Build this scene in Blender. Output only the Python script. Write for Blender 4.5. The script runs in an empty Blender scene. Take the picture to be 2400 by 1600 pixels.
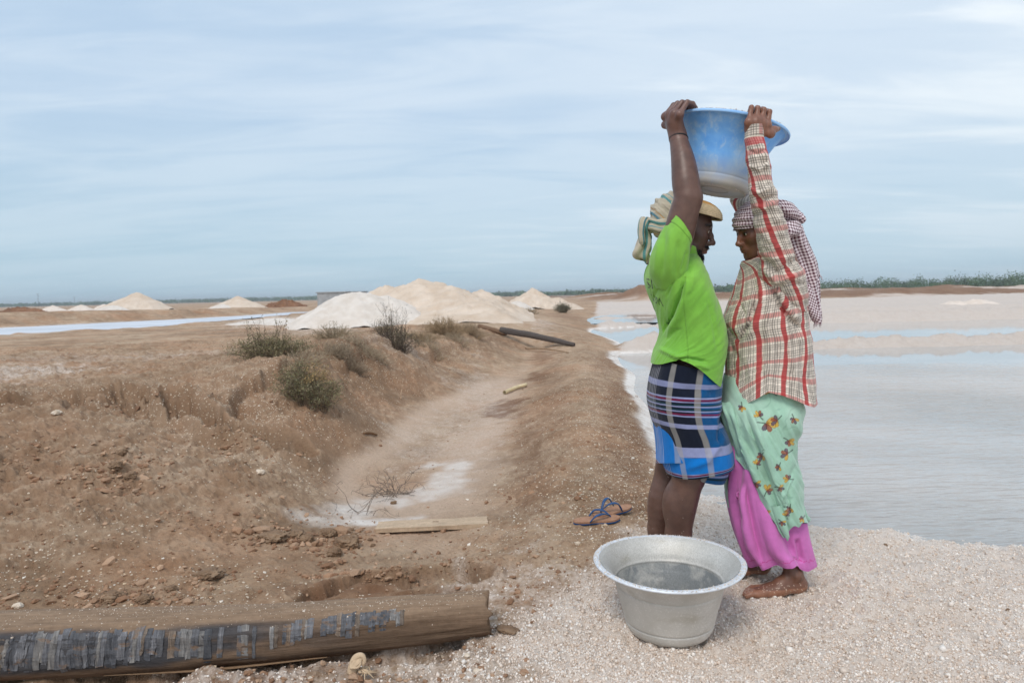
import bpy, math
import numpy as np
from mathutils import Vector, Matrix

SC = bpy.context.scene
COL = SC.collection
R = math.radians

# ------------------------------------------------------------------ camera
F_PX = 1600.0                      # 24 mm lens, in pixels of a 2400 px wide frame
PITCH, ROLL, CAM_H = R(3.897), R(1.29), 1.2
_f = np.array([0, math.cos(PITCH), -math.sin(PITCH)])
_r0 = np.array([1.0, 0, 0])
_u0 = np.array([0, math.sin(PITCH), math.cos(PITCH)])
C_R = math.cos(ROLL) * _r0 - math.sin(ROLL) * _u0
C_U = math.cos(ROLL) * _u0 + math.sin(ROLL) * _r0
C_F = _f
cam_d = bpy.data.cameras.new('camera')
cam = bpy.data.objects.new('camera', cam_d)
COL.objects.link(cam)
cam_d.sensor_width = 36.0
cam_d.lens = 24.0
cam_d.clip_start = 0.05
cam_d.clip_end = 12000
m = Matrix(((C_R[0], C_U[0], -C_F[0], 0), (C_R[1], C_U[1], -C_F[1], 0), (C_R[2], C_U[2], -C_F[2], CAM_H), (0, 0, 0, 1)))
cam.matrix_world = m
cam_d.dof.use_dof = True
cam_d.dof.focus_distance = 2.7
cam_d.dof.aperture_fstop = 6.3
SC.camera = cam


def ray(px, py):
    a = (np.asarray(px, float) - 1200.0) / F_PX
    b = (800.0 - np.asarray(py, float)) / F_PX
    return C_F + a[..., None] * C_R + b[..., None] * C_U


def W(px, py, Y):
    """point at distance Y (world y) seen in direction px, py"""
    d = ray(px, py)
    t = np.asarray(Y, float) / d[..., 1]
    p = d * t[..., None]
    p[..., 2] += CAM_H
    return p


def G(px, py, z=0.0):
    """point at height z seen in direction px, py"""
    d = ray(px, py)
    t = (np.asarray(z, float) - CAM_H) / d[..., 2]
    p = d * t[..., None]
    p[..., 2] += CAM_H
    return p


def proj(P):
    q = np.asarray(P, float) - np.array([0, 0, CAM_H])
    w = q @ C_F
    w = np.where(np.abs(w) < 1e-6, 1e-6, w)
    return 1200 + F_PX * (q @ C_R) / w, 800 - F_PX * (q @ C_U) / w


# ------------------------------------------------------------------ world: thin high cloud over a pale blue sky
SUN_EL, SUN_AZ = R(52), R(205)      # azimuth clockwise from +Y
world = bpy.data.worlds.new('World')
SC.world = world
world.use_nodes = True
nt = world.node_tree
nt.nodes.clear()


def N(nt, t, **kw):
    n = nt.nodes.new(t)
    for k, v in kw.items():
        if k == 'inp':
            for i, val in v.items():
                n.inputs[i].default_value = val
        else:
            setattr(n, k, v)
    return n


def L(nt, a, b):
    nt.links.new(a, b)


def S(r, g, b, a=1.0):
    def c(v):
        v /= 255.0
        return v / 12.92 if v <= 0.04045 else ((v + 0.055) / 1.055) ** 2.4
    return (c(r), c(g), c(b), a)


def ramp(nt, stops, interp='LINEAR'):
    n = nt.nodes.new('ShaderNodeValToRGB')
    cr = n.color_ramp
    cr.interpolation = interp
    while len(cr.elements) < len(stops):
        cr.elements.new(0.5)
    for e, (p, c) in zip(cr.elements, stops):
        e.position = p
        e.color = c if len(c) == 4 else (*c, 1)
    return n


def math_n(nt, op, a, b=None, c=None, clamp=False):
    n = nt.nodes.new('ShaderNodeMath')
    n.operation = op
    n.use_clamp = clamp
    for i, v in enumerate((a, b, c)):
        if v is None:
            continue
        if isinstance(v, (int, float)):
            n.inputs[i].default_value = v
        else:
            nt.links.new(v, n.inputs[i])
    return n.outputs[0]


def mixc(nt, fac, a, b, mode='MIX'):
    n = nt.nodes.new('ShaderNodeMix')
    n.data_type = 'RGBA'
    n.blend_type = mode
    n.clamp_factor = True
    for s, v in ((n.inputs['Factor'], fac), (n.inputs[6], a), (n.inputs[7], b)):
        if isinstance(v, (int, float)):
            s.default_value = v
        elif isinstance(v, tuple):
            s.default_value = v if len(v) == 4 else (*v, 1)
        else:
            nt.links.new(v, s)
    return n.outputs[2]


def build_world():
    out = N(nt, 'ShaderNodeOutputWorld')
    bg = N(nt, 'ShaderNodeBackground')
    bg.inputs['Strength'].default_value = 0.1
    L(nt, bg.outputs[0], out.inputs[0])
    sky = N(nt, 'ShaderNodeTexSky', sky_type='NISHITA', sun_disc=False)
    sky.sun_elevation = SUN_EL
    sky.sun_rotation = SUN_AZ
    sky.air_density = 1.0
    sky.dust_density = 1.5
    sky.ozone_density = 1.0
    geo = N(nt, 'ShaderNodeTexCoord')
    sep = N(nt, 'ShaderNodeSeparateXYZ')
    L(nt, geo.outputs['Generated'], sep.inputs[0])
    x, y, z = sep.outputs
    zc = math_n(nt, 'MAXIMUM', z, 0.0)
    den = math_n(nt, 'ADD', zc, 0.12)
    u = math_n(nt, 'DIVIDE', x, den)
    v = math_n(nt, 'DIVIDE', y, den)
    cmb = N(nt, 'ShaderNodeCombineXYZ')
    L(nt, u, cmb.inputs[0])
    L(nt, v, cmb.inputs[1])

    def cloud(scale, rot, stretch, detail, dist, off, rough=0.55):
        mp = N(nt, 'ShaderNodeMapping')
        mp.inputs['Rotation'].default_value = (0, 0, rot)
        mp.inputs['Scale'].default_value = (scale, scale * stretch, 1)
        mp.inputs['Location'].default_value = (off, off * 0.7, 0)
        L(nt, cmb.outputs[0], mp.inputs[0])
        nz = N(nt, 'ShaderNodeTexNoise')
        nz.inputs['Scale'].default_value = 1.0
        nz.inputs['Detail'].default_value = detail
        nz.inputs['Roughness'].default_value = rough
        nz.inputs['Distortion'].default_value = dist
        L(nt, mp.outputs[0], nz.inputs[0])
        return nz.outputs[0]

    c1 = cloud(0.30, R(30), 1.6, 4, 0.6, 1.3, 0.5)
    c2 = cloud(1.0, R(62), 3.2, 6, 0.6, 4.1, 0.55)
    s = math_n(nt, 'ADD', math_n(nt, 'MULTIPLY', c1, 0.62), math_n(nt, 'MULTIPLY', c2, 0.38))
    # the cover is thicker towards the east
    s = math_n(nt, 'ADD', s, math_n(nt, 'MULTIPLY', x, 0.13))
    mask = ramp(nt, [(0.34, (0, 0, 0)), (0.50, (0.42, 0.42, 0.42)), (0.66, (1, 1, 1))], 'EASE')
    L(nt, s, mask.inputs[0])
    # veil: the pale blue-grey cover the whole sky carries, a little deeper towards the horizon haze
    veil = ramp(nt, [(0.0, S(172, 203, 222)), (0.10, S(178, 204, 222)), (0.25, S(184, 207, 229)), (0.5, S(190, 212, 234)), (1.0, S(182, 206, 234))])
    L(nt, zc, veil.inputs[0])
    lit = ramp(nt, [(0.0, S(188, 209, 222)), (0.12, S(212, 225, 235)), (0.35, S(240, 246, 250)), (1.0, S(236, 243, 249))])
    L(nt, zc, lit.inputs[0])
    cl = mixc(nt, mask.outputs[0], veil.outputs[0], lit.outputs[0])
    cl10 = mixc(nt, 1.0, cl, (10.0, 10.0, 10.0, 1), 'MULTIPLY')
    cov = math_n(nt, 'ADD', math_n(nt, 'MULTIPLY', mask.outputs[0], 0.12), 0.85, clamp=True)
    fin = mixc(nt, cov, sky.outputs[0], cl10)
    L(nt, fin, bg.inputs[0])


build_world()

# ------------------------------------------------------------------ sun behind thin cloud
sl = bpy.data.lights.new('sun', 'SUN')
sl.energy = 1.5
sl.angle = R(20)
sl.color = (1.0, 0.94, 0.86)
sun = bpy.data.objects.new('sun', sl)
COL.objects.link(sun)
sd = Vector((math.sin(SUN_AZ) * math.cos(SUN_EL), math.cos(SUN_AZ) * math.cos(SUN_EL), math.sin(SUN_EL)))
sun.rotation_euler = sd.to_track_quat('Z', 'Y').to_euler()

SC.view_settings.view_transform = 'Standard'
SC.view_settings.look = 'None'
SC.view_settings.exposure = 0.2
SC.view_settings.gamma = 1.0
SC.view_settings.use_curve_mapping = False
SC.render.engine = 'CYCLES'
SC.cycles.max_bounces = 6
SC.cycles.use_denoising = True


# ------------------------------------------------------------------ noise
def _hash(ix, iy, iz, seed):
    h = ix.astype(np.int32).view(np.uint32) * np.uint32(374761393) + iy.astype(np.int32).view(np.uint32) * np.uint32(668265263)
    if iz is not None:
        h = h + iz.astype(np.int32).view(np.uint32) * np.uint32(2246822519)
    h = h + np.uint32(seed * 974634533 & 0xFFFFFFFF)
    h ^= h >> np.uint32(13)
    h *= np.uint32(1274126177)
    h ^= h >> np.uint32(16)
    h *= np.uint32(2246822519)
    h ^= h >> np.uint32(13)
    return (h & np.uint32(0xFFFFFF)).astype(np.float32) * np.float32(1 / 16777215)


def vn2(x, y, seed=0):
    x, y = np.broadcast_arrays(np.asarray(x, np.float64), np.asarray(y, np.float64))
    ix = np.floor(x)
    iy = np.floor(y)
    fx = (x - ix).astype(np.float32)
    fy = (y - iy).astype(np.float32)
    fx = fx * fx * (3 - 2 * fx)
    fy = fy * fy * (3 - 2 * fy)
    a = _hash(ix, iy, None, seed)
    b = _hash(ix + 1, iy, None, seed)
    c = _hash(ix, iy + 1, None, seed)
    d = _hash(ix + 1, iy + 1, None, seed)
    return (a + (b - a) * fx) * (1 - fy) + (c + (d - c) * fx) * fy


def vn3(x, y, zz, seed=0):
    x, y, zz = np.broadcast_arrays(np.asarray(x, float), np.asarray(y, float), np.asarray(zz, float))
    ix, iy, iz = np.floor(x), np.floor(y), np.floor(zz)
    fx, fy, fz = x - ix, y - iy, zz - iz
    fx, fy, fz = (f * f * (3 - 2 * f) for f in (fx, fy, fz))
    r = 0
    for dz in (0, 1):
        wz = fz if dz else 1 - fz
        for dy in (0, 1):
            wy = fy if dy else 1 - fy
            for dx in (0, 1):
                wx = fx if dx else 1 - fx
                r = r + _hash(ix + dx, iy + dy, iz + dz, seed) * wx * wy * wz
    return r


def fb2(x, y, o=4, seed=0, gain=0.5, lac=2.03):
    """fractal noise, about -1..1"""
    r = 0
    a = 1.0
    t = 0
    for i in range(o):
        r = r + a * (vn2(x, y, seed + i * 17) * 2 - 1)
        t += a
        a *= gain
        x = x * lac + 13.7
        y = y * lac - 5.3
    return r / t * 1.5


def fb3(x, y, z, o=3, seed=0, gain=0.5):
    r = 0
    a = 1.0
    t = 0
    for i in range(o):
        r = r + a * (vn3(x, y, z, seed + i * 17) * 2 - 1)
        t += a
        a *= gain
        x, y, z = x * 2.03 + 3.1, y * 2.03 - 7.7, z * 2.03 + 1.9
    return r / t * 1.5


def sstep(a, b, x):
    t = np.clip((np.asarray(x, float) - a) / (b - a), 0, 1)
    return t * t * (3 - 2 * t)


# ------------------------------------------------------------------ objects and meshes
def link(o, parent=None):
    COL.objects.link(o)
    if parent is not None:
        o.parent = parent
    return o


def tag(o, label=None, cat=None, group=None, kind=None):
    if label:
        o['label'] = label
    if cat:
        o['category'] = cat
    if group:
        o['group'] = group
    if kind:
        o['kind'] = kind
    return o


def empty(name, loc=(0, 0, 0), rot=(0, 0, 0)):
    o = bpy.data.objects.new(name, None)
    o.empty_display_size = 0.1
    o.location = loc
    o.rotation_euler = rot
    return link(o)


def raw_mesh(name, V, F, smooth=True):
    """V (n,3); F (m,3|4) array, or a list of such arrays"""
    V = np.asarray(V, np.float32)
    Fs = F if isinstance(F, list) else [F]
    Fs = [np.asarray(f, np.int32) for f in Fs if len(f)]
    me = bpy.data.meshes.new(name)
    me.vertices.add(len(V))
    me.vertices.foreach_set('co', V.ravel())
    nl = sum(f.size for f in Fs)
    npoly = sum(len(f) for f in Fs)
    me.loops.add(nl)
    me.loops.foreach_set('vertex_index', np.concatenate([f.ravel() for f in Fs]))
    me.polygons.add(npoly)
    tot = np.concatenate([np.full(len(f), f.shape[1], np.int32) for f in Fs])
    st = np.concatenate([[0], np.cumsum(tot)[:-1]]).astype(np.int32)
    me.polygons.foreach_set('loop_start', st)
    me.polygons.foreach_set('loop_total', tot)
    me.polygons.foreach_set('use_smooth', np.full(npoly, smooth, bool))
    me.update(calc_edges=True)
    return me


def mobj(name, V, F, mat, parent=None, smooth=True, col=None, attrs=None):
    me = raw_mesh(name, V, F, smooth)
    if mat is not None:
        me.materials.append(mat)
    if col is not None:
        add_col(me, col)
    for k, a in (attrs or {}).items():
        at = me.attributes.new(k, 'FLOAT', 'POINT')
        at.data.foreach_set('value', np.asarray(a, np.float32))
    return link(bpy.data.objects.new(name, me), parent)


def add_col(me, col, name='Col'):
    col = np.asarray(col, np.float32)
    if col.shape[1] == 3:
        col = np.concatenate([col, np.ones((len(col), 1), np.float32)], 1)
    at = me.color_attributes.new(name, 'FLOAT_COLOR', 'POINT')
    at.data.foreach_set('color', col.ravel())


def gridF(nr, nc, wrap=False):
    i = np.arange(nr - 1)[:, None]
    j = np.arange(nc if wrap else nc - 1)[None, :]
    j2 = (j + 1) % nc
    a = i * nc + j
    b = i * nc + j2
    c = (i + 1) * nc + j2
    d = (i + 1) * nc + j
    return np.stack(np.broadcast_arrays(a, b, c, d), -1).reshape(-1, 4)


class MB:
    """collects pieces of one mesh"""

    def __init__(self):
        self.V, self.F, self.C, self.n = [], {}, [], 0

    def add(self, V, F, col=None):
        V = np.asarray(V, float).reshape(-1, 3)
        for f in (F if isinstance(F, list) else [F]):
            f = np.asarray(f, int)
            if len(f):
                self.F.setdefault(f.shape[1], []).append(f + self.n)
        self.V.append(V)
        if col is not None:
            self.C.append(np.broadcast_to(np.asarray(col, float), (len(V), 3)))
        self.n += len(V)
        return self

    def build(self, name, mat, parent=None, smooth=True, noise=None):
        V = np.concatenate(self.V)
        F = [np.concatenate(v) for v in self.F.values()]
        C = np.concatenate(self.C) if self.C else None
        return mobj(name, V, F, mat, parent, smooth, C)


def frames(P, up=(0, 0, 1)):
    P = np.asarray(P, float)
    T = np.gradient(P, axis=0)
    T /= np.linalg.norm(T, axis=1, keepdims=True) + 1e-12
    up = np.asarray(up, float)
    A = np.cross(T, up)
    bad = np.linalg.norm(A, axis=1) < 1e-3
    A[bad] = np.cross(T[bad], [1, 0.2, 0])
    A /= np.linalg.norm(A, axis=1, keepdims=True)
    B = np.cross(A, T)
    return T, A, B


def tubeVF(P, r, n=8, cap=True, up=(0, 0, 1), flat=1.0):
    P = np.asarray(P, float)
    k = len(P)
    r = np.broadcast_to(np.asarray(r, float), (k,))
    T, A, B = frames(P, up)
    th = np.linspace(0, 2 * np.pi, n, endpoint=False)
    V = P[:, None] + r[:, None, None] * (np.cos(th)[None, :, None] * A[:, None] + flat * np.sin(th)[None, :, None] * B[:, None])
    F = [gridF(k, n, True)]
    V = V.reshape(-1, 3)
    if cap:
        V = np.concatenate([V, P[:1], P[-1:]])
        j = np.arange(n)
        F.append(np.stack([(j + 1) % n, j, np.full(n, k * n)], 1))
        b = (k - 1) * n
        F.append(np.stack([b + j, b + (j + 1) % n, np.full(n, k * n + 1)], 1))
    return V, F


def spline(P, n):
    """smooth curve through the points P, n samples"""
    P = np.asarray(P, float)
    if len(P) == 2:
        t = np.linspace(0, 1, n)[:, None]
        return P[0] * (1 - t) + P[1] * t
    Q = np.concatenate([[2 * P[0] - P[1]], P, [2 * P[-1] - P[-2]]])
    k = len(P) - 1
    t = np.linspace(0, k, n)
    i = np.minimum(t.astype(int), k - 1)
    f = (t - i)[:, None]
    a, b, c, d = Q[i], Q[i + 1], Q[i + 2], Q[i + 3]
    return 0.5 * (2 * b + (c - a) * f + (2 * a - 5 * b + 4 * c - d) * f ** 2 + (3 * b - a - 3 * c + d) * f ** 3)


def lin(P, n):
    P = np.asarray(P, float)
    t = np.linspace(0, len(P) - 1, n)
    return np.stack([np.interp(t, np.arange(len(P)), P[:, i]) for i in range(P.shape[1])], 1)


def boxVF(c, s, rot=None):
    v = np.array([[x, y, z] for x in (-.5, .5) for y in (-.5, .5) for z in (-.5, .5)]) * np.asarray(s)
    if rot is not None:
        v = v @ np.asarray(rot).T
    f = [[0, 1, 3, 2], [4, 6, 7, 5], [0, 4, 5, 1], [2, 3, 7, 6], [0, 2, 6, 4], [1, 5, 7, 3]]
    return v + np.asarray(c), np.array(f)


_t = (1 + 5 ** .5) / 2
ICO_V = np.array([[-1, _t, 0], [1, _t, 0], [-1, -_t, 0], [1, -_t, 0], [0, -1, _t], [0, 1, _t], [0, -1, -_t], [0, 1, -_t], [_t, 0, -1], [_t, 0, 1], [-_t, 0, -1], [-_t, 0, 1]]) / math.hypot(1, _t)
ICO_F = np.array([[0, 11, 5], [0, 5, 1], [0, 1, 7], [0, 7, 10], [0, 10, 11], [1, 5, 9], [5, 11, 4], [11, 10, 2], [10, 7, 6], [7, 1, 8], [3, 9, 4], [3, 4, 2], [3, 2, 6], [3, 6, 8], [3, 8, 9], [4, 9, 5], [2, 4, 11], [6, 2, 10], [8, 6, 7], [9, 8, 1]])
OCT_V = np.array([[1, 0, 0], [-1, 0, 0], [0, 1, 0], [0, -1, 0], [0, 0, 1], [0, 0, -1]], float)
OCT_F = np.array([[0, 2, 4], [2, 1, 4], [1, 3, 4], [3, 0, 4], [2, 0, 5], [1, 2, 5], [3, 1, 5], [0, 3, 5]])


def ico(sub=2):
    V, F = ICO_V.copy(), ICO_F.copy()
    for _ in range(sub):
        cache, V, nf = {}, list(map(tuple, V)), []

        def mid(a, b):
            k = (min(a, b), max(a, b))
            if k not in cache:
                p = (np.array(V[a]) + np.array(V[b])) / 2
                V.append(tuple(p / np.linalg.norm(p)))
                cache[k] = len(V) - 1
            return cache[k]
        for a, b, c in F:
            ab, bc, ca = mid(a, b), mid(b, c), mid(c, a)
            nf += [[a, ab, ca], [b, bc, ab], [c, ca, bc], [ab, bc, ca]]
        V, F = np.array(V), np.array(nf)
    return V, F


ICO2, ICO3 = ico(2), ico(3)
_rng = np.random.default_rng(7)


def scatter(baseV, baseF, P, scale, rng, flat=None, jitter=0.25):
    """many turned and scaled copies of a small base shape, as arrays"""
    n = len(P)
    k = len(baseV)
    q = rng.normal(size=(n, 4))
    q /= np.linalg.norm(q, axis=1, keepdims=True)
    w, x, y, z = q.T
    M = np.stack([1 - 2 * (y * y + z * z), 2 * (x * y - z * w), 2 * (x * z + y * w), 2 * (x * y + z * w), 1 - 2 * (x * x + z * z), 2 * (y * z - x * w), 2 * (x * z - y * w), 2 * (y * z + x * w), 1 - 2 * (x * x + y * y)], 1).reshape(n, 3, 3)
    B = baseV[None] * (1 + jitter * rng.normal(size=(n, k, 1)))
    B = B * (rng.uniform(0.6, 1.3, size=(n, 1, 3)))
    Vv = np.einsum('nij,nkj->nki', M, B)
    if flat is not None:
        Vv[:, :, 2] *= flat
    Vv = Vv * np.asarray(scale).reshape(-1, 1, 1) + P[:, None]
    F = (baseF[None] + (np.arange(n) * k)[:, None, None]).reshape(-1, baseF.shape[1])
    return Vv.reshape(-1, 3), F


# ------------------------------------------------------------------ materials
def new_mat(name):
    mt = bpy.data.materials.new(name)
    mt.use_nodes = True
    nt = mt.node_tree
    bs = nt.nodes['Principled BSDF']
    return mt, nt, bs


def tex_noise(nt, scale, detail=4, rough=0.55, coord=None, dist=0.0, sc3=None):
    if coord is None:
        coord = nt.nodes.new('ShaderNodeTexCoord').outputs['Object']
    if sc3 is not None:
        mp = nt.nodes.new('ShaderNodeMapping')
        mp.inputs['Scale'].default_value = sc3
        nt.links.new(coord, mp.inputs[0])
        coord = mp.outputs[0]
    n = nt.nodes.new('ShaderNodeTexNoise')
    n.inputs['Scale'].default_value = scale
    n.inputs['Detail'].default_value = detail
    n.inputs['Roughness'].default_value = rough
    n.inputs['Distortion'].default_value = dist
    nt.links.new(coord, n.inputs[0])
    return n.outputs[0]


def bump(nt, bs, h, strength=0.5, dist=0.01, prev=None):
    b = nt.nodes.new('ShaderNodeBump')
    b.inputs['Strength'].default_value = strength
    b.inputs['Distance'].default_value = dist
    nt.links.new(h, b.inputs['Height'])
    if prev is not None:
        nt.links.new(prev, b.inputs['Normal'])
    if bs is not None:
        nt.links.new(b.outputs[0], bs.inputs['Normal'])
    return b.outputs[0]


def simple_mat(name, c1, c2, scale=8, rough=0.8, bump_s=0.3, bump_d=0.01, bscale=None, sc3=None, spec=0.3, metal=0.0, detail=5):
    mt, nt, bs = new_mat(name)
    f = tex_noise(nt, scale, detail, sc3=sc3)
    rp = ramp(nt, [(0.3, c1), (0.7, c2)])
    nt.links.new(f, rp.inputs[0])
    nt.links.new(rp.outputs[0], bs.inputs['Base Color'])
    bs.inputs['Roughness'].default_value = rough
    bs.inputs['Specular IOR Level'].default_value = spec
    bs.inputs['Metallic'].default_value = metal
    if bump_s:
        bump(nt, bs, tex_noise(nt, bscale or scale * 3, 5, sc3=sc3), bump_s, bump_d)
    return mt


def col_mat(name, rough=0.85, spec=0.2, var=0.15, vscale=60, bump_s=0.2, bump_d=0.003, bscale=300, sheen=0.0, two=True, sss=0.0):
    """material that takes its base colour from the mesh's own colour attribute, with fine variation"""
    mt, nt, bs = new_mat(name)
    a = nt.nodes.new('ShaderNodeAttribute')
    a.attribute_name = 'Col'
    f = tex_noise(nt, vscale, 4)
    rp = ramp(nt, [(0.25, (1 - var,) * 3), (0.75, (1 + var * 0.6,) * 3)])
    nt.links.new(f, rp.inputs[0])
    c = mixc(nt, 1.0, a.outputs['Color'], rp.outputs[0], 'MULTIPLY')
    nt.links.new(c, bs.inputs['Base Color'])
    bs.inputs['Roughness'].default_value = rough
    bs.inputs['Specular IOR Level'].default_value = spec
    if sheen:
        bs.inputs['Sheen Weight'].default_value = sheen
    if bump_s:
        bump(nt, bs, tex_noise(nt, bscale, 3), bump_s, bump_d)
    return mt

# ================================================================== terrain
XF_Y = np.array([8, 20, 27.5, 30.6, 35, 41.3, 60])      # far edge of the left canal: x as a function of y
XF_X = np.array([-21, -21, -20.6, -19.3, -17.1, -15.7, -15.2])
XN_Y = np.array([8, 19.1, 21.3, 22.2, 26.5, 30.8, 39, 60.0])
XN_X = np.array([-13.5, -14.3, -14.9, -13.3, -12.5, -12.2, -12.4, -13.5])

_cp = []


def cp(*rows):
    for a in rows:
        p = G(a[0], a[1], a[2])
        _cp.append((p[0], p[1], a[2]))


cp((1300, 1595, 0), (1600, 1595, 0), (1900, 1595, 0), (2380, 1595, .02), (0, 1598, 0), (400, 1598, 0), (800, 1598, 0),
   (1250, 1450, 0), (1500, 1530, 0), (1900, 1450, 0), (2380, 1450, .02),
   (1845, 1404, -.02), (1567, 1500, -.015), (1567, 1390, -.008), (1750, 1400, -.015), (1590, 1350, .0), (760, 842, .58), (830, 812, .60), (900, 798, .58),
   (1250, 1300, .01), (1350, 1250, .04), (1500, 1250, .05), (1640, 1250, .01), (1800, 1350, 0), (2100, 1330, -.01), (2380, 1340, -.03),
   (1655, 1160, -.125), (1730, 1190, -.125), (1900, 1222, -.125), (2100, 1252, -.125), (2250, 1268, -.125), (2390, 1278, -.125),
   (2000, 1150, -.26), (2300, 1180, -.26), (1800, 1100, -.26), (2300, 900, -.3), (1900, 900, -.3),
   (1590, 1110, -.125), (1530, 1000, -.125), (1490, 920, -.125), (1463, 860, -.125), (1452, 832, -.125),
   (1640, 1060, -.25), (1580, 950, -.28), (1530, 870, -.28),
   (1480, 1150, .05), (1420, 1000, .08), (1400, 900, .10), (1390, 840, .11),
   (1300, 1120, .05), (1320, 1000, .08), (1340, 900, .10), (1350, 830, .11),
   (1230, 1080, -.06), (1200, 1180, -.06), (1290, 900, -.01), (1240, 980, -.06),
   (1000, 1190, -.13), (860, 1210, -.12), (1050, 1090, -.15), (1130, 1000, -.15), (1180, 930, -.14), (1240, 860, -.10), (1270, 815, -.05),
   (1000, 1270, -.09), (850, 1330, -.04), (1000, 1370, -.03), (1120, 1350, -.02),
   (700, 1230, -.04), (740, 1140, -.06), (800, 1060, -.06), (900, 980, -.04), (1000, 910, 0), (1090, 860, .04), (1180, 820, .08),
   (600, 1090, .12), (700, 1000, .17), (820, 920, .22), (900, 870, .28), (1000, 830, .28),
   (0, 1370, .05), (400, 1360, .03), (0, 1240, .13), (300, 1230, .11), (0, 1120, .24), (250, 1100, .24), (450, 1120, .15), (550, 1200, .03),
   (0, 1000, .37), (250, 1000, .34), (0, 930, .43), (200, 918, .43), (400, 905, .43), (430, 970, .31), (540, 1000, .2),
   (560, 890, .47), (700, 855, .50), (860, 805, .50), (980, 790, .50), (1100, 775, .50), (640, 940, .33), (760, 880, .38),
   (100, 850, .40), (400, 840, .40), (560, 830, .44), (0, 800, .37), (300, 790, .36), (600, 780, .37), (800, 780, .40), (950, 772, .42), (1090, 768, .42),
   (1300, 800, .10), (1340, 750, .12), (1375, 722, .12), (1230, 775, .28), (1250, 745, .36), (1150, 760, .45), (1200, 740, .42),
   (1430, 790, -.28), (1450, 762, -.24), (1405, 785, -.12), (1398, 772, -.12), (1392, 745, -.05))
_cp += [(-30, 45, .4), (-12, 45, .4), (-40, 100, .55), (-10, 100, .55), (0, 60, .45), (0, 120, .5), (60, 150, .3), (20, 60, .02), (30, 35, 0), (12, 33, 0), (30, 22, -.3), (15, 20, -.3),
        (20, 8, -.3), (12, 5, -.3), (5, 2.4, .02), (8, 2.6, .02), (14, 2.8, .02), (6, 2, .03), (5, 0, .0), (-6, 2, .12), (-8, 5, .35), (-20, 10, .38), (0, 0.5, 0), (2, .7, 0), (-2, .7, 0), (0, -3, 0), (5, -5, 0), (-5, -5, .1), (-25, 25, .38)]
_cp = np.array(_cp)


def _warp(x, y):
    r = np.hypot(x, y) + 0.05
    th = np.arctan2(x, y)
    return th * 3.5, np.log(r + 0.3) * 1.8


def _tps_fit(u, v, z, reg=0.0004):
    n = len(u)
    d2 = (u[:, None] - u[None]) ** 2 + (v[:, None] - v[None]) ** 2
    K = 0.5 * d2 * np.log(d2 + 1e-12)
    Pm = np.stack([np.ones(n), u, v], 1)
    A = np.zeros((n + 3, n + 3))
    A[:n, :n] = K + reg * np.eye(n)
    A[:n, n:] = Pm
    A[n:, :n] = Pm.T
    return np.linalg.solve(A, np.concatenate([z, np.zeros(3)]))


_cu, _cv = _warp(_cp[:, 0], _cp[:, 1])
_cw = _tps_fit(_cu, _cv, _cp[:, 2])


def _tps(x, y):
    u, v = _warp(x, y)
    z = _cw[-3] + _cw[-2] * u + _cw[-1] * v
    for a, b, w in zip(_cu, _cv, _cw[:-3]):
        d2 = (u - a) ** 2 + (v - b) ** 2
        z = z + w * 0.5 * d2 * np.log(d2 + 1e-12)
    return z


def seg_dist(x, y, poly):
    """distance to a polyline, the arc position of the nearest point, and the side"""
    best = np.full(np.shape(x), 1e9)
    arc = np.zeros(np.shape(x))
    side = np.zeros(np.shape(x))
    acc = 0.0
    for (ax, ay), (bx, by) in zip(poly[:-1], poly[1:]):
        dx, dy = bx - ax, by - ay
        ln = math.hypot(dx, dy) + 1e-9
        t = np.clip(((x - ax) * dx + (y - ay) * dy) / ln ** 2, 0, 1)
        d = np.hypot(x - ax - t * dx, y - ay - t * dy)
        s = np.sign((x - ax) * dy - (y - ay) * dx)
        m = d < best
        best = np.where(m, d, best)
        arc = np.where(m, acc + t * ln, arc)
        side = np.where(m, s, side)
        acc += ln
    return best, arc, side


def gpoly(rows):
    return [tuple(G(a, b, c)[:2]) for a, b, c in rows]


# lip of the eroded bank, left to right, seen from the channel
LIP = gpoly([(-150, 950, .42), (0, 940, .42), (120, 925, .42), (260, 912, .43), (300, 925, .41), (350, 958, .36), (470, 962, .34), (500, 985, .3), (560, 900, .45), (650, 880, .47), (720, 842, .5), (760, 850, .48), (830, 838, .48), (880, 812, .5), (980, 800, .5), (1080, 785, .5)])
GULLY = [(gpoly([(285, 912, .43), (330, 940, .38), (362, 960, .33)]), .17, .13),
         (gpoly([(410, 925, .42), (440, 950, .36), (480, 968, .33), (520, 1000, .24), (590, 1025, .17), (680, 1055, .08)]), .16, .28),
         (gpoly([(500, 985, .28), (540, 1010, .22)]), .14, .24),
         (gpoly([(720, 860, .46), (740, 885, .38)]), .14, .12),
         (gpoly([(120, 1612, 0), (450, 1562, 0), (760, 1532, 0), (1060, 1502, 0)]), .10, .05),
         (gpoly([(170, 935, .40), (195, 965, .36)]), .10, .07)]
HOLES = [(gpoly([(745, 1395, -.03), (830, 1368, -.03), (900, 1362, -.03), (960, 1375, -.03)]), .09, .07),
         (gpoly([(1000, 1352, -.03), (1060, 1345, -.03), (1100, 1352, -.03)]), .11, .10),
         (gpoly([(960, 1302, -.07), (1000, 1298, -.07)]), .035, .018)]
RIM_Y1, RIM_Y2 = 15.1, 25.9


def xb(y):
    """left edge of the salt ponds"""
    return np.interp(y, [2.5, 3.2, 4.8, 6.4, 9.8, 14.3, 20, 24, 37, 60, 90], [.9, .85, 1.15, 1.3, 1.75, 2.3, 2.75, 2.95, 4.5, 7.5, 11])


def part(x, y, mask, fn):
    """fn evaluated only where mask holds, 0 elsewhere"""
    r = np.zeros(np.shape(x))
    if mask.any():
        r[mask] = fn(x[mask], y[mask])
    return r


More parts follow.
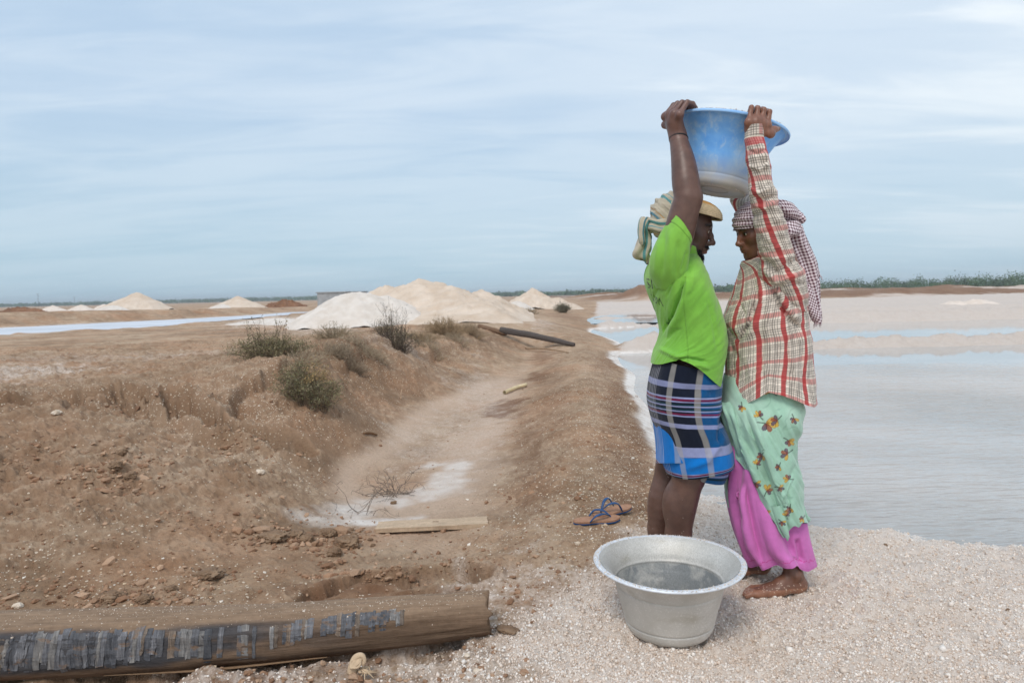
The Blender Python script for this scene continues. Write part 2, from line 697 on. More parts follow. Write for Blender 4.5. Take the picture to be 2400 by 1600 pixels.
def hgt(x, y, fine=True):
    x = np.asarray(x, float)
    y = np.asarray(y, float)
    r = np.hypot(x, y)
    far = sstep(60, 160, r)
    z = _tps(np.where(r > 160, x * 160 / np.maximum(r, 1), x), np.where(r > 160, y * 160 / np.maximum(r, 1), y))
    z = z * (1 - far) + far * np.clip(0.45 - 0.2 * np.tanh(x / 120.0), 0, .8)
    lm = (x < -8) & (r < 130)
    if lm.any():
        z[lm] = _left(x[lm], y[lm], r[lm], z[lm])
    rm = (y > 13.5) & (r < 200) & (x > 1)
    if rm.any():
        z[rm] = z[rm] + _right(x[rm], y[rm])
    if fine:
        nm = r < 90
        if nm.any():
            z[nm] = _near(x[nm], y[nm], r[nm], z[nm])
    return z


def _left(x, y, r, z):
    """the left canal and the embankment beyond it"""
    xf = np.interp(y, XF_Y, XF_X) + .5 * fb2(y * .5, y * 0 + 3, 3, 5)
    xn = np.interp(y, XN_Y, XN_X) + .45 * fb2(y * .7, y * 0 + 9, 3, 6)
    yo = sstep(4, 12, y) * (1 - sstep(44, 50, y))
    can = sstep(xf - .3, xf + .6, x) * (1 - sstep(xn - .5, xn + .1, x)) * yo
    z = z * (1 - can) + can * 0.2
    bz = np.clip(.90 - (y - 30) * .012, .5, .9) + .07 * fb2(x * .5, y * .5, 3, 8)
    bank = sstep(0.0, 2.6, xf - .1 - x + .25 * fb2(x * 1.3, y * 1.3, 3, 9)) * sstep(4, 12, y) * (1 - sstep(80, 130, r))
    z = z * (1 - bank) + bank * bz
    return z + np.exp(-((x - xn - .5) / .6) ** 2) * yo * .05 * fb2(x * 1.1, y * .8, 3, 12)


def _right(x, y):
    """salt ridges between the ponds, the flats and the brown embankment behind"""
    z = np.zeros(x.shape)
    on = sstep(-.3, .7, x - xb(y))
    for yc, hw, hh, sd_ in ((RIM_Y1, .85, .46, 21), (RIM_Y2, 1.3, .42, 31), (33.0, 1.2, .22, 41), (45.0, 2.5, .22, 51), (58.0, 3.0, .25, 61)):
        c = yc + .012 * x + .22 * fb2(x * .35, x * 0 + sd_, 3, sd_)
        d = np.abs(y - c + .14 * fb2(x * 1.7, y * 1.7, 3, sd_ + 3)) / hw
        prof = np.clip(1 - d, 0, 1) ** .8 * (1 + .16 * fb2(x * 1.2, y * 1.4, 4, sd_ + 5) + .20 * fb2(x * 4.5 + y * 3, y * 4.5, 4, sd_ + 6, .6))
        z = z + on * hh * prof * (1 - sstep(60, 75, y))
    flat = sstep(25, 27, y) * on * (1 - sstep(66, 72, y))
    z = z + flat * (.05 * fb2(x * .16, y * .25, 4, 71) + .02)
    eb = sstep(70, 76, y + 2 * fb2(x * .05, y * .05, 3, 81)) * (1 - sstep(96, 110, y)) * sstep(2, 8, x - 4)
    z = z + eb * (.62 + .30 * fb2(x * .12, y * .12, 4, 83) + .1 * fb2(x * .6, y * .6, 3, 85))
    mound = np.exp(-(((x - 14.4) / 1.9) ** 2 + ((y - 73) / 2.5) ** 2))
    return z + mound * 1.35 * (1 + .25 * fb2(x * .8, y * .8, 3, 87))


def _near(x, y, r, z):
    """eroded bank lip and gullies, roughness, heaped salt"""
    near = 1 - sstep(14, 20, r)
    lm = (x < 0) & (r < 20)
    if lm.any():
        X, Y = x[lm], y[lm]
        d, arc, side = seg_dist(X + .05 * fb2(X * 5, Y * 5, 3, 91), Y + .05 * fb2(X * 5 + 40, Y * 5, 3, 92), LIP)
        dwn = d * side           # positive towards the channel
        A = .06 + .09 * sstep(-.1, .5, fb2(arc * 1.3, arc * 0 + 2, 3, 95))
        zz = -near[lm] * A * sstep(0.0, .05, dwn) * np.exp(-np.maximum(dwn, 0) / .35) * (1 + .4 * fb2(X * 9, Y * 9, 3, 96))
        zz = zz + near[lm] * .03 * np.exp(-(dwn + .12) ** 2 / .02)
        X2, Y2 = X + .075 * fb2(X * 6, Y * 6, 4, 97, .6), Y + .075 * fb2(X * 6, Y * 6 + 30, 4, 98, .6)
        for pl, wd, dp in GULLY + HOLES:
            pa = np.array(pl)
            bb = (X > pa[:, 0].min() - .6) & (X < pa[:, 0].max() + .6) & (Y > pa[:, 1].min() - .6) & (Y < pa[:, 1].max() + .6)
            if bb.any():
                xx, yy = X2[bb], Y2[bb]
                d, arc, side = seg_dist(xx, yy, pl)
                zz[bb] += -dp * (1 - sstep(.45, 1.0, d / wd)) * (1 + .55 * fb2(xx * 16, yy * 16, 4, 99, .6)) + .25 * dp * np.exp(-((d / wd - 1.3) / .35) ** 2)
        z[lm] += zz
    land = 1 - sstep(-.3, .3, x - xb(y)) * sstep(3.6, 4.4, y)
    rough = .35 + .65 * sstep(.03, .2, z) * near
    chan = np.exp(-((z + .14) / .05) ** 2)
    rough = rough * (1 - .7 * chan)
    tt = land * (1 - sstep(40, 90, r)) * rough
    z = z + tt * .030 * fb2(x * 2.2, y * 2.2, 4, 101)
    nm = (r < 20) & (land > 0)
    X, Y = x[nm], y[nm]
    q = tt[nm] * near[nm] * (.036 * fb2(X * 8, Y * 8, 4, 103, .6) + .018 * fb2(X * 26, Y * 26, 3, 105, .6))
    lum = sstep(.25, .8, fb2(X * 1.6, Y * 1.6, 3, 107)) * near[nm] * (1 - sstep(-.2, .6, X)) * sstep(-.05, .05, z[nm])
    z[nm] += q + lum * .055 * np.abs(fb2(X * 13, Y * 13, 4, 109, .6))
    sm = (r < 7) & (x > -1.2)
    if sm.any():
        X, Y = x[sm], y[sm]
        z[sm] += salt_front(X, Y) * (.016 * fb2(X * 3.1, Y * 4.2, 3, 111) + .012 * fb2(X * 12, Y * 12, 3, 115) + .008 * fb2(X * 42, Y * 42, 2, 113) * (1 - sstep(4, 7, r[sm])))
    return z


_sf_line = None


def salt_front(x, y):
    """how far a place belongs to the salt heap the two people stand on (0..1)"""
    global _sf_line
    if _sf_line is None:
        _sf_line = np.array(gpoly([(1120, 1720, 0), (1130, 1590, 0), (1180, 1460, 0), (1330, 1370, 0), (1470, 1310, .02), (1590, 1240, .02), (1625, 1180, -.05), (1640, 1140, -.1)]))
    xl = np.interp(y, _sf_line[:, 1], _sf_line[:, 0])
    w = np.interp(y, [0, 2.4, 3.2, 4.2], [.35, .32, .2, .08])
    n = fb2(x * 4, y * 4, 4, 121) * .9
    s = sstep(-1, 1, (x - xl) / w + n)
    return s * (1 - sstep(4.4, 5.2, y))


def blob(x, y, px, py, rx, ry, z0, soft=.5, seed=0, na=.5):
    c = G(px, py, z0)
    a = G(px, py - ry, z0)
    b = G(px, py + ry, z0)
    wx = rx * math.hypot(c[0], c[1]) / F_PX
    wy = max(abs(a[1] - b[1]) / 2, .03)
    dx, dy = (x - c[0]), (y - c[1])
    # along the line of sight the ground patch is long
    ang = math.atan2(c[0], c[1])
    ux, uy = dx * math.cos(ang) - dy * math.sin(ang), dx * math.sin(ang) + dy * math.cos(ang)
    d = np.hypot(ux / wx, uy / wy) + na * fb2(x * 7, y * 7, 3, 200 + seed)
    return 1 - sstep(1 - soft, 1 + soft, d)


def ground_masks(x, y, z):
    r = np.hypot(x, y)
    sf = salt_front(x, y)
    ponds = sstep(-.1, .25, x - xb(y) + .15 * fb2(x * 2, y * 2, 3, 131)) * sstep(4.0, 4.8, y) * (1 - sstep(68, 71, y))
    emb = sstep(69, 72, y) * sstep(2, 8, x - 4)
    salt = np.maximum(sf, ponds * (1 - emb))
    salt = np.maximum(salt, emb * .7 * sstep(.15, .5, fb2(x * .10, y * .35, 4, 149)))
    # dusting of salt in front of and below the log, and on the flat at the left
    dust = 0 * x
    for i, (px, py, rx, ry, zz, am) in enumerate([(760, 1580, 420, 60, 0, .75), (1050, 1560, 260, 90, 0, .6), (20, 880, 110, 22, .4, .8), (1230, 1420, 160, 110, 0, .55),
                                                  (330, 835, 150, 8, .4, .35), (60, 840, 80, 8, .4, .3), (640, 752, 70, 10, .36, .9), (760, 772, 70, 8, .38, .5), (1270, 770, 30, 10, .15, .5), (900, 800, 70, 10, .5, .3),
                                                  (1120, 930, 60, 55, -.14, .35), (1060, 1015, 110, 50, -.15, .3)]):
        dust = np.maximum(dust, am * blob(x, y, px, py, rx, ry, zz, .6, i, .8))
    salt = np.maximum(salt, dust * (.55 + .45 * fb2(x * 30, y * 30, 2, 133)))
    # white dried crust: channel floor and the waterline of the ponds
    cr = 0 * x
    for i, (px, py, rx, ry, am) in enumerate([(815, 1205, 60, 22, .75), (905, 1165, 70, 18, .6), (1000, 1150, 80, 16, .6), (1050, 1120, 46, 18, .65), (1078, 1090, 26, 12, .6), (1015, 1080, 50, 7, .6), (860, 1228, 90, 10, .7), (760, 1240, 60, 16, .5)]):
        cr = np.maximum(cr, am * blob(x, y, px, py, rx, ry, -.13, .55, 40 + i, .5))
    edge = 1.6 * np.exp(-((z + .100) / .028) ** 2) * sstep(-.6, -.2, x - xb(y) + .25) * sstep(3.9, 4.5, y) * (1 - sstep(30, 36, y)) * (1 - sstep(1.2, 1.8, x - xb(y)))
    edge2 = np.exp(-((z + .115) / .012) ** 2) * sf * .8
    cr = np.maximum(np.maximum(cr, edge), edge2)
    canal_edge = np.exp(-((z - .34) / .03) ** 2) * (1 - sstep(-14.3, -13.5, x)) * .3 * (r > 18)
    cr = np.maximum(cr, canal_edge)
    # damp dark red-brown earth
    dp = .9 * emb + 0 * x
    for i, (px, py, rx, ry, zz, am) in enumerate([(1185, 958, 45, 22, -.14, .9), (1260, 888, 25, 10, -.1, .7), (850, 1375, 120, 22, -.03, .8), (1050, 1350, 60, 18, -.03, .9), (1270, 838, 25, 10, -.07, .6),
                                                  (1420, 850, 25, 30, .05, .5), (1490, 1080, 40, 120, -.02, .6), (1450, 960, 30, 90, .0, .6), (620, 1590, 330, 22, 0, .6), (1300, 905, 30, 70, .0, .3), (1240, 1050, 30, 90, -.03, .45),
                                                  (900, 1395, 150, 10, 0, .7), (1330, 740, 40, 6, .12, .5)]):
        dp = np.maximum(dp, am * blob(x, y, px, py, rx, ry, zz, .6, 80 + i, .7))
    # brown streaks of mud across the salt flats
    fl = sstep(26, 29, y) * ponds
    dp = np.maximum(dp, fl * .75 * sstep(.22, .50, fb2(x * .22, y * 1.5, 4, 145)))
    dp = np.maximum(dp, ponds * .7 * np.exp(-((z + .06) / .03) ** 2) * sstep(.1, .5, fb2(x * .9, y * 1.3, 3, 147)) * (y > 13))
    lipd, arc, side = seg_dist(x, y, LIP)
    near = 1 - sstep(14, 20, r)
    # broken shell: thick on the bank tops and on the berm
    sh = .10 + .62 * sstep(.0, .7, fb2(x * 1.5, y * 1.5, 4, 141))
    sh = sh + .8 * np.exp(-(lipd / .5) ** 2) * near
    bx = np.interp(y, [2.5, 4, 6, 10, 15], [.35, .55, .75, 1.15, 1.8])
    sh = sh + 1.0 * np.exp(-((x - bx - .1) / .38) ** 2) * sstep(2.5, 3.2, y) * (1 - sstep(16, 22, y))
    chan = np.exp(-((z + .14) / .045) ** 2) * near * (x < .9)
    sh = sh * (1 - .85 * chan) * (1 - salt)
    pan = ponds * (1 - sf)
    return dict(pan=np.clip(pan, 0, 1), salt=np.clip(salt, 0, 1), crust=np.clip(cr, 0, 1), damp=np.clip(dp, 0, 1), shell=np.clip(sh, 0, 1.3), chan=chan)


GRID = {}


def look(x, y, what='z'):
    """height or mask of the finished ground sheet at x, y"""
    g = GRID
    x, y = np.atleast_1d(np.asarray(x, float)), np.atleast_1d(np.asarray(y, float))
    r = np.clip(np.hypot(x, y), g['r'][0], g['r'][-1] * .999)
    t = np.arctan2(x, y)
    t = np.where(t < g['th'][0], t + 2 * np.pi, t)
    i = np.clip(np.searchsorted(g['r'], r, 'right') - 1, 0, len(g['r']) - 2)
    j = np.clip(np.searchsorted(g['th'], t, 'right') - 1, 0, g['n'] - 1)
    fr = (r - g['r'][i]) / (g['r'][i + 1] - g['r'][i])
    ft = (t - g['th'][j]) / (g['th'][j + 1] - g['th'][j])
    j2 = (j + 1) % g['n']
    A = g[what]
    return (A[i, j] * (1 - ft) + A[i, j2] * ft) * (1 - fr) + (A[i + 1, j] * (1 - ft) + A[i + 1, j2] * ft) * fr


def build_ground():
    fine = np.linspace(-40, 40, 760)
    coarse = np.linspace(40, 320, 64)[1:-1]
    th = R(1) * np.concatenate([fine, coarse])
    r1 = np.geomspace(.25, 1.9, 24)[:-1]
    r2 = np.geomspace(1.9, 22, 520)[:-1]
    r3 = np.geomspace(22, 120, 190)[:-1]
    r4 = np.geomspace(120, 2600, 26)
    rr = np.concatenate([r1, r2, r3, r4])
    RR, TH = np.meshgrid(rr, th, indexing='ij')
    X = (RR * np.sin(TH)).ravel()
    Y = (RR * np.cos(TH)).ravel()
    Z = hgt(X, Y)
    k = ground_masks(X, Y, Z)
    Zg = Z.reshape(len(rr), -1)
    dr = np.abs(np.gradient(Zg, axis=0)) / np.gradient(rr)[:, None]
    dt = np.abs(np.roll(Zg, -1, 1) - np.roll(Zg, 1, 1)) / (rr[:, None] * np.maximum((np.roll(th, -1) - np.roll(th, 1)) % (2 * np.pi), 1e-4)[None])
    k['steep'] = (sstep(.18, .75, np.hypot(dr, dt)) * (rr[:, None] < 40)).ravel()
    V = np.stack([X, Y, Z], 1)
    F = gridF(len(rr), len(th), True)[:, ::-1]
    c0 = len(V)
    V = np.concatenate([V, [[0, 0, Z[:len(th)].mean()]]])
    j = np.arange(len(th))
    T = np.stack([j, (j + 1) % len(th), np.full(len(th), c0)], 1)[:, ::-1]
    at = {a: np.append(b, 0) for a, b in k.items()}
    GRID.update(r=rr, th=np.append(th, th[0] + 2 * np.pi), n=len(th), z=Z.reshape(len(rr), -1), **{a: b.reshape(len(rr), -1) for a, b in k.items()})
    o = mobj('ground', V, [F, T[:, ::-1]], MAT['ground'], attrs=at)
    tag(o, kind='structure')
    return o


def mat_ground():
    mt, nt, bs = new_mat('earth and salt ground')
    co = nt.nodes.new('ShaderNodeTexCoord').outputs['Object']

    def at(n):
        a = nt.nodes.new('ShaderNodeAttribute')
        a.attribute_name = n
        return a.outputs['Fac']
    big = tex_noise(nt, .55, 5, .6, co)
    mid = tex_noise(nt, 4.5, 6, .65, co)
    fin = tex_noise(nt, 55, 5, .7, co)
    vf = tex_noise(nt, 260, 3, .7, co)
    base = ramp(nt, [(0.32, S(122, 98, 76)), (0.44, S(158, 131, 106)), (0.55, S(186, 160, 134)), (0.68, S(206, 186, 163))])
    nt.links.new(math_n(nt, 'ADD', math_n(nt, 'MULTIPLY', big, .55), math_n(nt, 'MULTIPLY', mid, .45)), base.inputs[0])
    red = ramp(nt, [(0.45, (0, 0, 0)), (0.66, (1, 1, 1))])
    nt.links.new(tex_noise(nt, 1.1, 5, .6, co, .4), red.inputs[0])
    c = mixc(nt, math_n(nt, 'MULTIPLY', red.outputs[0], .42), base.outputs[0], S(176, 124, 88))
    c = mixc(nt, math_n(nt, 'MULTIPLY', at('steep'), .6), c, S(138, 108, 84))
    c = mixc(nt, math_n(nt, 'MULTIPLY', at('chan'), .75), c, S(208, 182, 160))
    grain = ramp(nt, [(0.28, (.52, .50, .48)), (0.5, (1, 1, 1)), (0.74, (1.22, 1.2, 1.18))])
    nt.links.new(math_n(nt, 'ADD', math_n(nt, 'MULTIPLY', fin, .6), math_n(nt, 'MULTIPLY', vf, .4)), grain.inputs[0])
    c = mixc(nt, .8, c, grain.outputs[0], 'MULTIPLY')
    c = mixc(nt, math_n(nt, 'MULTIPLY', at('damp'), .8), c, S(116, 82, 60))
    # small shell grit
    vo = nt.nodes.new('ShaderNodeTexVoronoi')
    vo.inputs['Scale'].default_value = 85
    vo.inputs['Randomness'].default_value = 1
    nt.links.new(co, vo.inputs['Vector'])
    sp = nt.nodes.new('ShaderNodeSeparateColor')
    nt.links.new(vo.outputs['Color'], sp.inputs[0])
    sel = math_n(nt, 'LESS_THAN', sp.outputs[0], math_n(nt, 'MULTIPLY', at('shell'), .22))
    dot = math_n(nt, 'LESS_THAN', vo.outputs['Distance'], math_n(nt, 'MULTIPLY', sp.outputs[1], .62))
    grit = math_n(nt, 'MULTIPLY', sel, dot)
    c = mixc(nt, grit, c, S(224, 206, 184))
    # salt
    sc1 = ramp(nt, [(0.25, S(210, 190, 174)), (0.5, S(228, 213, 200)), (0.75, S(239, 230, 222))])
    nt.links.new(math_n(nt, 'ADD', math_n(nt, 'MULTIPLY', mid, .5), math_n(nt, 'MULTIPLY', fin, .5)), sc1.inputs[0])
    sm = math_n(nt, 'ADD', at('salt'), math_n(nt, 'MULTIPLY', math_n(nt, 'SUBTRACT', fin, .5), math_n(nt, 'MULTIPLY', math_n(nt, 'MULTIPLY', at('salt'), math_n(nt, 'SUBTRACT', 1.0, at('salt'))), 6)), clamp=True)
    sc1b = mixc(nt, math_n(nt, 'MULTIPLY', at('pan'), .55), sc1.outputs[0], S(184, 172, 163))
    saltc = mixc(nt, .35, sc1b, grain.outputs[0], 'MULTIPLY')
    c = mixc(nt, sm, c, saltc)
    wc = math_n(nt, 'MULTIPLY', at('crust'), math_n(nt, 'SUBTRACT', math_n(nt, 'MULTIPLY', mid, 2.4), .35), clamp=True)
    c = mixc(nt, wc, c, S(236, 229, 222))
    nt.links.new(c, bs.inputs['Base Color'])
    bs.inputs['Roughness'].default_value = .92
    bs.inputs['Specular IOR Level'].default_value = .15
    h = math_n(nt, 'ADD', math_n(nt, 'MULTIPLY', fin, 1.0), math_n(nt, 'MULTIPLY', vf, .35))
    h = math_n(nt, 'ADD', h, math_n(nt, 'MULTIPLY', grit, .5))
    bump(nt, bs, h, .85, .018)
    return mt


def mat_water(name, deep, shallow, rough=.05, scale=1.0, bs_=1.0):
    mt, nt, bs = new_mat(name)
    co = nt.nodes.new('ShaderNodeTexCoord').outputs['Object']
    f = tex_noise(nt, .5, 4, .5, co)
    rp = ramp(nt, [(.35, deep), (.65, shallow)])
    nt.links.new(f, rp.inputs[0])
    nt.links.new(rp.outputs[0], bs.inputs['Base Color'])
    bs.inputs['Roughness'].default_value = rough
    bs.inputs['IOR'].default_value = 1.34
    bs.inputs['Specular IOR Level'].default_value = .5
    w1 = tex_noise(nt, 1, 3, .5, co, .3, (1.6 * scale, 8.0 * scale, 1))
    w2 = tex_noise(nt, 1, 2, .5, co, .2, (5 * scale, 20 * scale, 1))
    # wind patches: smooth mirror here, rippled there; calm under the lee of the ridge
    pt = ramp(nt, [(.30, (.25, .25, .25)), (.62, (1, 1, 1))])
    nt.links.new(tex_noise(nt, .28, 3, .5, co), pt.inputs[0])
    sp = nt.nodes.new('ShaderNodeSeparateXYZ')
    nt.links.new(co, sp.inputs[0])
    lee = nt.nodes.new('ShaderNodeMapRange')
    lee.inputs['From Min'].default_value = 11.8
    lee.inputs['From Max'].default_value = 7.5
    lee.inputs['To Min'].default_value = .006
    nt.links.new(sp.outputs[1], lee.inputs['Value'])
    h = math_n(nt, 'MULTIPLY', math_n(nt, 'ADD', w1, math_n(nt, 'MULTIPLY', w2, .4)), math_n(nt, 'MULTIPLY', pt.outputs[0], lee.outputs[0]))
    bump(nt, bs, h, bs_, .11)
    return mt


MAT = {}
MAT['ground'] = mat_ground()
MAT['water'] = mat_water('brine water', S(166, 166, 164), S(188, 184, 180))
MAT['canal'] = mat_water('still canal water', S(192, 196, 202), S(212, 214, 220), .55, 1, .05)
build_ground()


def water(name, xs, ys, z, mat='water'):
    """a flat sheet of water; the banks of the ground cut its outline"""
    nx, ny = 12, 12
    X, Y = np.meshgrid(np.linspace(*xs, nx), np.linspace(*ys, ny), indexing='ij')
    V = np.stack([X.ravel(), Y.ravel(), np.full(X.size, z)], 1)
    return tag(mobj(name, V, gridF(nx, ny)[:, ::-1], MAT[mat]), kind='structure')


water('pond_water', (.3, 30), (2.9, 15.2), -.12)
water('pond_water', (1.5, 50), (15.2, 26.2), -.10)
water('pond_water', (3.0, 60), (27.5, 66), -.035)
water('canal_water', (-26, -13), (8, 50), .335, 'canal')

# ================================================================== salt heaps, bank, trees, far buildings
MAT['salt_white'] = simple_mat('fresh white salt', S(206, 193, 180), S(224, 214, 204), 3, .9, .5, .02, 40)
MAT['salt_beige'] = simple_mat('weathered beige salt', S(198, 176, 154), S(220, 202, 184), 1.6, .92, .6, .03, 22)
MAT['salt_pink'] = simple_mat('pale pinkish salt', S(212, 194, 178), S(228, 214, 202), 2.0, .92, .5, .03, 20)
MAT['earth'] = simple_mat('heaped brown earth', S(112, 78, 56), S(150, 110, 82), 1.4, .95, .8, .08, 9)


def heap(name, label, cat, mat, peaks, lump=.04, seed=0, group=None, n=110, ridge=.06):
    """a heap on the ground: peaks are (x, y, height, radius x, radius y, exponent)"""
    x0 = min(p[0] - p[3] for p in peaks)
    x1 = max(p[0] + p[3] for p in peaks)
    y0 = min(p[1] - p[4] for p in peaks)
    y1 = max(p[1] + p[4] for p in peaks)
    X, Y = np.meshgrid(np.linspace(x0, x1, n), np.linspace(y0, y1, n), indexing='ij')
    x, y = X.ravel(), Y.ravel()
    w = (x1 - x0)
    k = 5.0 / w
    h = np.full(x.shape, -1.0)
    for i, (cx, cy, hh, rx, ry, e) in enumerate(peaks):
        a = np.arctan2(y - cy, x - cx)
        rho = np.hypot((x - cx) / rx, (y - cy) / ry)
        rho = rho * (1 + .10 * fb2(np.cos(a) * 1.5 + seed, np.sin(a) * 1.5 + i * 5, 3, seed)) + ridge * fb2(x * k * 1.5, y * k * 1.5, 3, seed + 3) * rho
        rs = np.sqrt(rho ** 2 + .05 ** 2) - .05
        v = hh * (np.sign(1 - rs) * np.abs(1 - np.minimum(rs, 1.6) ** e))
        h = np.maximum(h, v)
    h = h + lump * fb2(x * k * 3, y * k * 3, 4, seed + 7) * np.clip(h * 4, 0, 1) + lump * .4 * fb2(x * k * 11, y * k * 11, 3, seed + 9) * np.clip(h * 4, 0, 1)
    z = look(x, y) + np.maximum(h, -.25)
    F = gridF(n, n)[:, ::-1]
    keep = (h[F] > -.2).any(1)
    F = F[keep]
    used = np.unique(F)
    mp = np.zeros(len(x), int)
    mp[used] = np.arange(len(used))
    c = peaks[0]
    V = np.stack([x, y, z], 1)[used]
    zc = float(look(c[0], c[1])[0])
    o = mobj(name, V - np.array([c[0], c[1], zc]), mp[F], MAT[mat])
    o.location = (c[0], c[1], zc)
    tag(o, label, cat, group)
    return o


def px_x(px, y):
    return (px - 1200) / 1600.0 * y


GH = 'heaps of harvested salt'
heap('salt_heap', 'big white domed salt heap at the front, beside the beige ridge-shaped heap', 'salt heap', 'salt_white',
     [(px_x(838, 20.6), 20.6, .98, 2.0, 1.9, 1.35), (px_x(905, 20.8), 20.8, .80, 1.55, 1.7, 1.3)], .03, 3, GH)
heap('salt_heap', 'largest beige salt heap with a long ridge and several peaks', 'salt heap', 'salt_beige',
     [(px_x(990, 23.2), 23.2, 1.34, 2.9, 2.9, 1.0), (px_x(905, 24), 24, 1.13, 1.8, 2.2, 1.1), (px_x(1060, 22.5), 22.5, .98, 2.2, 3.0, 1.1), (px_x(1110, 21.3), 21.3, .60, 1.8, 3.2, 1.2), (px_x(1130, 25), 25, .88, 1.9, 2.4, 1.1)],
     .09, 11, GH, 150, .10)
heap('salt_heap', 'tall pointed salt cone on the left embankment, third heap from the left edge', 'salt heap', 'salt_beige',
     [(px_x(328, 42), 42, 1.12, 2.2, 2.2, .95)], .03, 23, GH)
heap('salt_heap', 'low white heap at the foot of the tall pointed cone', 'salt heap', 'salt_white',
     [(px_x(272, 40), 40, .30, 1.1, 1.0, 1.3)], .03, 25, GH, 60)
heap('salt_heap', 'pointed beige salt cone with a white flank, standing between the two largest groups of heaps', 'salt heap', 'salt_beige',
     [(px_x(562, 58), 58, 1.10, 2.45, 2.2, .95)], .03, 31, GH)
heap('salt_heap', 'low white salt spread on the left flank of the beige cone', 'salt heap', 'salt_white',
     [(px_x(526, 56.5), 56.5, .42, 1.25, 1.0, 1.2)], .02, 33, GH, 60)
heap('salt_heap', 'small flat pale heap, nearest the brown mound at the left edge', 'salt heap', 'salt_pink', [(px_x(129, 48), 48, .46, 1.1, 1.0, 1.1)], .03, 41, GH, 60)
heap('salt_heap', 'small pale heap between the flat heap and the tall cone', 'salt heap', 'salt_pink', [(px_x(195, 48), 48, .55, 1.15, 1.0, 1.05)], .03, 43, GH, 60)
heap('salt_heap', 'small rounded heap half hidden behind the tall pointed cone', 'salt heap', 'salt_pink', [(px_x(248, 50), 50, .52, 1.0, 1.0, 1.1)], .03, 45, GH, 60)
heap('salt_heap', 'beige rounded heap far down the track with a second hump', 'salt heap', 'salt_beige',
     [(px_x(1252, 48), 48, 1.32, 2.1, 2.2, 1.1), (px_x(1302, 48), 48, .75, 2.0, 2.0, 1.1)], .10, 51, GH, 90)
heap('salt_heap', 'small bright white heap in front of the far rounded heap', 'salt heap', 'salt_white', [(px_x(1215, 44), 44, .55, 1.15, 1.0, 1.2)], .02, 53, GH, 60)
heap('salt_heap', 'low white spill of salt lying left of the big white heap', 'salt heap', 'salt_white',
     [(px_x(640, 24.5), 24.5, .16, 1.5, 1.0, 1.3), (px_x(700, 23), 23, .12, 1.0, .8, 1.3)], .05, 57, GH, 80)
heap('earth_mound', 'low brown earth mound at the far left edge on the bank', 'earth mound', 'earth', [(px_x(55, 46), 46, .38, 1.7, 1.2, 1.1)], .12, 61, 'mounds of brown earth', 60, .2)
heap('earth_mound', 'red-brown earth mound right of the pointed beige cone', 'earth mound', 'earth', [(px_x(672, 64), 64, .72, 2.0, 1.4, 1.2)], .2, 63, 'mounds of brown earth', 60, .2)
heap('salt_heap', 'pinkish salt heap on the pond flat at the right', 'salt heap', 'salt_pink', [(px_x(2290, 36), 36, .38, 1.6, 1.0, 1.1), (px_x(2235, 34), 34, .25, .8, .7, 1.2)], .08, 71, GH, 70)


def treeline():
    rng = np.random.default_rng(5)
    mb_v, mb_f, mb_c = [], [], []
    n0 = 0
    spots = []
    # px, distance, height
    for row in range(4):
        for px in np.arange(1180, 2900, 17.0):
            d = np.interp(px, [1180, 1420, 1900, 2400, 2900], [330, 280, 135, 108, 100]) * (1 + .06 * row) + rng.normal() * 2
            h = np.interp(px, [1180, 1420, 1900, 2400, 2900], [2.1, 2.2, 2.25, 2.3, 2.4]) * rng.uniform(.55, 1.15)
            spots.append((px + rng.normal() * 9, d, h, rng.uniform(1.1, 2.0) * max(1, d / 150)))
    for row in range(4):
        for px in np.arange(-700, 1200, 13.0):
            d = np.interp(px, [-700, 0, 600, 1200], [420, 470, 480, 360]) * (1 + .08 * row)
            h = np.interp(px, [-700, 0, 260, 420, 700, 1200], [2.6, 2.3, 2.9, 3.0, 3.1, 2.3]) * rng.uniform(.75, 1.0)
            spots.append((px + rng.normal() * 8, d, h, rng.uniform(2.5, 5)))
    for px, d, h, rw in spots:
        x = px_x(px, d)
        z0 = float(np.clip(0.45 - 0.2 * np.tanh(x / 120.0), 0, .8))
        n = 190 if d < 160 else 70
        u = rng.normal(size=(n, 3))
        u /= np.linalg.norm(u, axis=1, keepdims=True)
        u *= rng.uniform(.5, 1.0, size=(n, 1))
        c = np.array([x, d, z0 + h * .5]) + u * np.array([rw, rw, h * .55])
        c[:, 2] = np.maximum(c[:, 2], z0 + .1)
        c[:, 2] += .12 * h * rng.normal(size=n)
        s = rng.uniform(.5, 1.0, n) * (.20 if d < 160 else .7)
        a = rng.normal(size=(n, 2, 3))
        a[:, 0] /= np.linalg.norm(a[:, 0], axis=1, keepdims=True)
        a[:, 1] /= np.linalg.norm(a[:, 1], axis=1, keepdims=True)
        tri = np.stack([c + a[:, 0] * s[:, None], c + a[:, 1] * s[:, None], c - (a[:, 0] + a[:, 1]) * .6 * s[:, None]], 1)
        base = np.array([[.09, .15, .08], [.11, .17, .09], [.13, .18, .10], [.10, .14, .10]])[rng.integers(4)]
        cc = base * rng.uniform(.75, 1.3, size=(n, 1))
        mb_v.append(tri.reshape(-1, 3))
        mb_f.append(np.arange(n * 3).reshape(-1, 3) + n0)
        mb_c.append(np.repeat(cc, 3, 0))
        n0 += n * 3
    o = mobj('treeline', np.concatenate(mb_v), np.concatenate(mb_f), MAT['leaf'], None, False, np.concatenate(mb_c))
    tag(o, 'low dark green belt of thorn trees along the whole horizon', 'treeline', None, 'stuff')


MAT['leaf'] = col_mat('foliage', .8, .2, .2, 3, 0)
treeline()

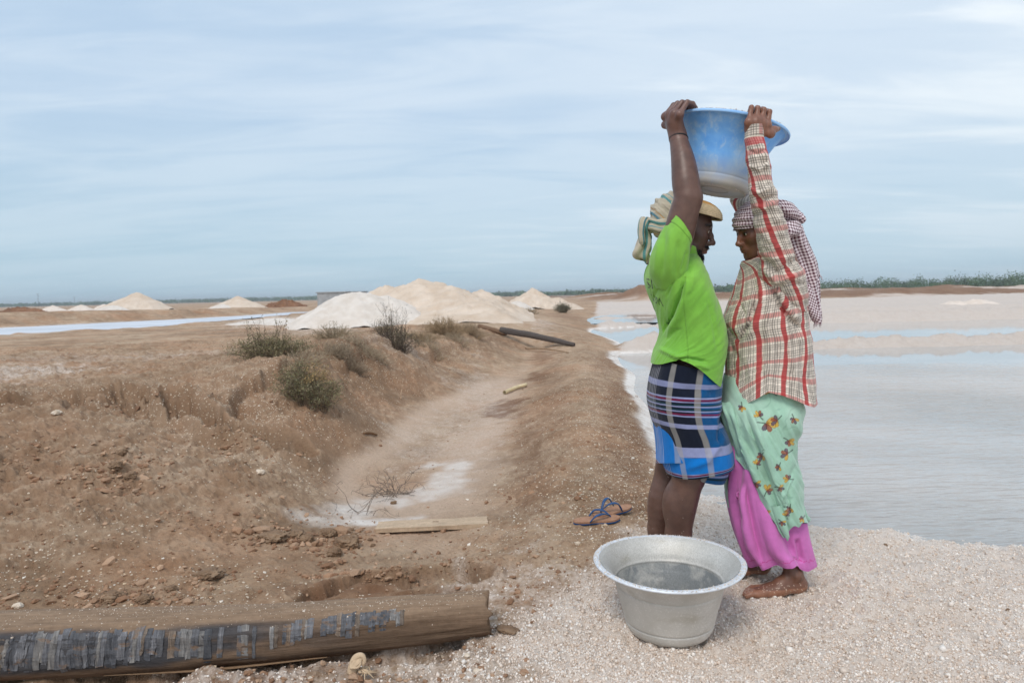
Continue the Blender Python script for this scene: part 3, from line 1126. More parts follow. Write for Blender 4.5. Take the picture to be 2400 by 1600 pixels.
MAT['concrete'] = simple_mat('grey rendered concrete', S(150, 152, 154), S(176, 178, 180), 2.5, .9, .3, .01)
sh = empty('concrete_shed', (px_x(806, 62), 62, .5), (0, 0, R(-24)))
tag(sh, 'small grey concrete shed showing above the big white salt heap', 'shed')
mb = MB()
for c, s in (((0, -1.5, .62), (3.1, .14, 1.24)), ((0, 1.5, .62), (3.1, .14, 1.24)), ((-1.48, 0, .62), (.14, 2.86, 1.24)), ((1.48, 0, .62), (.14, 2.86, 1.24))):
    mb.add(*boxVF(c, s))
mb.build('wall', MAT['concrete'], sh, False)
mb = MB()
mb.add(*boxVF((0, 0, 1.29), (3.3, 3.3, .09)))
mb.build('roof', MAT['concrete'], sh, False)

MAT['pole'] = simple_mat('weathered grey pole', S(96, 100, 104), S(120, 124, 128), 3, .8, 0)


def utility_pole(px, d, h, label):
    x = px_x(px, d)
    r = empty('utility_pole', (x, d, .5))
    tag(r, label, 'utility pole', 'poles on the far left horizon')
    mb = MB()
    mb.add(*tubeVF([(0, 0, 0), (0, 0, h)], [.22, .14], 8))
    mb.build('pole', MAT['pole'], r)
    mb = MB()
    mb.add(*boxVF((0, 0, h * .93), (2.2, .14, .14)))
    mb.add(*boxVF((0, 0, h * .82), (1.5, .14, .14)))
    mb.build('crossarm', MAT['pole'], r, False)
    for q in (-1.0, -.5, .5, 1.0):
        mb = MB()
        mb.add(*tubeVF([(q, 0, h * .93 + .07), (q, 0, h * .93 + .4)], [.08, .05], 6))
        mb.build('insulator', MAT['pole'], r)


utility_pole(95, 520, 10.0, 'taller grey pole standing above the trees at the left horizon')
utility_pole(180, 620, 8.0, 'shorter fainter pole right of the taller one on the left horizon')

# ================================================================== plants
MAT['stem'] = col_mat('dry plant stems', .9, .1, .2, 20, 0)
MAT['plant'] = col_mat('small leaves', .75, .25, .25, 12, 0)


def on_ground(px, py, z0=.2):
    """where the line of sight through px, py meets the ground"""
    d = ray(px, py)
    t = np.linspace(1.5, 60, 2400)
    P = np.array([0, 0, CAM_H]) + t[:, None] * d
    h = look(P[:, 0], P[:, 1])
    i = int(np.argmax(P[:, 2] < h))
    return np.array([P[i, 0], P[i, 1], h[i]])


def gz(x, y):
    return look(x, y)


def shrub(name, label, cat, c, rx, ry, h, stems, leaves, cols, scol=(.22, .165, .115), leaf=.022, seed=0, tall=0, group=None, droop=.3, thin=.0022, upright=.6):
    rng = np.random.default_rng(seed)
    root = empty(name, tuple(c))
    tag(root, label, cat, group)
    mb = MB()
    LV, LC = [], []
    for i in range(stems):
        a = rng.uniform(0, 2 * np.pi)
        q = math.sqrt(rng.uniform(0, 1))
        bx, by = .35 * q * rx * math.cos(a), .35 * q * ry * math.sin(a)
        ex, ey = q * rx * math.cos(a) * rng.uniform(.7, 1.1), q * ry * math.sin(a) * rng.uniform(.7, 1.1)
        hh = h * (1 - .55 * q * q) * rng.uniform(.6, 1.05)
        if i < tall:
            hh = h * rng.uniform(1.25, 1.7)
            ex, ey = ex * .6, ey * .6
        g0 = gz(c[0] + bx, c[1] + by)[0] - c[2] - .02
        P = spline([(bx, by, g0), (bx + (ex - bx) * .35 + rng.normal() * .02, by + (ey - by) * .35, g0 + hh * upright), (ex, ey, g0 + hh)], 8)
        P[1:] += rng.normal(size=(7, 3)) * h * .02
        mb.add(*tubeVF(P, np.linspace(thin * 1.6, thin * .5, 8), 4, False), np.array(scol) * rng.uniform(.7, 1.3))
        tw = rng.integers(2, 5)
        for _ in range(tw):
            k = rng.integers(2, 7)
            dirv = rng.normal(size=3) * .5 + np.array([0, 0, .6])
            Q = np.stack([P[k], P[k] + dirv * h * .12, P[k] + dirv * h * .22 + rng.normal(size=3) * h * .04])
            mb.add(*tubeVF(Q, [thin, thin * .7, thin * .4], 3, False), np.array(scol) * rng.uniform(.7, 1.3))
            if i >= tall:
                LV.append(Q[1:])
        if i >= tall:
            LV.append(P[3:])
        else:
            LV.append(P[5:])
    mb.build('stems', MAT['stem'], root)['kind'] = 'stuff'
    if leaves:
        A = np.concatenate(LV)
        k = rng.integers(len(A), size=leaves)
        p = A[k] + rng.normal(size=(leaves, 3)) * leaf * .9
        dv = rng.normal(size=(leaves, 3)) + np.array([0, 0, .9])
        dv /= np.linalg.norm(dv, axis=1, keepdims=True)
        sv = np.cross(dv, rng.normal(size=(leaves, 3)))
        sv /= np.linalg.norm(sv, axis=1, keepdims=True)
        ln = leaf * rng.uniform(.6, 1.4, size=(leaves, 1))
        V = np.stack([p, p + dv * ln * .5 + sv * ln * .16, p + dv * ln, p + dv * ln * .5 - sv * ln * .16], 1)
        cc = np.array([f(p[j] / np.array([rx, ry, h])) for j, f in enumerate([cols] * leaves)]) if callable(cols) else np.asarray(cols)[rng.integers(len(cols), size=leaves)]
        cc = cc * rng.uniform(.7, 1.3, size=(leaves, 1))
        o = mobj('foliage', V.reshape(-1, 3), np.arange(leaves * 4).reshape(-1, 4), MAT['plant'], root, False, np.repeat(cc, 4, 0))
        o['kind'] = 'stuff'
    return root


GREENS = [(.22, .20, .10), (.26, .23, .12), (.31, .26, .15), (.18, .175, .10), (.36, .29, .18)]
_r = np.random.default_rng(3)


def mixed(p):
    """yellow-green patch on the upper right of the slope shrub, grey-green elsewhere"""
    if p[0] > -.05 and p[2] > .45 and _r.random() < .75:
        return np.array((.42, .29, .13))
    return np.array(GREENS[_r.integers(4)])


GS = 'shrubs on the bank'
shrub('shrub', 'wide low green shrub with thin tall stalks on the bank top', 'shrub', on_ground(635, 838), .62, .36, .30, 170, 7600, GREENS + [(.16, .14, .06)], seed=1, tall=16, group=GS)
shrub('shrub', 'grey-green shrub with a yellow patch on the bank slope', 'shrub', on_ground(728, 945), .38, .28, .40, 150, 8500, mixed, seed=2, leaf=.018, group=GS)
shrub('shrub', 'dark brownish shrub with bare twigs in front of the big white heap', 'shrub', on_ground(925, 806), .48, .32, .42, 130, 3000, [(.17, .145, .095), (.21, .185, .11), (.14, .115, .085), (.24, .2, .12)], (.15, .115, .09), seed=3, tall=14, group=GS, leaf=.022)
shrub('shrub', 'dark round shrub far down the track below the distant heap', 'shrub', on_ground(1318, 733), .62, .5, .62, 90, 2600, [(.13, .13, .085), (.16, .16, .10), (.19, .17, .11)], seed=4, group=GS, leaf=.06, thin=.006)
shrub('dry_grass', 'tuft of tan dry grass beside the foot of the beige heap', 'grass tuft', on_ground(1045, 786), .55, .35, .36, 330, 900, [(.32, .22, .12), (.26, .18, .11)], (.44, .32, .2), seed=5, tall=0, group='tufts of dry grass', thin=.0025)
shrub('dry_grass', 'grey dry tuft on the bank lip, right of the slope shrub', 'grass tuft', on_ground(812, 845), .36, .22, .22, 180, 300, [(.28, .21, .14), (.2, .15, .1)], (.36, .28, .2), seed=6, group='tufts of dry grass', thin=.002)
shrub('dry_grass', 'sparse dry tuft behind the wide low green shrub', 'grass tuft', on_ground(785, 792), .45, .3, .26, 150, 200, [(.28, .21, .13)], (.38, .3, .2), seed=7, group='tufts of dry grass', thin=.002)
shrub('dry_grass', 'thin tan tuft in front of the beige heap, right of the dark shrub', 'grass tuft', on_ground(985, 800), .45, .25, .22, 200, 200, [(.3, .22, .13)], (.40, .3, .19), seed=8, group='tufts of dry grass', thin=.002)
shrub('dry_grass', 'dry grass clump at the right foot of the bank near the fallen log', 'grass tuft', on_ground(1105, 782), .4, .3, .26, 170, 200, [(.24, .18, .11)], (.38, .28, .18), seed=9, group='tufts of dry grass', thin=.0025)

for i, (px, py, w_, lab) in enumerate([(705, 852, .40, 'pale dry tuft between the wide green shrub and the slope shrub'), (760, 832, .42, 'grey dry tuft on the bank top above the eroded face'),
                                      (848, 822, .36, 'dry grey tuft at the right end of the eroded face'), (880, 838, .34, 'low dry tuft below the dark twiggy shrub'), (1010, 812, .4, 'low dry tuft on the slope below the tan grass'),
                                      (1072, 800, .4, 'dry tuft on the slope left of the fallen logs'), (1245, 735, .7, 'brown dry tuft far off, left of the dark round shrub')]):
    shrub('dry_grass', lab, 'grass tuft', on_ground(px, py), w_, w_ * .7, w_ * .5, 85, 160, [(.42, .34, .24), (.34, .28, .2)], (.42, .33, .23), seed=60 + i, group='tufts of dry grass', thin=.002 if i < 6 else .006, leaf=.02 if i < 6 else .05)


def tumble(c, R0, n, seed, label):
    """a dead tangle of curved twigs"""
    rng = np.random.default_rng(seed)
    root = empty('dead_bush', tuple(c))
    tag(root, label, 'dead bush')
    mb = MB()
    for i in range(n):
        a = rng.uniform(0, 2 * np.pi)
        d = np.array([math.cos(a), .5 * math.sin(a), rng.uniform(.05, .8)])
        P = [np.array([rng.normal() * .05, rng.normal() * .04, .0])]
        st = R0 * rng.uniform(.12, .22)
        for k in range(7):
            d = d + rng.normal(size=3) * .38 + np.array([0, 0, -.10 * k * .4])
            d /= np.linalg.norm(d)
            q = P[-1] + d * st
            q[2] = max(q[2], .004)
            P.append(q)
        P = spline(P, 14)
        col = np.array([.26, .205, .165]) * rng.uniform(.6, 1.2)
        mb.add(*tubeVF(P, np.linspace(.0022, .0009, 14), 4, False), col)
        for _ in range(2):
            k = rng.integers(3, 11)
            q = P[k] + rng.normal(size=(3, 3)).cumsum(0) * R0 * .07
            q[:, 2] = np.maximum(q[:, 2], .004)
            mb.add(*tubeVF(np.concatenate([P[k:k + 1], q]), np.linspace(.0016, .0007, 4), 3, False), col)
    mb.build('twigs', MAT['stem'], root)['kind'] = 'stuff'


tumble(on_ground(925, 1160), .24, 26, 4, 'dead grey tangle of twigs on the white crust of the channel')
tumble(on_ground(840, 1205), .30, 9, 9, 'few long bare twigs lying left of the wooden plank')


# ================================================================== loose stones, shells, crystals
def visible_points(n, rmin, rmax, rng, a0=-39, a1=39):
    """points spread so that they lie about evenly in view"""
    u = rng.uniform(0, 1, n)
    r = 1 / (1 / rmin + u * (1 / rmax - 1 / rmin))
    th = R(1) * rng.uniform(a0, a1, n)
    return r * np.sin(th), r * np.cos(th)


def build_loose():
    rng = np.random.default_rng(21)
    # broken shells and grit
    x, y = visible_points(150000, 2.0, 22, rng)
    z = look(x, y)
    k = {q: look(x, y, q) for q in ('shell', 'salt', 'chan')}
    keep = rng.uniform(0, 1, len(x)) < k['shell'] * .30
    x, y, z = x[keep], y[keep], z[keep]
    n = len(x)
    s = np.exp(rng.normal(math.log(.0030), .5, n)) * np.interp(np.hypot(x, y), [2, 6, 14], [.85, 1.15, 1.7])
    P = np.stack([x, y, z + s * .25], 1)
    V, F = scatter(OCT_V, OCT_F, P, s, rng, .55, .15)
    cols = np.array([S(226, 210, 190)[:3], S(236, 226, 212)[:3], S(205, 180, 152)[:3], S(176, 150, 126)[:3], S(150, 118, 92)[:3], S(214, 190, 160)[:3]])
    c = cols[rng.choice(6, n, p=[.20, .12, .22, .18, .14, .14])] * rng.uniform(.8, 1.05, (n, 1))
    o = mobj('shell_grit', V, F, MAT['grit'], None, False, np.repeat(c, 6, 0))
    tag(o, 'white broken shells and grit strewn over the bank and the berm', 'shell grit', None, 'stuff')
    # earth crumbs
    x, y = visible_points(60000, 2.0, 12, rng, -39, 12)
    z = look(x, y)
    k = {q: look(x, y, q) for q in ('shell', 'salt', 'chan')}
    lum = sstep(.0, .7, fb2(x * 1.6, y * 1.6, 3, 107))
    keep = rng.uniform(0, 1, len(x)) < (.10 + .5 * lum) * (1 - k['chan']) * (1 - k['salt']) * .26
    x, y, z = x[keep], y[keep], z[keep]
    n = len(x)
    s = np.exp(rng.normal(math.log(.0052), .55, n))
    # heaps of broken clods
    for px, py, sx, sy, k_, sz in ((300, 1095, 55, 40, 260, .011), (240, 1120, 60, 22, 120, .008), (690, 1262, 70, 16, 200, .011), (800, 1292, 34, 28, 90, .009), (640, 1258, 60, 12, 120, .009), (420, 1215, 60, 14, 70, .008),
                                   (180, 1395, 130, 26, 260, .0085), (330, 1400, 70, 16, 140, .008), (487, 1356, 45, 12, 110, .008), (860, 1352, 110, 12, 190, .0075), (1040, 1338, 60, 10, 110, .0075), (60, 1075, 60, 26, 120, .010), (560, 1040, 40, 20, 70, .010), (330, 955, 50, 14, 70, .010), (620, 1060, 60, 20, 60, .009)):
        c0 = on_ground(px, py)
        a0, b0 = on_ground(px, py - sy), on_ground(px, py + sy)
        wy = np.linalg.norm(a0[:2] - b0[:2]) / 2
        wx = sx * c0[1] / F_PX
        qx, qy = c0[0] + rng.normal(size=k_) * wx, c0[1] + rng.normal(size=k_) * wy
        x, y, z = np.append(x, qx), np.append(y, qy), np.append(z, look(qx, qy))
        s = np.append(s, np.exp(rng.normal(math.log(sz * .8), .55, k_)))
    n = len(x)
    P = np.stack([x, y, z + s * .2], 1)
    V, F = scatter(ICO_V, ICO_F, P, s, rng, .65, .24)
    c = np.array([S(160, 126, 100)[:3], S(142, 108, 84)[:3], S(178, 146, 120)[:3]])[rng.integers(3, size=n)] * rng.uniform(.85, 1.1, (n, 1))
    o = mobj('earth_crumbs', V, F, MAT['grit'], None, False, np.repeat(c, 12, 0))
    tag(o, 'small brown crumbs of dry earth on the near slope', 'earth crumbs', None, 'stuff')
    # salt crystals
    x, y = visible_points(175000, 1.9, 6.0, rng, -39, 42)
    sf = salt_front(x, y)
    z = look(x, y)
    gm = {'salt': look(x, y, 'salt')}
    keep = (rng.uniform(0, 1, len(x)) < np.maximum(sf * .8, gm['salt'] * .28)) & (z > -.118)
    x, y, z = x[keep], y[keep], z[keep]
    n = len(x)
    s = np.exp(rng.normal(math.log(.0034), .36, n))
    P = np.stack([x, y, z + s * .3], 1)
    V, F = scatter(OCT_V, OCT_F, P, s, rng, 1.0, .12)
    c = np.array([S(228, 211, 196)[:3], S(241, 232, 223)[:3], S(216, 195, 177)[:3], S(235, 222, 210)[:3], S(192, 170, 152)[:3]])[rng.choice(5, n, p=[.3, .25, .2, .2, .05])] * rng.uniform(.88, 1.04, (n, 1))
    o = mobj('salt_crystals', V, F, MAT['crystal'], None, True, np.repeat(c, 6, 0))
    tag(o, 'coarse pinkish white salt crystals heaped in the foreground', 'salt crystals', None, 'stuff')


MAT['grit'] = col_mat('shell and stone', .85, .2, .25, 200, 0)
MAT['crystal'] = col_mat('salt crystals', .55, .4, .12, 300, 0)
build_loose()

MAT['clod'] = simple_mat('dry earth clod', S(112, 88, 68), S(152, 126, 102), 18, .95, .8, .01, 60)
MAT['stone'] = simple_mat('pale stone', S(200, 180, 156), S(226, 212, 196), 22, .85, .5, .005, 80)


ICO4 = ico(4)


def clod(px, py, w, label, mat='clod', name='earth_clod', seed=0, flat=.7, group='lumps of earth near the channel', long=1.0, sink=.25, cat=None):
    p = on_ground(px, py)
    r = w / 2 * p[1] / F_PX
    V, F = ICO4
    V = V.copy()
    n = fb3(V[:, 0] * 1.4 + seed * 9, V[:, 1] * 1.4, V[:, 2] * 1.4, 3, seed) * .28 + fb3(V[:, 0] * 4, V[:, 1] * 4 + seed, V[:, 2] * 4, 3, seed + 5, .65) * (.24 if mat == 'clod' else .10)
    V *= (1 + n)[:, None]
    V *= np.array([r * long, r, r * flat])
    o = mobj(name, V, F, MAT[mat])
    o.location = (p[0], p[1] + r * .3, p[2] + r * flat * (1 - 2 * sink) * .8)
    o.rotation_euler = (0, 0, seed * 1.3 if long == 1 else -.5)
    tag(o, label, cat or ('earth clod' if mat == 'clod' else 'stone'), group)
    return o


clod(766, 1256, 36, 'single rounded brown clod on the pale crust above the row of lumps', seed=1, flat=.6)
clod(784, 1306, 34, 'round brown lump at the lower end of the big broken clod', seed=2, flat=.8)
clod(812, 1284, 50, 'biggest broken brown clod between the plank and the log', seed=3, flat=.7, long=1.35)
clod(766, 1330, 28, 'flat pale clod below the row of lumps by the channel', seed=4, flat=.6)
clod(829, 1259, 14, 'small dark lump touching the top of the big broken clod', seed=5)
clod(824, 1243, 11, 'small dark lump beside the left end of the plank', seed=6)
clod(868, 1270, 13, 'small brown lump below the left end of the plank', seed=7)
clod(874, 1282, 12, 'small rusty lump lowest under the plank', seed=8)
clod(720, 1272, 32, 'crumbly brown clump left of the big broken clod', seed=9)
clod(692, 1262, 46, 'rough brown clump at the foot of the slope, left of the crumbly one', seed=10, flat=.5)
clod(640, 1268, 60, 'large crumbled dark heap of earth at the foot of the slope', seed=11, flat=.4, long=1.2)
clod(258, 1404, 46, 'large brown clod just behind the log at the left', seed=12, flat=.5, long=1.25)
clod(336, 1412, 36, 'brown clod behind the log, right of the large one', seed=13, flat=.6)
clod(398, 1386, 26, 'small lighter clod behind the log', seed=14, flat=.55)
clod(487, 1358, 62, 'wide crusty lump of earth behind the middle of the log', seed=15, flat=.35)
clod(922, 1182, 14, 'dark round lump under the dead tangle of twigs', seed=16)
clod(270, 1098, 30, 'dark clod in the loose earth half way up the slope', seed=17)
clod(305, 1122, 26, 'dark clod below the other one half way up the slope', seed=18)
clod(285, 1072, 22, 'small clod uppermost in the loose earth on the slope', seed=19)
clod(40, 1424, 24, 'white stone behind the log at the left edge', 'stone', 'pale_stone', 20, .6, 'pale stones')
clod(131, 973, 20, 'white round stone high on the slope at the left', 'stone', 'pale_stone', 21, .7, 'pale stones')
clod(1355, 1278, 12, 'round pale stone on the berm left of the metal basin', 'stone', 'pale_stone', 22, .8, 'pale stones')
clod(610, 1115, 18, 'white stone on the slope above the large crumbled heap', 'stone', 'pale_stone', 23, .7, 'pale stones')
clod(1095, 1548, 14, 'little white shell stone in the grit right of the rope knot', 'stone', 'pale_stone', 24, .6, 'pale stones')
clod(1118, 1575, 15, 'white shell stone lowest in the grit below the log end', 'stone', 'pale_stone', 25, .5, 'pale stones')
clod(1190, 1483, 38, 'red-brown flake of bark lying on the salt by the log end', 'clod', 'bark_flake', 26, .25, 'bark pieces', 1.5, cat='bark flake')
clod(2364, 1433, 10, 'dark pebble on the salt near the right edge', 'clod', 'dark_pebble', 27, .7, 'dark pebbles on the salt', cat='pebble')
clod(2274, 1430, 6, 'tiny dark pebble left of the other one near the right edge', 'clod', 'dark_pebble', 28, .7, 'dark pebbles on the salt', cat='pebble')
clod(2076, 1279, 9, 'dark pebble on the salt bank by the water', 'clod', 'dark_pebble', 29, .6, 'dark pebbles on the salt', cat='pebble')


# ================================================================== timber
def mat_log():
    mt, nt, bs = new_mat('weathered timber')
    a = nt.nodes.new('ShaderNodeAttribute')
    a.attribute_name = 'Col'
    co = nt.nodes.new('ShaderNodeTexCoord').outputs['Object']
    g = tex_noise(nt, 1, 6, .7, co, .6, (6, 130, 130))
    g2 = tex_noise(nt, 60, 4, .6, co)
    rp = ramp(nt, [(.3, (.62, .6, .58)), (.55, (1, 1, 1)), (.75, (1.18, 1.16, 1.14))])
    nt.links.new(math_n(nt, 'ADD', math_n(nt, 'MULTIPLY', g, .65), math_n(nt, 'MULTIPLY', g2, .35)), rp.inputs[0])
    c = mixc(nt, 1, a.outputs['Color'], rp.outputs[0], 'MULTIPLY')
    nt.links.new(c, bs.inputs['Base Color'])
    bs.inputs['Roughness'].default_value = .9
    bs.inputs['Specular IOR Level'].default_value = .2
    bump(nt, bs, g, .7, .006)
    return mt


MAT['log'] = mat_log()


def mat_char():
    mt, nt, bs = new_mat('charred bark')
    a = nt.nodes.new('ShaderNodeAttribute')
    a.attribute_name = 'Col'
    co = nt.nodes.new('ShaderNodeTexCoord').outputs['Object']
    st = tex_noise(nt, 1, 5, .65, co, .5, (150, 14, 14))
    cr = tex_noise(nt, 1, 4, .6, co, .4, (18, 90, 90))
    rp = ramp(nt, [(.32, (.5, .5, .52)), (.5, (1.0, 1.0, 1.0)), (.68, (1.75, 1.7, 1.64))])
    nt.links.new(math_n(nt, 'ADD', math_n(nt, 'MULTIPLY', st, .75), math_n(nt, 'MULTIPLY', cr, .25)), rp.inputs[0])
    c = mixc(nt, 1, a.outputs['Color'], rp.outputs[0], 'MULTIPLY')
    wo = ramp(nt, [(.57, (0, 0, 0)), (.64, (1, 1, 1))])
    nt.links.new(tex_noise(nt, 1, 5, .65, co, .5, (16, 34, 34)), wo.inputs[0])
    c = mixc(nt, math_n(nt, 'MULTIPLY', wo.outputs[0], .8), c, S(132, 106, 84))
    nt.links.new(c, bs.inputs['Base Color'])
    bs.inputs['Roughness'].default_value = .65
    bs.inputs['Specular IOR Level'].default_value = .4
    bump(nt, bs, math_n(nt, 'ADD', st, math_n(nt, 'MULTIPLY', cr, .5)), .9, .006)
    return mt


MAT['char'] = mat_char()


C0 = np.array(S(214, 198, 182)[:3])


def build_log():
    A = np.array([-2.75, 1.98, .125])
    B = np.array([-.112, 2.381, .069])
    ax = (B - A)
    ln = np.linalg.norm(ax)
    ax /= ln
    rot = math.atan2(ax[1], ax[0])
    root = empty('timber_log', tuple(A), (0, -math.asin(ax[2]), rot))
    tag(root, 'long weathered log with charred bark lying across the near left corner', 'log')
    nu, nv = 330, 84
    u = np.linspace(0, 1, nu)
    th = np.linspace(0, 2 * np.pi, nv, endpoint=False)
    U, T = np.meshgrid(u * ln, th, indexing='ij')

    def prof(Ux, Tx):
        r0 = np.interp(Ux, [0, ln * .45, ln * .8, ln], [.112, .102, .086, .073])
        e = 2.45
        q = (np.abs(np.cos(Tx)) ** e + np.abs(np.sin(Tx)) ** e) ** (-1 / e)
        r = r0 * q
        r = r * (1 + .05 * fb2(Ux * 1.6, np.cos(Tx) * 2 + np.sin(Tx) * 3, 3, 300))
        r = r + .0022 * fb3(Ux * 6, np.cos(Tx) * 22, np.sin(Tx) * 22, 3, 301)
        # a long split near the lower front edge
        s = np.exp(-((Tx - (3.98 + .06 * np.sin(Ux * 3))) / .03) ** 2) * sstep(1.0, 1.5, Ux)
        r = r - .010 * s
        return r
    Rr = prof(U, T)
    bend = .018 * np.sin(U / ln * 5.5 + .6)
    x = U + 0
    # ragged right end
    endc = .016 * fb2(np.cos(T) * 3, np.sin(T) * 3, 3, 305) + .03 * np.cos(T) * 0
    x = np.where(U > ln * .97, U + (U - ln * .97) / (ln * .03) * endc, x)
    yv = Rr * np.cos(T)
    zv = Rr * np.sin(T) + bend
    V = np.stack([x, yv, zv], -1).reshape(-1, 3)
    F = gridF(nu, nv, True)
    # colours: dusty brown top, greyer sides; local -y is the front
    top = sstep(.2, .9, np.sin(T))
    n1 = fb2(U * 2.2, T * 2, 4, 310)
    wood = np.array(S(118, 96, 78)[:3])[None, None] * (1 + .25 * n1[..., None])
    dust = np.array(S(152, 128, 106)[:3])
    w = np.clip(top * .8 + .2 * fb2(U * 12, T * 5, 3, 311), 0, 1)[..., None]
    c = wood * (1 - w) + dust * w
    char = sstep(-.1, .45, fb2(U * 3.2, T * 1.6, 4, 312) + .75 - np.abs(T - 3.0) * .8) * sstep(2.25, 2.45, T) * (1 - sstep(3.55, 3.8, T)) * (1 - sstep(1.75, 2.3, U))
    c = c * (1 - char[..., None]) + np.array(S(78, 76, 78)[:3]) * char[..., None]
    cap = []
    k0 = len(V)
    # end grain disc
    rings = [np.array([[ln + .004, 0, bend[-1, 0]]])]
    V = np.concatenate([V, rings[0], [[0, 0, bend[0, 0]]]])
    j = np.arange(nv)
    bq = (nu - 1) * nv
    T1 = np.stack([bq + j, bq + (j + 1) % nv, np.full(nv, k0)], 1)
    T0 = np.stack([(j + 1) % nv, j, np.full(nv, k0 + 1)], 1)
    C = np.concatenate([c.reshape(-1, 3), [S(120, 92, 70)[:3]] * 2])
    mobj('trunk', V, [F, np.concatenate([T0, T1])], MAT['log'], root, True, C)
    # charred bark plates on the front face
    rng = np.random.default_rng(44)
    meshes = 0
    pos = .55
    while pos < ln - .24:
        dens = float(fb2(np.array([pos * 3.6]), np.array([7.0]), 3, 315)[0]) > np.interp(pos, [.5, 1.3, 2.0, ln], [-.6, -.7, -.45, -.3])
        wdt = rng.uniform(.008, .024)
        if dens and rng.uniform() < .95:
            t0 = 2.36 + .22 * float(fb2(np.array([pos * 3.1]), np.array([3.0]), 3, 313)[0]) + rng.normal() * .05
            hi = np.interp(pos, [.5, 1.3, 2.0, 2.3, ln], [3.75, 3.7, 3.45, 3.1, 2.75])
            t1 = t0 + (hi - t0) * np.clip(.88 + .3 * float(fb2(np.array([pos * 4.3]), np.array([9.0]), 3, 314)[0]) + rng.normal() * .06, .4, 1.08)
            if pos > 2.05 and rng.uniform() < .35:
                t1 = t0 + (hi - t0) * .5
            slant = np.interp(pos, [.5, 1.2, 1.8], [.03, .02, .004]) * rng.uniform(.5, 1.4)
            m_, k_ = 8, 3
            uu, tt = np.meshgrid(np.linspace(0, 1, k_), np.linspace(0, 1, m_), indexing='ij')
            edge = rng.normal(size=(k_, m_)) * .0012
            Uu = pos + uu * wdt + slant * (.5 - tt) + edge
            Tt = t0 + (t1 - t0) * tt + rng.normal(size=(k_, m_)) * .015
            thick = (.0008 + .0020 * rng.uniform()) * (1 + .5 * rng.normal(size=(k_, m_)) * .4)
            be = .018 * np.sin(Uu / ln * 5.5 + .6)
            rr_ = prof(Uu, Tt)
            outer = np.stack([Uu, (rr_ + thick) * np.cos(Tt), (rr_ + thick) * np.sin(Tt) + be], -1).reshape(-1, 3)
            inner = np.stack([Uu, (rr_ - .006) * np.cos(Tt), (rr_ - .006) * np.sin(Tt) + be], -1).reshape(-1, 3)
            Fo = gridF(k_, m_)
            nn = k_ * m_
            per = np.concatenate([np.arange(m_), np.arange(1, k_) * m_ + m_ - 1, (k_ - 1) * m_ + np.arange(m_ - 2, -1, -1), np.arange(k_ - 2, 0, -1) * m_])
            pn = np.roll(per, -1)
            side = np.stack([per, per + nn, pn + nn, pn], 1)
            cc = np.array([S(104, 104, 108)[:3], S(86, 87, 92)[:3], S(124, 121, 119)[:3], S(120, 106, 94)[:3]])[rng.choice(4, p=[.36, .28, .2, .16])] * rng.uniform(.75, 1.25)
            col = np.concatenate([np.broadcast_to(cc, (nn, 3)) * rng.uniform(.85, 1.15, (nn, 1)), np.broadcast_to(cc * .6, (nn, 3))])
            mobj('bark_plate', np.concatenate([outer, inner]), np.concatenate([Fo, side]), MAT['char'], root, False, col)
        pos += wdt - rng.uniform(.0, .0015) + (rng.uniform(.01, .05) if rng.uniform() < .07 else 0)
    gx = rng.uniform(.4, ln - .02, 1500)
    gt = rng.normal(1.75, .42, 1500)
    gr = prof(gx, gt)
    gp = np.stack([gx, gr * np.cos(gt), gr * np.sin(gt) + .018 * np.sin(gx / ln * 5.5 + .6)], 1)
    Vg, Fg = scatter(OCT_V, OCT_F, gp, np.exp(rng.normal(math.log(.0015), .4, 1500)), rng, .8)
    mobj('salt_grains', Vg, Fg, MAT['crystal'], root, False, np.broadcast_to(C0, Vg.shape))['kind'] = 'stuff'
    # a torn splinter hanging from the lower edge
    mb = MB()
    P = np.array([[ln - 1.25, -.07, -.088], [ln - .9, -.078, -.092], [ln - .55, -.074, -.083]])
    mb.add(*tubeVF(spline(P, 14), np.concatenate([np.linspace(.002, .007, 7), np.linspace(.007, .003, 7)]), 6, True, flat=.5), S(150, 122, 96)[:3])
    mb.build('splinter', MAT['log'], root)


build_log()


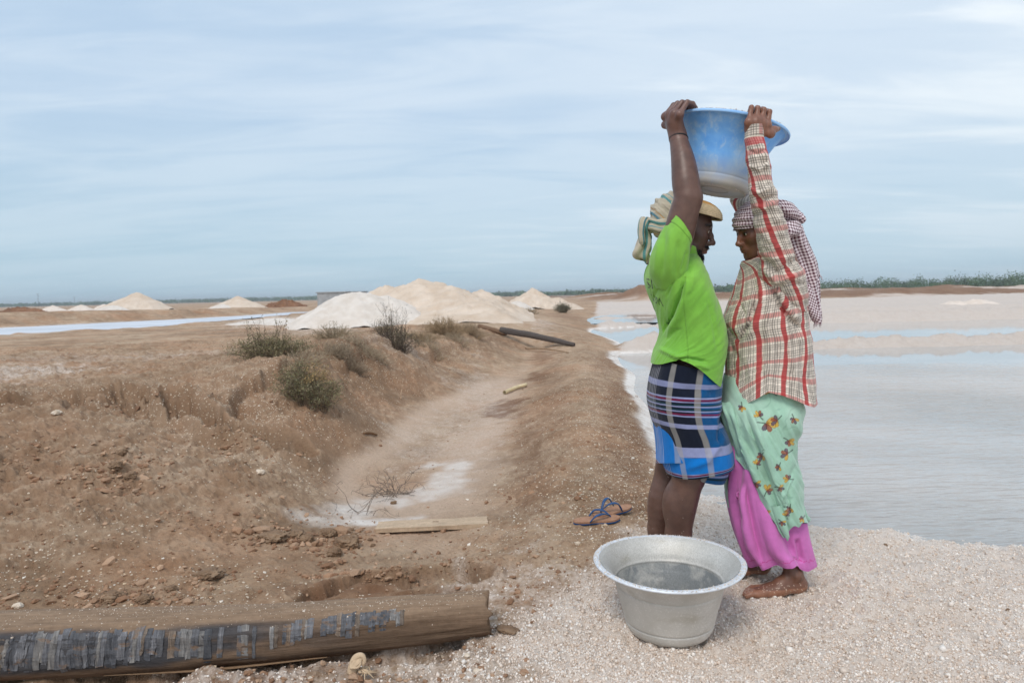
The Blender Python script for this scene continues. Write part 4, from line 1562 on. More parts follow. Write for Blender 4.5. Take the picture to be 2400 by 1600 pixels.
def build_plank():
    a = on_ground(880, 1250)
    b = on_ground(1143, 1229)
    root = empty('wooden_plank', tuple(a + (0, 0, .004)), (0, 0, math.atan2(b[1] - a[1], b[0] - a[0])))
    tag(root, 'short pale weathered wooden plank with a slot, lying across the channel', 'plank')
    ln = float(np.linalg.norm(b[:2] - a[:2]))
    w, t = .125, .022
    # a board with a slot: built from strips around the opening, warped and worn
    xs = np.concatenate([np.linspace(0, ln * .50, 14), np.linspace(ln * .555, ln, 12)])
    ys = np.array([0, .012, .035, .068, .082, .10, .115, w])
    nx, ny = len(xs), len(ys)
    X, Y = np.meshgrid(xs, ys, indexing='ij')
    Zt = t + .003 * fb2(X * 9, Y * 20, 3, 320)
    Zt[:, 0] -= .002
    Zt[:, -1] -= .002
    Xw = X + .004 * fb2(X * 0 + (X > ln / 2), Y * 60, 2, 321) * ((X < .01) | (X > ln - .01))
    top = np.stack([Xw, Y + .003 * fb2(X * 8, Y * 3, 2, 322), Zt], -1).reshape(-1, 3)
    bot = np.stack([Xw, Y, Zt * 0 - .004], -1).reshape(-1, 3)
    F = gridF(nx, ny)
    hole = (F[:, 0] // ny == 13) & (F[:, 0] % ny == 3)
    Ft = F[~hole]
    nn = nx * ny
    Fb = Ft[:, ::-1] + nn
    # walls along every open edge
    from collections import Counter
    ed = Counter()
    dirs = {}
    for f in Ft:
        for i in range(4):
            e = (int(f[i]), int(f[(i + 1) % 4]))
            ed[tuple(sorted(e))] += 1
            dirs[tuple(sorted(e))] = e
    sides = np.array([[dirs[e][0], dirs[e][0] + nn, dirs[e][1] + nn, dirs[e][1]] for e, c in ed.items() if c == 1])
    V = np.concatenate([top, bot])
    c = np.array(S(196, 172, 146)[:3]) * (1 + .12 * fb2(V[:, 0] * 14, V[:, 1] * 90, 3, 323)[:, None])
    mobj('board', V, [np.concatenate([Ft, Fb, sides])], MAT['log'], root, False, c)
    root.rotation_euler[1] = -.008


build_plank()


def pole(name, label, cat, P, r, col, mat='log', n=26, rough=.1, seed=0, group=None, hollow=False):
    P = spline(P, n)
    c = P.mean(0)
    T, A, B = frames(P)
    th = np.linspace(0, 2 * np.pi, 14, endpoint=False)
    rr = np.interp(np.linspace(0, 1, n), np.linspace(0, 1, len(r)), r)
    V = P[:, None] + (rr[:, None] * (1 + rough * fb2(np.linspace(0, 5, n)[:, None] + seed, np.broadcast_to(np.cos(th) * 2, (n, 14)), 3, 330 + seed)))[..., None] * (np.cos(th)[None, :, None] * A[:, None] + np.sin(th)[None, :, None] * B[:, None])
    V = V.reshape(-1, 3)
    F = [gridF(n, 14, True)]
    k = n * 14
    j = np.arange(14)
    cen = np.stack([P[0] + (T[0] * .05 if hollow else 0), P[-1]])
    V = np.concatenate([V, cen])
    F.append(np.concatenate([np.stack([(j + 1) % 14, j, np.full(14, k)], 1), np.stack([k - 14 + j, k - 14 + (j + 1) % 14, np.full(14, k + 1)], 1)]))
    cc = np.asarray(col)[None] * (1 + .2 * fb2(V[:, 0] * 9, V[:, 1] * 9 + V[:, 2] * 30, 3, 331 + seed)[:, None])
    if hollow:
        cc[k] = (.02, .015, .01)
    o = mobj(name, V - c, F, MAT[mat], None, True, cc)
    o.location = c
    tag(o, label, cat, group)
    return o


def up(p, dz):
    return p + np.array([0, 0, dz])


_a, _b = on_ground(1182, 925), on_ground(1233, 907)
pole('bamboo_pole', 'short cream bamboo pole with a hollow dark end in the channel', 'bamboo pole', [up(_a, .03), up((_a + _b) / 2, .04), up(_b, .03)], [.027, .026, .024], S(214, 196, 158)[:3], rough=.04, hollow=True)
_a, _b, _c = on_ground(1176, 785), on_ground(1240, 802), on_ground(1345, 812)
_m = (_a + _c) / 2
pole('fallen_log', 'dark grey log bridging the channel below the beige heap', 'log', [up(_a, .12), up(_m, max(.10, .1)), up(_c, .04)], [.075, .08, .07, .045], S(92, 84, 80)[:3], 'log', 30, .15, 3, 'logs across the channel')
_a, _b = on_ground(1122, 768), on_ground(1186, 790)
pole('fallen_log', 'brown tapering log leading from the grass to the dark grey log', 'log', [up(_a, .05), up((_a + _b) / 2, .06), up(_b, .09)], [.05, .06, .06], S(122, 96, 76)[:3], 'log', 26, .12, 4, 'logs across the channel')
_a, _b = on_ground(1232, 818), on_ground(1332, 828)
pole('stick', 'thin pale stick lying just under the dark grey log', 'stick', [up(_a, .02), up((_a + _b) / 2, .05), up(_b, .02)], [.016, .02, .012], S(168, 142, 116)[:3], 'log', 20, .12, 5)
_a, _b = on_ground(852, 1020), on_ground(884, 1024)
pole('stick', 'small brown stick at the foot of the slope below the yellow shrub', 'stick', [up(_a, .012), up((_a + _b) / 2, .02), up(_b, .01)], [.008, .012, .006], S(120, 90, 64)[:3], 'log', 14, .12, 6)
_a, _b = on_ground(940, 935), on_ground(945, 905)
pole('stick', 'pale forked twig standing on the slope left of the channel', 'stick', [_a, up(_a, .06), up(_a, .12) + np.array([.015, 0, 0])], [.008, .007, .004], S(206, 176, 150)[:3], 'log', 10, .1, 7)

# ================================================================== rope knot, sandals, basin, tub
MAT['rope'] = col_mat('cream cotton rope', .95, .1, .2, 120, .6, .002, 400)


def rope_knot():
    p = on_ground(838, 1580)
    root = empty('rope_knot', tuple(p))
    root.scale = (.78, .78, .78)
    tag(root, 'knotted cream rag of rope lying on the salt below the log', 'rope knot')
    col = S(206, 180, 150)[:3]
    mb = MB()
    P = spline([(-.02, 0, .004), (-.018, .0, .03), (-.006, .004, .062), (.018, .004, .072), (.03, .0, .055), (.022, -.006, .036)], 30)
    mb.add(*tubeVF(P, np.interp(np.linspace(0, 1, 30), [0, .3, .7, 1], [.022, .017, .010, .008]), 12), col)
    mb.build('loop', MAT['rope'], root)
    mb = MB()
    for a in (0, .9, 1.8):
        q = np.array([(.02 * math.cos(t) - .002, -.014 + .012 * math.sin(t + a), .05 + .014 * math.sin(t * 1 + a)) for t in np.linspace(0, 6.3, 20)])
        mb.add(*tubeVF(q, .005, 8), np.array(col) * .95)
    mb.build('wrapping', MAT['rope'], root)
    mb = MB()
    rng = np.random.default_rng(2)
    for i in range(16):
        q = spline([(.01, 0, .02), (.03 + rng.normal() * .012, -.01 + rng.normal() * .012, .014), (.05 + rng.normal() * .02, rng.normal() * .02 - .01, .004)], 8)
        mb.add(*tubeVF(q, np.linspace(.005, .002, 8), 5), np.array(col) * rng.uniform(.85, 1.05))
    mb.build('frayed_end', MAT['rope'], root)


rope_knot()

MAT['rubber_tan'] = simple_mat('worn tan rubber', S(150, 110, 86), S(174, 134, 108), 40, .8, .3, .002, 150)
MAT['rubber_blue'] = simple_mat('dark blue rubber', S(18, 58, 104), S(28, 80, 132), 30, .45, .1, .001, 100, spec=.5)


def sandal(label, loc, rz, tilt=(0, 0), flip=1, arch=.05):
    root = empty('flip_flop', loc, (tilt[0], tilt[1], rz))
    tag(root, label, 'flip-flop', 'pair of blue strapped flip-flops')
    n = 44
    t = np.linspace(0, 2 * np.pi, n, endpoint=False)
    # foot shape outline, toe at +x
    L_ = .235
    xs = np.cos(t) * L_ / 2
    hw = np.interp(xs, [-.125, -.11, -.07, -.01, .05, .09, .115, .125], [.012, .028, .034, .032, .044, .044, .030, .012])
    ys = np.sign(np.sin(t)) * np.abs(np.sin(t)) ** .6 * hw * 1.05 + .008 * np.sin((xs + .02) * 22) * flip * .6
    def slab(z0, z1, sc, name, mat):
        rows = []
        for z, s in ((z0, .985), (z0 + .001, 1.0), (z1 - .001, 1.0), (z1, .975)):
            rows.append(np.stack([xs * s * sc, ys * s * sc, z + .10 * np.maximum(xs - .06, 0) ** 1.2 * .8 + 0 * xs], 1))
        V = np.concatenate(rows + [[[0, 0, z0]], [[0, 0, z1]]])
        F = gridF(4, n, True)
        j = np.arange(n)
        T0 = np.stack([(j + 1) % n, j, np.full(n, 4 * n)], 1)
        T1 = np.stack([3 * n + j, 3 * n + (j + 1) % n, np.full(n, 4 * n + 1)], 1)
        mobj(name, V, [F, np.concatenate([T0, T1])], MAT[mat], root, False)
    slab(0, .007, 1.0, 'outsole', 'rubber_blue')
    slab(.0075, .018, .995, 'footbed', 'rubber_tan')
    apex = np.array([.065, .004 * flip, .030])
    for s in (-1, 1):
        P = spline([apex, (.035, s * .022, .030 + arch * .7), (-.005, s * .038, .026 + arch * .75), (-.035, s * .036, .016)], 18)
        mb = MB()
        mb.add(*tubeVF(P, np.concatenate([np.linspace(.005, .0098, 9), np.linspace(.0098, .007, 9)]), 8, True, (0, 0, 1), .42))
        mb.build('strap', MAT['rubber_blue'], root)
    mb = MB()
    mb.add(*tubeVF(spline([apex, apex + (.004, 0, -.006), apex + (.006, 0, -.016)], 6), .0035, 8))
    mb.build('toe_post', MAT['rubber_blue'], root)


_p = on_ground(1398, 1224)
sandal('nearer blue strapped flip-flop lying flat, toe to the right', (_p[0], _p[1] - .01, _p[2] + .004), R(-2), (R(5), R(-3)), 1, .026)
_p = on_ground(1444, 1216)
sandal('farther blue strapped flip-flop lying crosswise with its strap standing up', (_p[0] - .012, _p[1] + .045, _p[2] + .014), R(208), (R(-6), R(4)), -1, .05)


def lathe(prof, n=128, wob=None):
    prof = np.asarray(prof, float)
    k = len(prof)
    th = np.linspace(0, 2 * np.pi, n, endpoint=False)
    Rr = np.broadcast_to(prof[:, 0][:, None], (k, n)).copy()
    Z = np.broadcast_to(prof[:, 1][:, None], (k, n)).copy()
    if wob is not None:
        Rr, Z = wob(Rr, Z, np.broadcast_to(th, (k, n)))
    V = np.stack([Rr * np.cos(th), Rr * np.sin(th), Z], -1).reshape(-1, 3)
    return V, gridF(k, n, True)


def dense(prof, step=.006):
    out = []
    for a, b in zip(prof[:-1], prof[1:]):
        m_ = max(1, int(math.hypot(b[0] - a[0], b[1] - a[1]) / step))
        for i in range(m_):
            f = i / m_
            out.append((a[0] + (b[0] - a[0]) * f, a[1] + (b[1] - a[1]) * f))
    return out + [prof[-1]]


def mat_alu():
    mt, nt, bs = new_mat('dull worn aluminium')
    co = nt.nodes.new('ShaderNodeTexCoord').outputs['Object']
    a = tex_noise(nt, 5, 5, .6, co)
    b = tex_noise(nt, 150, 4, .7, co)
    rp = ramp(nt, [(.3, S(188, 184, 176)), (.7, S(214, 210, 204))])
    nt.links.new(a, rp.inputs[0])
    # dried salt film in specks
    sp = ramp(nt, [(.52, (0, 0, 0)), (.62, (1, 1, 1))])
    nt.links.new(math_n(nt, 'ADD', math_n(nt, 'MULTIPLY', b, .7), math_n(nt, 'MULTIPLY', a, .3)), sp.inputs[0])
    stain = ramp(nt, [(.60, (0, 0, 0)), (.72, (1, 1, 1))])
    nt.links.new(tex_noise(nt, 7, 4, .5, co, .4, (1, 1, 2.2)), stain.inputs[0])
    c = mixc(nt, math_n(nt, 'MULTIPLY', stain.outputs[0], .35), rp.outputs[0], S(150, 138, 112))
    c = mixc(nt, math_n(nt, 'MULTIPLY', sp.outputs[0], .5), c, S(226, 222, 216))
    nt.links.new(c, bs.inputs['Base Color'])
    mr = ramp(nt, [(0, (.35, .35, .35)), (1, (.1, .1, .1))])
    nt.links.new(sp.outputs[0], mr.inputs[0])
    nt.links.new(mr.outputs[0], bs.inputs['Metallic'])
    bs.inputs['Roughness'].default_value = .58
    bump(nt, bs, b, .4, .002)
    return mt


MAT['alu'] = mat_alu()
MAT['alu_rim'] = simple_mat('salt-whitened aluminium rim', S(204, 208, 214), S(232, 234, 238), 60, .5, .3, .001, 250, metal=.2)


def mat_basin_inside():
    mt = MAT['alu'].copy()
    mt.name = 'aluminium inside, stained at the bottom'
    nt = mt.node_tree
    bs = nt.nodes['Principled BSDF']
    old = bs.inputs['Base Color'].links[0].from_socket
    co = nt.nodes.new('ShaderNodeTexCoord').outputs['Object']
    xyz = nt.nodes.new('ShaderNodeSeparateXYZ')
    nt.links.new(co, xyz.inputs[0])
    n = tex_noise(nt, 9, 4, .6, co)
    bt = nt.nodes.new('ShaderNodeMapRange')
    bt.inputs['From Min'].default_value = .188
    bt.inputs['From Max'].default_value = .174
    nt.links.new(math_n(nt, 'ADD', xyz.outputs[2], math_n(nt, 'MULTIPLY', math_n(nt, 'SUBTRACT', n, .5), .02)), bt.inputs['Value'])
    pt = ramp(nt, [(.42, (1, 1, 1)), (.62, (.35, .35, .35))])
    nt.links.new(tex_noise(nt, 14, 4, .55, co, .6), pt.inputs[0])
    c = mixc(nt, math_n(nt, 'MULTIPLY', math_n(nt, 'MULTIPLY', bt.outputs[0], pt.outputs[0]), .8), old, S(116, 122, 126))  # patchy darker grey below the upper crease
    fine = ramp(nt, [(.36, (.80, .80, .80)), (.55, (1.05, 1.05, 1.05))])
    nt.links.new(tex_noise(nt, 1, 3, .7, co, 0, (260, 260, 120)), fine.inputs[0])
    c = mixc(nt, .8, c, fine.outputs[0], 'MULTIPLY')
    nt.links.new(c, bs.inputs['Base Color'])
    return mt


def build_basin():
    c = G(1567, 1316, .25)
    c[2] = float(gz(c[0], c[1])[0]) - .004
    root = empty('metal_basin', tuple(c), (0, 0, .4))
    tag(root, 'empty round aluminium basin standing on the salt in front of the two people', 'basin')
    prof = [(.0, .004), (.10, .003), (.124, .006), (.142, .016), (.151, .030), (.1555, .046), (.153, .0485), (.1565, .051), (.168, .095), (.180, .135), (.188, .163), (.1865, .1655), (.1895, .168), (.197, .188), (.210, .208), (.229, .226), (.243, .2345)]

    def wob(Rr, Z, th):
        return Rr * (1 + .006 * np.cos(2 * th + .5) * (Z > .03) + .004 * fb2(np.cos(th) * 3, Z * 14 + np.sin(th) * 3, 3, 341)), Z + .003 * np.cos(th * 2 + 1) * (Z > .15)
    outer = dense([(r, z * 1.1) for r, z in prof], .006)
    V, F = lathe(outer, 160, wob)
    inner = [(max(r - .0028, 0), z + .0022) for r, z in outer[::-1]]
    V2, F2 = lathe(inner, 160, wob)
    r_ = np.hypot(V2[:, 0], V2[:, 1])
    dent = .008 * fb2(V2[:, 0] * 16, V2[:, 1] * 16, 3, 340) * (1 - sstep(.09, .135, r_))
    V2[:, 2] += np.maximum(dent, 0) + .001
    mb = MB()
    mb.add(V, F).add(V2, F2)
    o = mb.build('bowl', MAT['alu'], root)
    o.data.materials.append(mat_basin_inside())
    mi = np.zeros(len(F) + len(F2), np.int32)
    mi[len(F):] = 1
    o.data.polygons.foreach_set('material_index', mi)
    # flat turned-out rim with a rolled edge
    rp = [(.2405, .2340), (.2410, .2370), (.250, .2390), (.2585, .2380), (.2620, .2345), (.2605, .2305), (.2565, .2300), (.253, .2330), (.2430, .2325), (.2405, .2340)]
    rp = [(r, z + .0234) for r, z in rp]
    V, F = lathe(dense(rp, .003), 160, wob)
    mb = MB()
    mb.add(V, F)
    mb.build('rim', MAT['alu_rim'], root)
    rng = np.random.default_rng(8)
    n = 900
    a = rng.uniform(0, 2 * np.pi, n)
    rr = np.clip(rng.normal(.2515, .005, n), .242, .261)
    P = np.stack([rr * np.cos(a), rr * np.sin(a), .2626 + .003 * np.cos(a * 2 + 1)], 1)
    n2 = 500
    a2 = rng.uniform(0, 2 * np.pi, n2)
    r2 = .15 * np.sqrt(rng.uniform(0, 1, n2))
    P2 = np.stack([np.minimum(r2, .128) * np.cos(a2), np.minimum(r2, .128) * np.sin(a2), np.full(n2, .0105)], 1)
    V, F = scatter(OCT_V, OCT_F, np.concatenate([P, P2]), np.exp(rng.normal(math.log(.0016), .35, n + n2)), rng, .8)
    o = mobj('salt_grains', V, F, MAT['salt_white'], root, False)
    o['kind'] = 'stuff'
    return root


build_basin()


def mat_tub():
    mt, nt, bs = new_mat('scuffed blue plastic')
    co = nt.nodes.new('ShaderNodeTexCoord').outputs['Object']
    sep = nt.nodes.new('ShaderNodeSeparateXYZ')
    nt.links.new(co, sep.inputs[0])
    a = tex_noise(nt, 7, 5, .6, co, .5)
    b = tex_noise(nt, 1, 6, .7, co, .6, (38, 38, 22))
    rp = ramp(nt, [(.32, S(100, 170, 244)), (.5, S(126, 188, 248)), (.70, S(168, 212, 250))])
    nt.links.new(a, rp.inputs[0])
    sc = ramp(nt, [(.50, (0, 0, 0)), (.66, (1, 1, 1))])
    nt.links.new(math_n(nt, 'ADD', math_n(nt, 'MULTIPLY', b, .7), math_n(nt, 'MULTIPLY', a, .3)), sc.inputs[0])
    c = mixc(nt, math_n(nt, 'MULTIPLY', sc.outputs[0], .6), rp.outputs[0], S(204, 224, 242))
    # grime creeping up from the foot
    gr = nt.nodes.new('ShaderNodeMapRange')
    gr.inputs['From Min'].default_value = .115
    gr.inputs['From Max'].default_value = .015
    nt.links.new(sep.outputs[2], gr.inputs['Value'])
    g = math_n(nt, 'MULTIPLY', gr.outputs[0], math_n(nt, 'ADD', .45, a), clamp=True)
    c = mixc(nt, math_n(nt, 'MULTIPLY', g, .92), c, S(186, 178, 166))
    nt.links.new(c, bs.inputs['Base Color'])
    bs.inputs['Roughness'].default_value = .5
    bump(nt, bs, b, .15, .002)
    return mt


MAT['tub'] = mat_tub()
MAT['tub_rim'] = simple_mat('skylit blue plastic rim', S(136, 186, 238), S(166, 204, 242), 12, .45, .15, .001, 80)  # same plastic as the wall; skylight on the rim put into the colour
DP = 2.75                       # distance of the two people
TUB_TOP = W(1711, 299, DP)
TUB_BOT = W(1676, 448, DP)
TUB_AX = (TUB_TOP - TUB_BOT)
TUB_H = float(np.linalg.norm(TUB_AX))
TUB_AX /= TUB_H
TUB_Y = np.array([0, 1.0, 0]) - TUB_AX * TUB_AX[1]
TUB_Y /= np.linalg.norm(TUB_Y)
TUB_X = np.cross(TUB_Y, TUB_AX)
TUB_R = .222


def tub_pt(ang, r, z):
    """point on the tub: angle in degrees (0 towards +x, -90 towards the camera), radius, height above its foot"""
    return TUB_BOT + TUB_X * (r * math.cos(R(ang))) + TUB_Y * (r * math.sin(R(ang))) + TUB_AX * z


def build_tub():
    root = empty('plastic_tub', tuple(TUB_BOT))
    M = Matrix((TUB_X, TUB_Y, TUB_AX)).transposed()
    root.rotation_euler = M.to_euler()
    tag(root, 'scuffed blue plastic tub held up high between the two people', 'tub')
    H = TUB_H
    prof = [(.0, .006), (.048, .006), (.050, .0035), (.054, .0035), (.056, .006), (.098, .004), (.112, .0), (.122, .004), (.1285, .014), (.1315, .040), (.1303, .0425), (.1322, .045), (.1405, H * .30), (.153, H * .52), (.168, H * .70), (.185, H * .84), (.200, H * .93), (.209, H * .972)]
    outer = dense(prof, .006)
    V, F = lathe(outer, 144)
    V2, F2 = lathe([(max(r - .0035, 0), z + .003) for r, z in outer[::-1]], 144)
    mb = MB()
    mb.add(V, F).add(V2, F2)
    mb.build('wall', MAT['tub'], root)
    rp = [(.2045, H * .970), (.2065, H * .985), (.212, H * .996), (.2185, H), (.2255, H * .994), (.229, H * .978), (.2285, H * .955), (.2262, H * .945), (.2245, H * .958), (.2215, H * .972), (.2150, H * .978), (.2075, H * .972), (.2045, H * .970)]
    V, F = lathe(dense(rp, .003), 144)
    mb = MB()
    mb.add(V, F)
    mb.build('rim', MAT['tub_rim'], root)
    rng = np.random.default_rng(18)
    n = 420
    a = rng.uniform(0, 2 * np.pi, n)
    P = np.stack([.2185 * np.cos(a), .2185 * np.sin(a), np.full(n, H + .001)], 1) + rng.normal(size=(n, 3)) * (.003, .003, .0008)
    n2 = 60
    a2 = rng.uniform(0, 2 * np.pi, n2)
    P2 = np.stack([.117 * np.cos(a2), .117 * np.sin(a2), np.full(n2, .0005)], 1)
    V, F = scatter(OCT_V, OCT_F, np.concatenate([P, P2]), np.exp(rng.normal(math.log(.0019), .4, n + n2)), rng, .8)
    mobj('salt_grains', V, F, MAT['salt_white'], root, False)['kind'] = 'stuff'
    # the salt inside
    nr, na = 24, 72
    rr = np.linspace(0, .176, nr)
    th = np.linspace(0, 2 * np.pi, na, endpoint=False)
    RR, TH = np.meshgrid(rr, th, indexing='ij')
    X, Y = RR * np.cos(TH), RR * np.sin(TH)
    Z = H * .84 + .03 * (1 - (RR / .2) ** 2) + .006 * fb2(X * 30, Y * 30, 3, 350)
    o = mobj('salt_load', np.stack([X, Y, Z], -1).reshape(-1, 3), gridF(nr, na, True), MAT['salt_white'])
    o.location = root.location
    o.rotation_euler = root.rotation_euler
    tag(o, 'white salt filling the raised blue tub', 'salt')


build_tub()

# ================================================================== the two people
def _len(a):
    return float(np.linalg.norm(a))


class Field:
    """a distance field on a grid: rounded shapes melt into one continuous skin"""

    def __init__(self, lo, hi, h=.0034):
        self.lo, self.h = np.asarray(lo, float), h
        self.n = np.ceil((np.asarray(hi) - self.lo) / h).astype(int) + 1
        self.f = np.full(self.n, 1.0, np.float32)
        self.ax = [(self.lo[i] + h * np.arange(self.n[i])).astype(np.float32) for i in range(3)]

    def _box(self, lo, hi, pad):
        s = []
        for i in range(3):
            a = int(max(0, math.floor((lo[i] - pad - self.lo[i]) / self.h)))
            b = int(min(self.n[i], math.ceil((hi[i] + pad - self.lo[i]) / self.h) + 1))
            if b <= a:
                return None
            s.append(slice(a, b))
        return tuple(s)

    def _pts(self, s):
        return (self.ax[0][s[0]][:, None, None], self.ax[1][s[1]][None, :, None], self.ax[2][s[2]][None, None, :])

    def _mix(self, s, d, k, sub=False):
        g = self.f[s]
        if sub:
            d = -d
            hh = np.maximum(k - np.abs(g - d), 0) / k
            self.f[s] = np.maximum(g, d) + hh * hh * k * .25
        else:
            hh = np.maximum(k - np.abs(g - d), 0) / k
            self.f[s] = np.minimum(g, d) - hh * hh * k * .25

    def cap(self, a, b, ra, rb=None, k=.02, sub=False):
        a, b = np.asarray(a, float), np.asarray(b, float)
        rb = ra if rb is None else rb
        r = max(ra, rb)
        s = self._box(np.minimum(a, b) - r, np.maximum(a, b) + r, max(k, 4 * self.h))
        if s is None:
            return self
        x, y, z = self._pts(s)
        ba = b - a
        L2 = float(ba @ ba) + 1e-12
        t = np.clip(((x - a[0]) * ba[0] + (y - a[1]) * ba[1] + (z - a[2]) * ba[2]) / L2, 0, 1)
        d = np.sqrt((x - a[0] - t * ba[0]) ** 2 + (y - a[1] - t * ba[1]) ** 2 + (z - a[2] - t * ba[2]) ** 2) - (ra + (rb - ra) * t)
        self._mix(s, d.astype(np.float32), k, sub)
        return self

    def chain(self, P, r, k=.02):
        for i in range(len(P) - 1):
            self.cap(P[i], P[i + 1], r[i], r[i + 1], k)
        return self

    def limb(self, P, r, k=.006, n=12):
        k = .006
        """a smoothly swelling limb through the points P"""
        Q = spline(P, n)
        t = np.linspace(0, len(P) - 1, n)
        rr = np.interp(t, np.arange(len(P)), r)
        rr = np.convolve(np.pad(rr, 1, 'edge'), [.25, .5, .25], 'valid')
        return self.chain(Q, rr, k)

    def ell(self, c, r, M=None, k=.02, sub=False):
        """ellipsoid: centre, radii along the rows of M"""
        c, r = np.asarray(c, float), np.asarray(r, float)
        M = np.eye(3) if M is None else np.asarray(M, float)
        ext = np.sqrt(((M * r[:, None]) ** 2).sum(0))
        s = self._box(c - ext, c + ext, max(k, 4 * self.h))
        if s is None:
            return self
        x, y, z = self._pts(s)
        k0 = k1 = 0
        for i in range(3):
            q = (x - c[0]) * M[i, 0] + (y - c[1]) * M[i, 1] + (z - c[2]) * M[i, 2]
            k0 = k0 + (q / r[i]) ** 2
            k1 = k1 + (q / r[i] ** 2) ** 2
        k0 = np.sqrt(k0)
        d = k0 * (k0 - 1) / (np.sqrt(k1) + 1e-6)
        self._mix(s, d.astype(np.float32), k, sub)
        return self

    def mesh(self, relax=2):
        f, h = self.f, self.h
        s = f < 0
        act = np.zeros(tuple(q - 1 for q in f.shape), bool)
        allin = np.ones_like(act)
        for dx in (0, 1):
            for dy in (0, 1):
                for dz in (0, 1):
                    c = s[dx:s.shape[0] - 1 + dx, dy:s.shape[1] - 1 + dy, dz:s.shape[2] - 1 + dz]
                    act |= c
                    allin &= c
        act &= ~allin
        I = np.argwhere(act)
        idx = np.full(act.shape, -1, np.int32)
        idx[act] = np.arange(len(I))
        cor = [(dx, dy, dz) for dx in (0, 1) for dy in (0, 1) for dz in (0, 1)]
        val = {c: f[I[:, 0] + c[0], I[:, 1] + c[1], I[:, 2] + c[2]].astype(float) for c in cor}
        acc = np.zeros((len(I), 3))
        cnt = np.zeros(len(I))
        for a in cor:
            for ax in range(3):
                if a[ax] == 0:
                    b = list(a)
                    b[ax] = 1
                    va, vb = val[a], val[tuple(b)]
                    m_ = (va < 0) != (vb < 0)
                    t = np.where(m_, va / np.where(m_, va - vb, 1), 0)
                    p = np.array(a, float)[None] + np.zeros((len(I), 3))
                    p[:, ax] += t
                    acc += p * m_[:, None]
                    cnt += m_
        V = self.lo + h * (I + acc / np.maximum(cnt, 1)[:, None])
        quads = []
        for ax in range(3):
            o1, o2 = [(1, 2), (2, 0), (0, 1)][ax]
            sl0 = [slice(None)] * 3
            sl1 = [slice(None)] * 3
            sl0[ax] = slice(0, -1)
            sl1[ax] = slice(1, None)
            A, B = s[tuple(sl0)], s[tuple(sl1)]
            e = np.argwhere(A != B)
            ok = (e[:, o1] > 0) & (e[:, o2] > 0) & (e[:, o1] < f.shape[o1] - 1) & (e[:, o2] < f.shape[o2] - 1)
            e = e[ok]
            inside = A[e[:, 0], e[:, 1], e[:, 2]]
            q = []
            for d1, d2 in ((-1, -1), (0, -1), (0, 0), (-1, 0)):
                c = e.copy()
                c[:, o1] += d1
                c[:, o2] += d2
                q.append(idx[c[:, 0], c[:, 1], c[:, 2]])
            q = np.stack(q, 1)
            q[~inside] = q[~inside][:, ::-1]
            quads.append(q)
        F = np.concatenate(quads)
        F = F[(F >= 0).all(1)]
        for _ in range(relax):
            S_ = np.zeros_like(V)
            n_ = np.zeros(len(V))
            for i in range(4):
                a, b = F[:, i], F[:, (i + 1) % 4]
                for k_ in range(3):
                    S_[:, k_] += np.bincount(a, V[b, k_], len(V)) + np.bincount(b, V[a, k_], len(V))
                n_ += np.bincount(a, minlength=len(V)) + np.bincount(b, minlength=len(V))
            V = V * .5 + .5 * S_ / np.maximum(n_, 1)[:, None]
        return V, F


def keep_largest(V, F):
    """drop stray specks so that the skin is one piece"""
    lab = np.arange(len(V))
    e = np.concatenate([F[:, [0, 1]], F[:, [1, 2]], F[:, [2, 3]], F[:, [3, 0]]])
    while True:
        la, lb = lab[e[:, 0]], lab[e[:, 1]]
        d = la != lb
        if not d.any():
            break
        m_ = np.minimum(la[d], lb[d])
        np.minimum.at(lab, np.maximum(la[d], lb[d]), m_)
        while (lab[lab] != lab).any():
            lab = lab[lab]
    root, cnt = np.unique(lab[F[:, 0]], return_counts=True)
    F = F[lab[F[:, 0]] == root[cnt.argmax()]]
    used = np.unique(F)
    mp = np.zeros(len(V), int)
    mp[used] = np.arange(len(used))
    return V[used], mp[F]


# ---- garments
def smooth_rim(V, F, it=25):
    """even out the cut edge of a piece of cloth"""
    e = np.concatenate([F[:, [0, 1]], F[:, [1, 2]], F[:, [2, 3]], F[:, [3, 0]]])
    es = np.sort(e, 1)
    key = es[:, 0].astype(np.int64) * len(V) + es[:, 1]
    u, c = np.unique(key, return_counts=True)
    b = u[c == 1]
    a0, b0 = b // len(V), b % len(V)
    V = V.copy()
    cnt = np.bincount(a0, minlength=len(V)) + np.bincount(b0, minlength=len(V))
    on = cnt > 0
    for _ in range(it):
        S_ = np.zeros_like(V)
        for k in range(3):
            S_[:, k] = np.bincount(a0, V[b0, k], len(V)) + np.bincount(b0, V[a0, k], len(V))
        V[on] = .4 * V[on] + .6 * S_[on] / cnt[on][:, None]
    return V


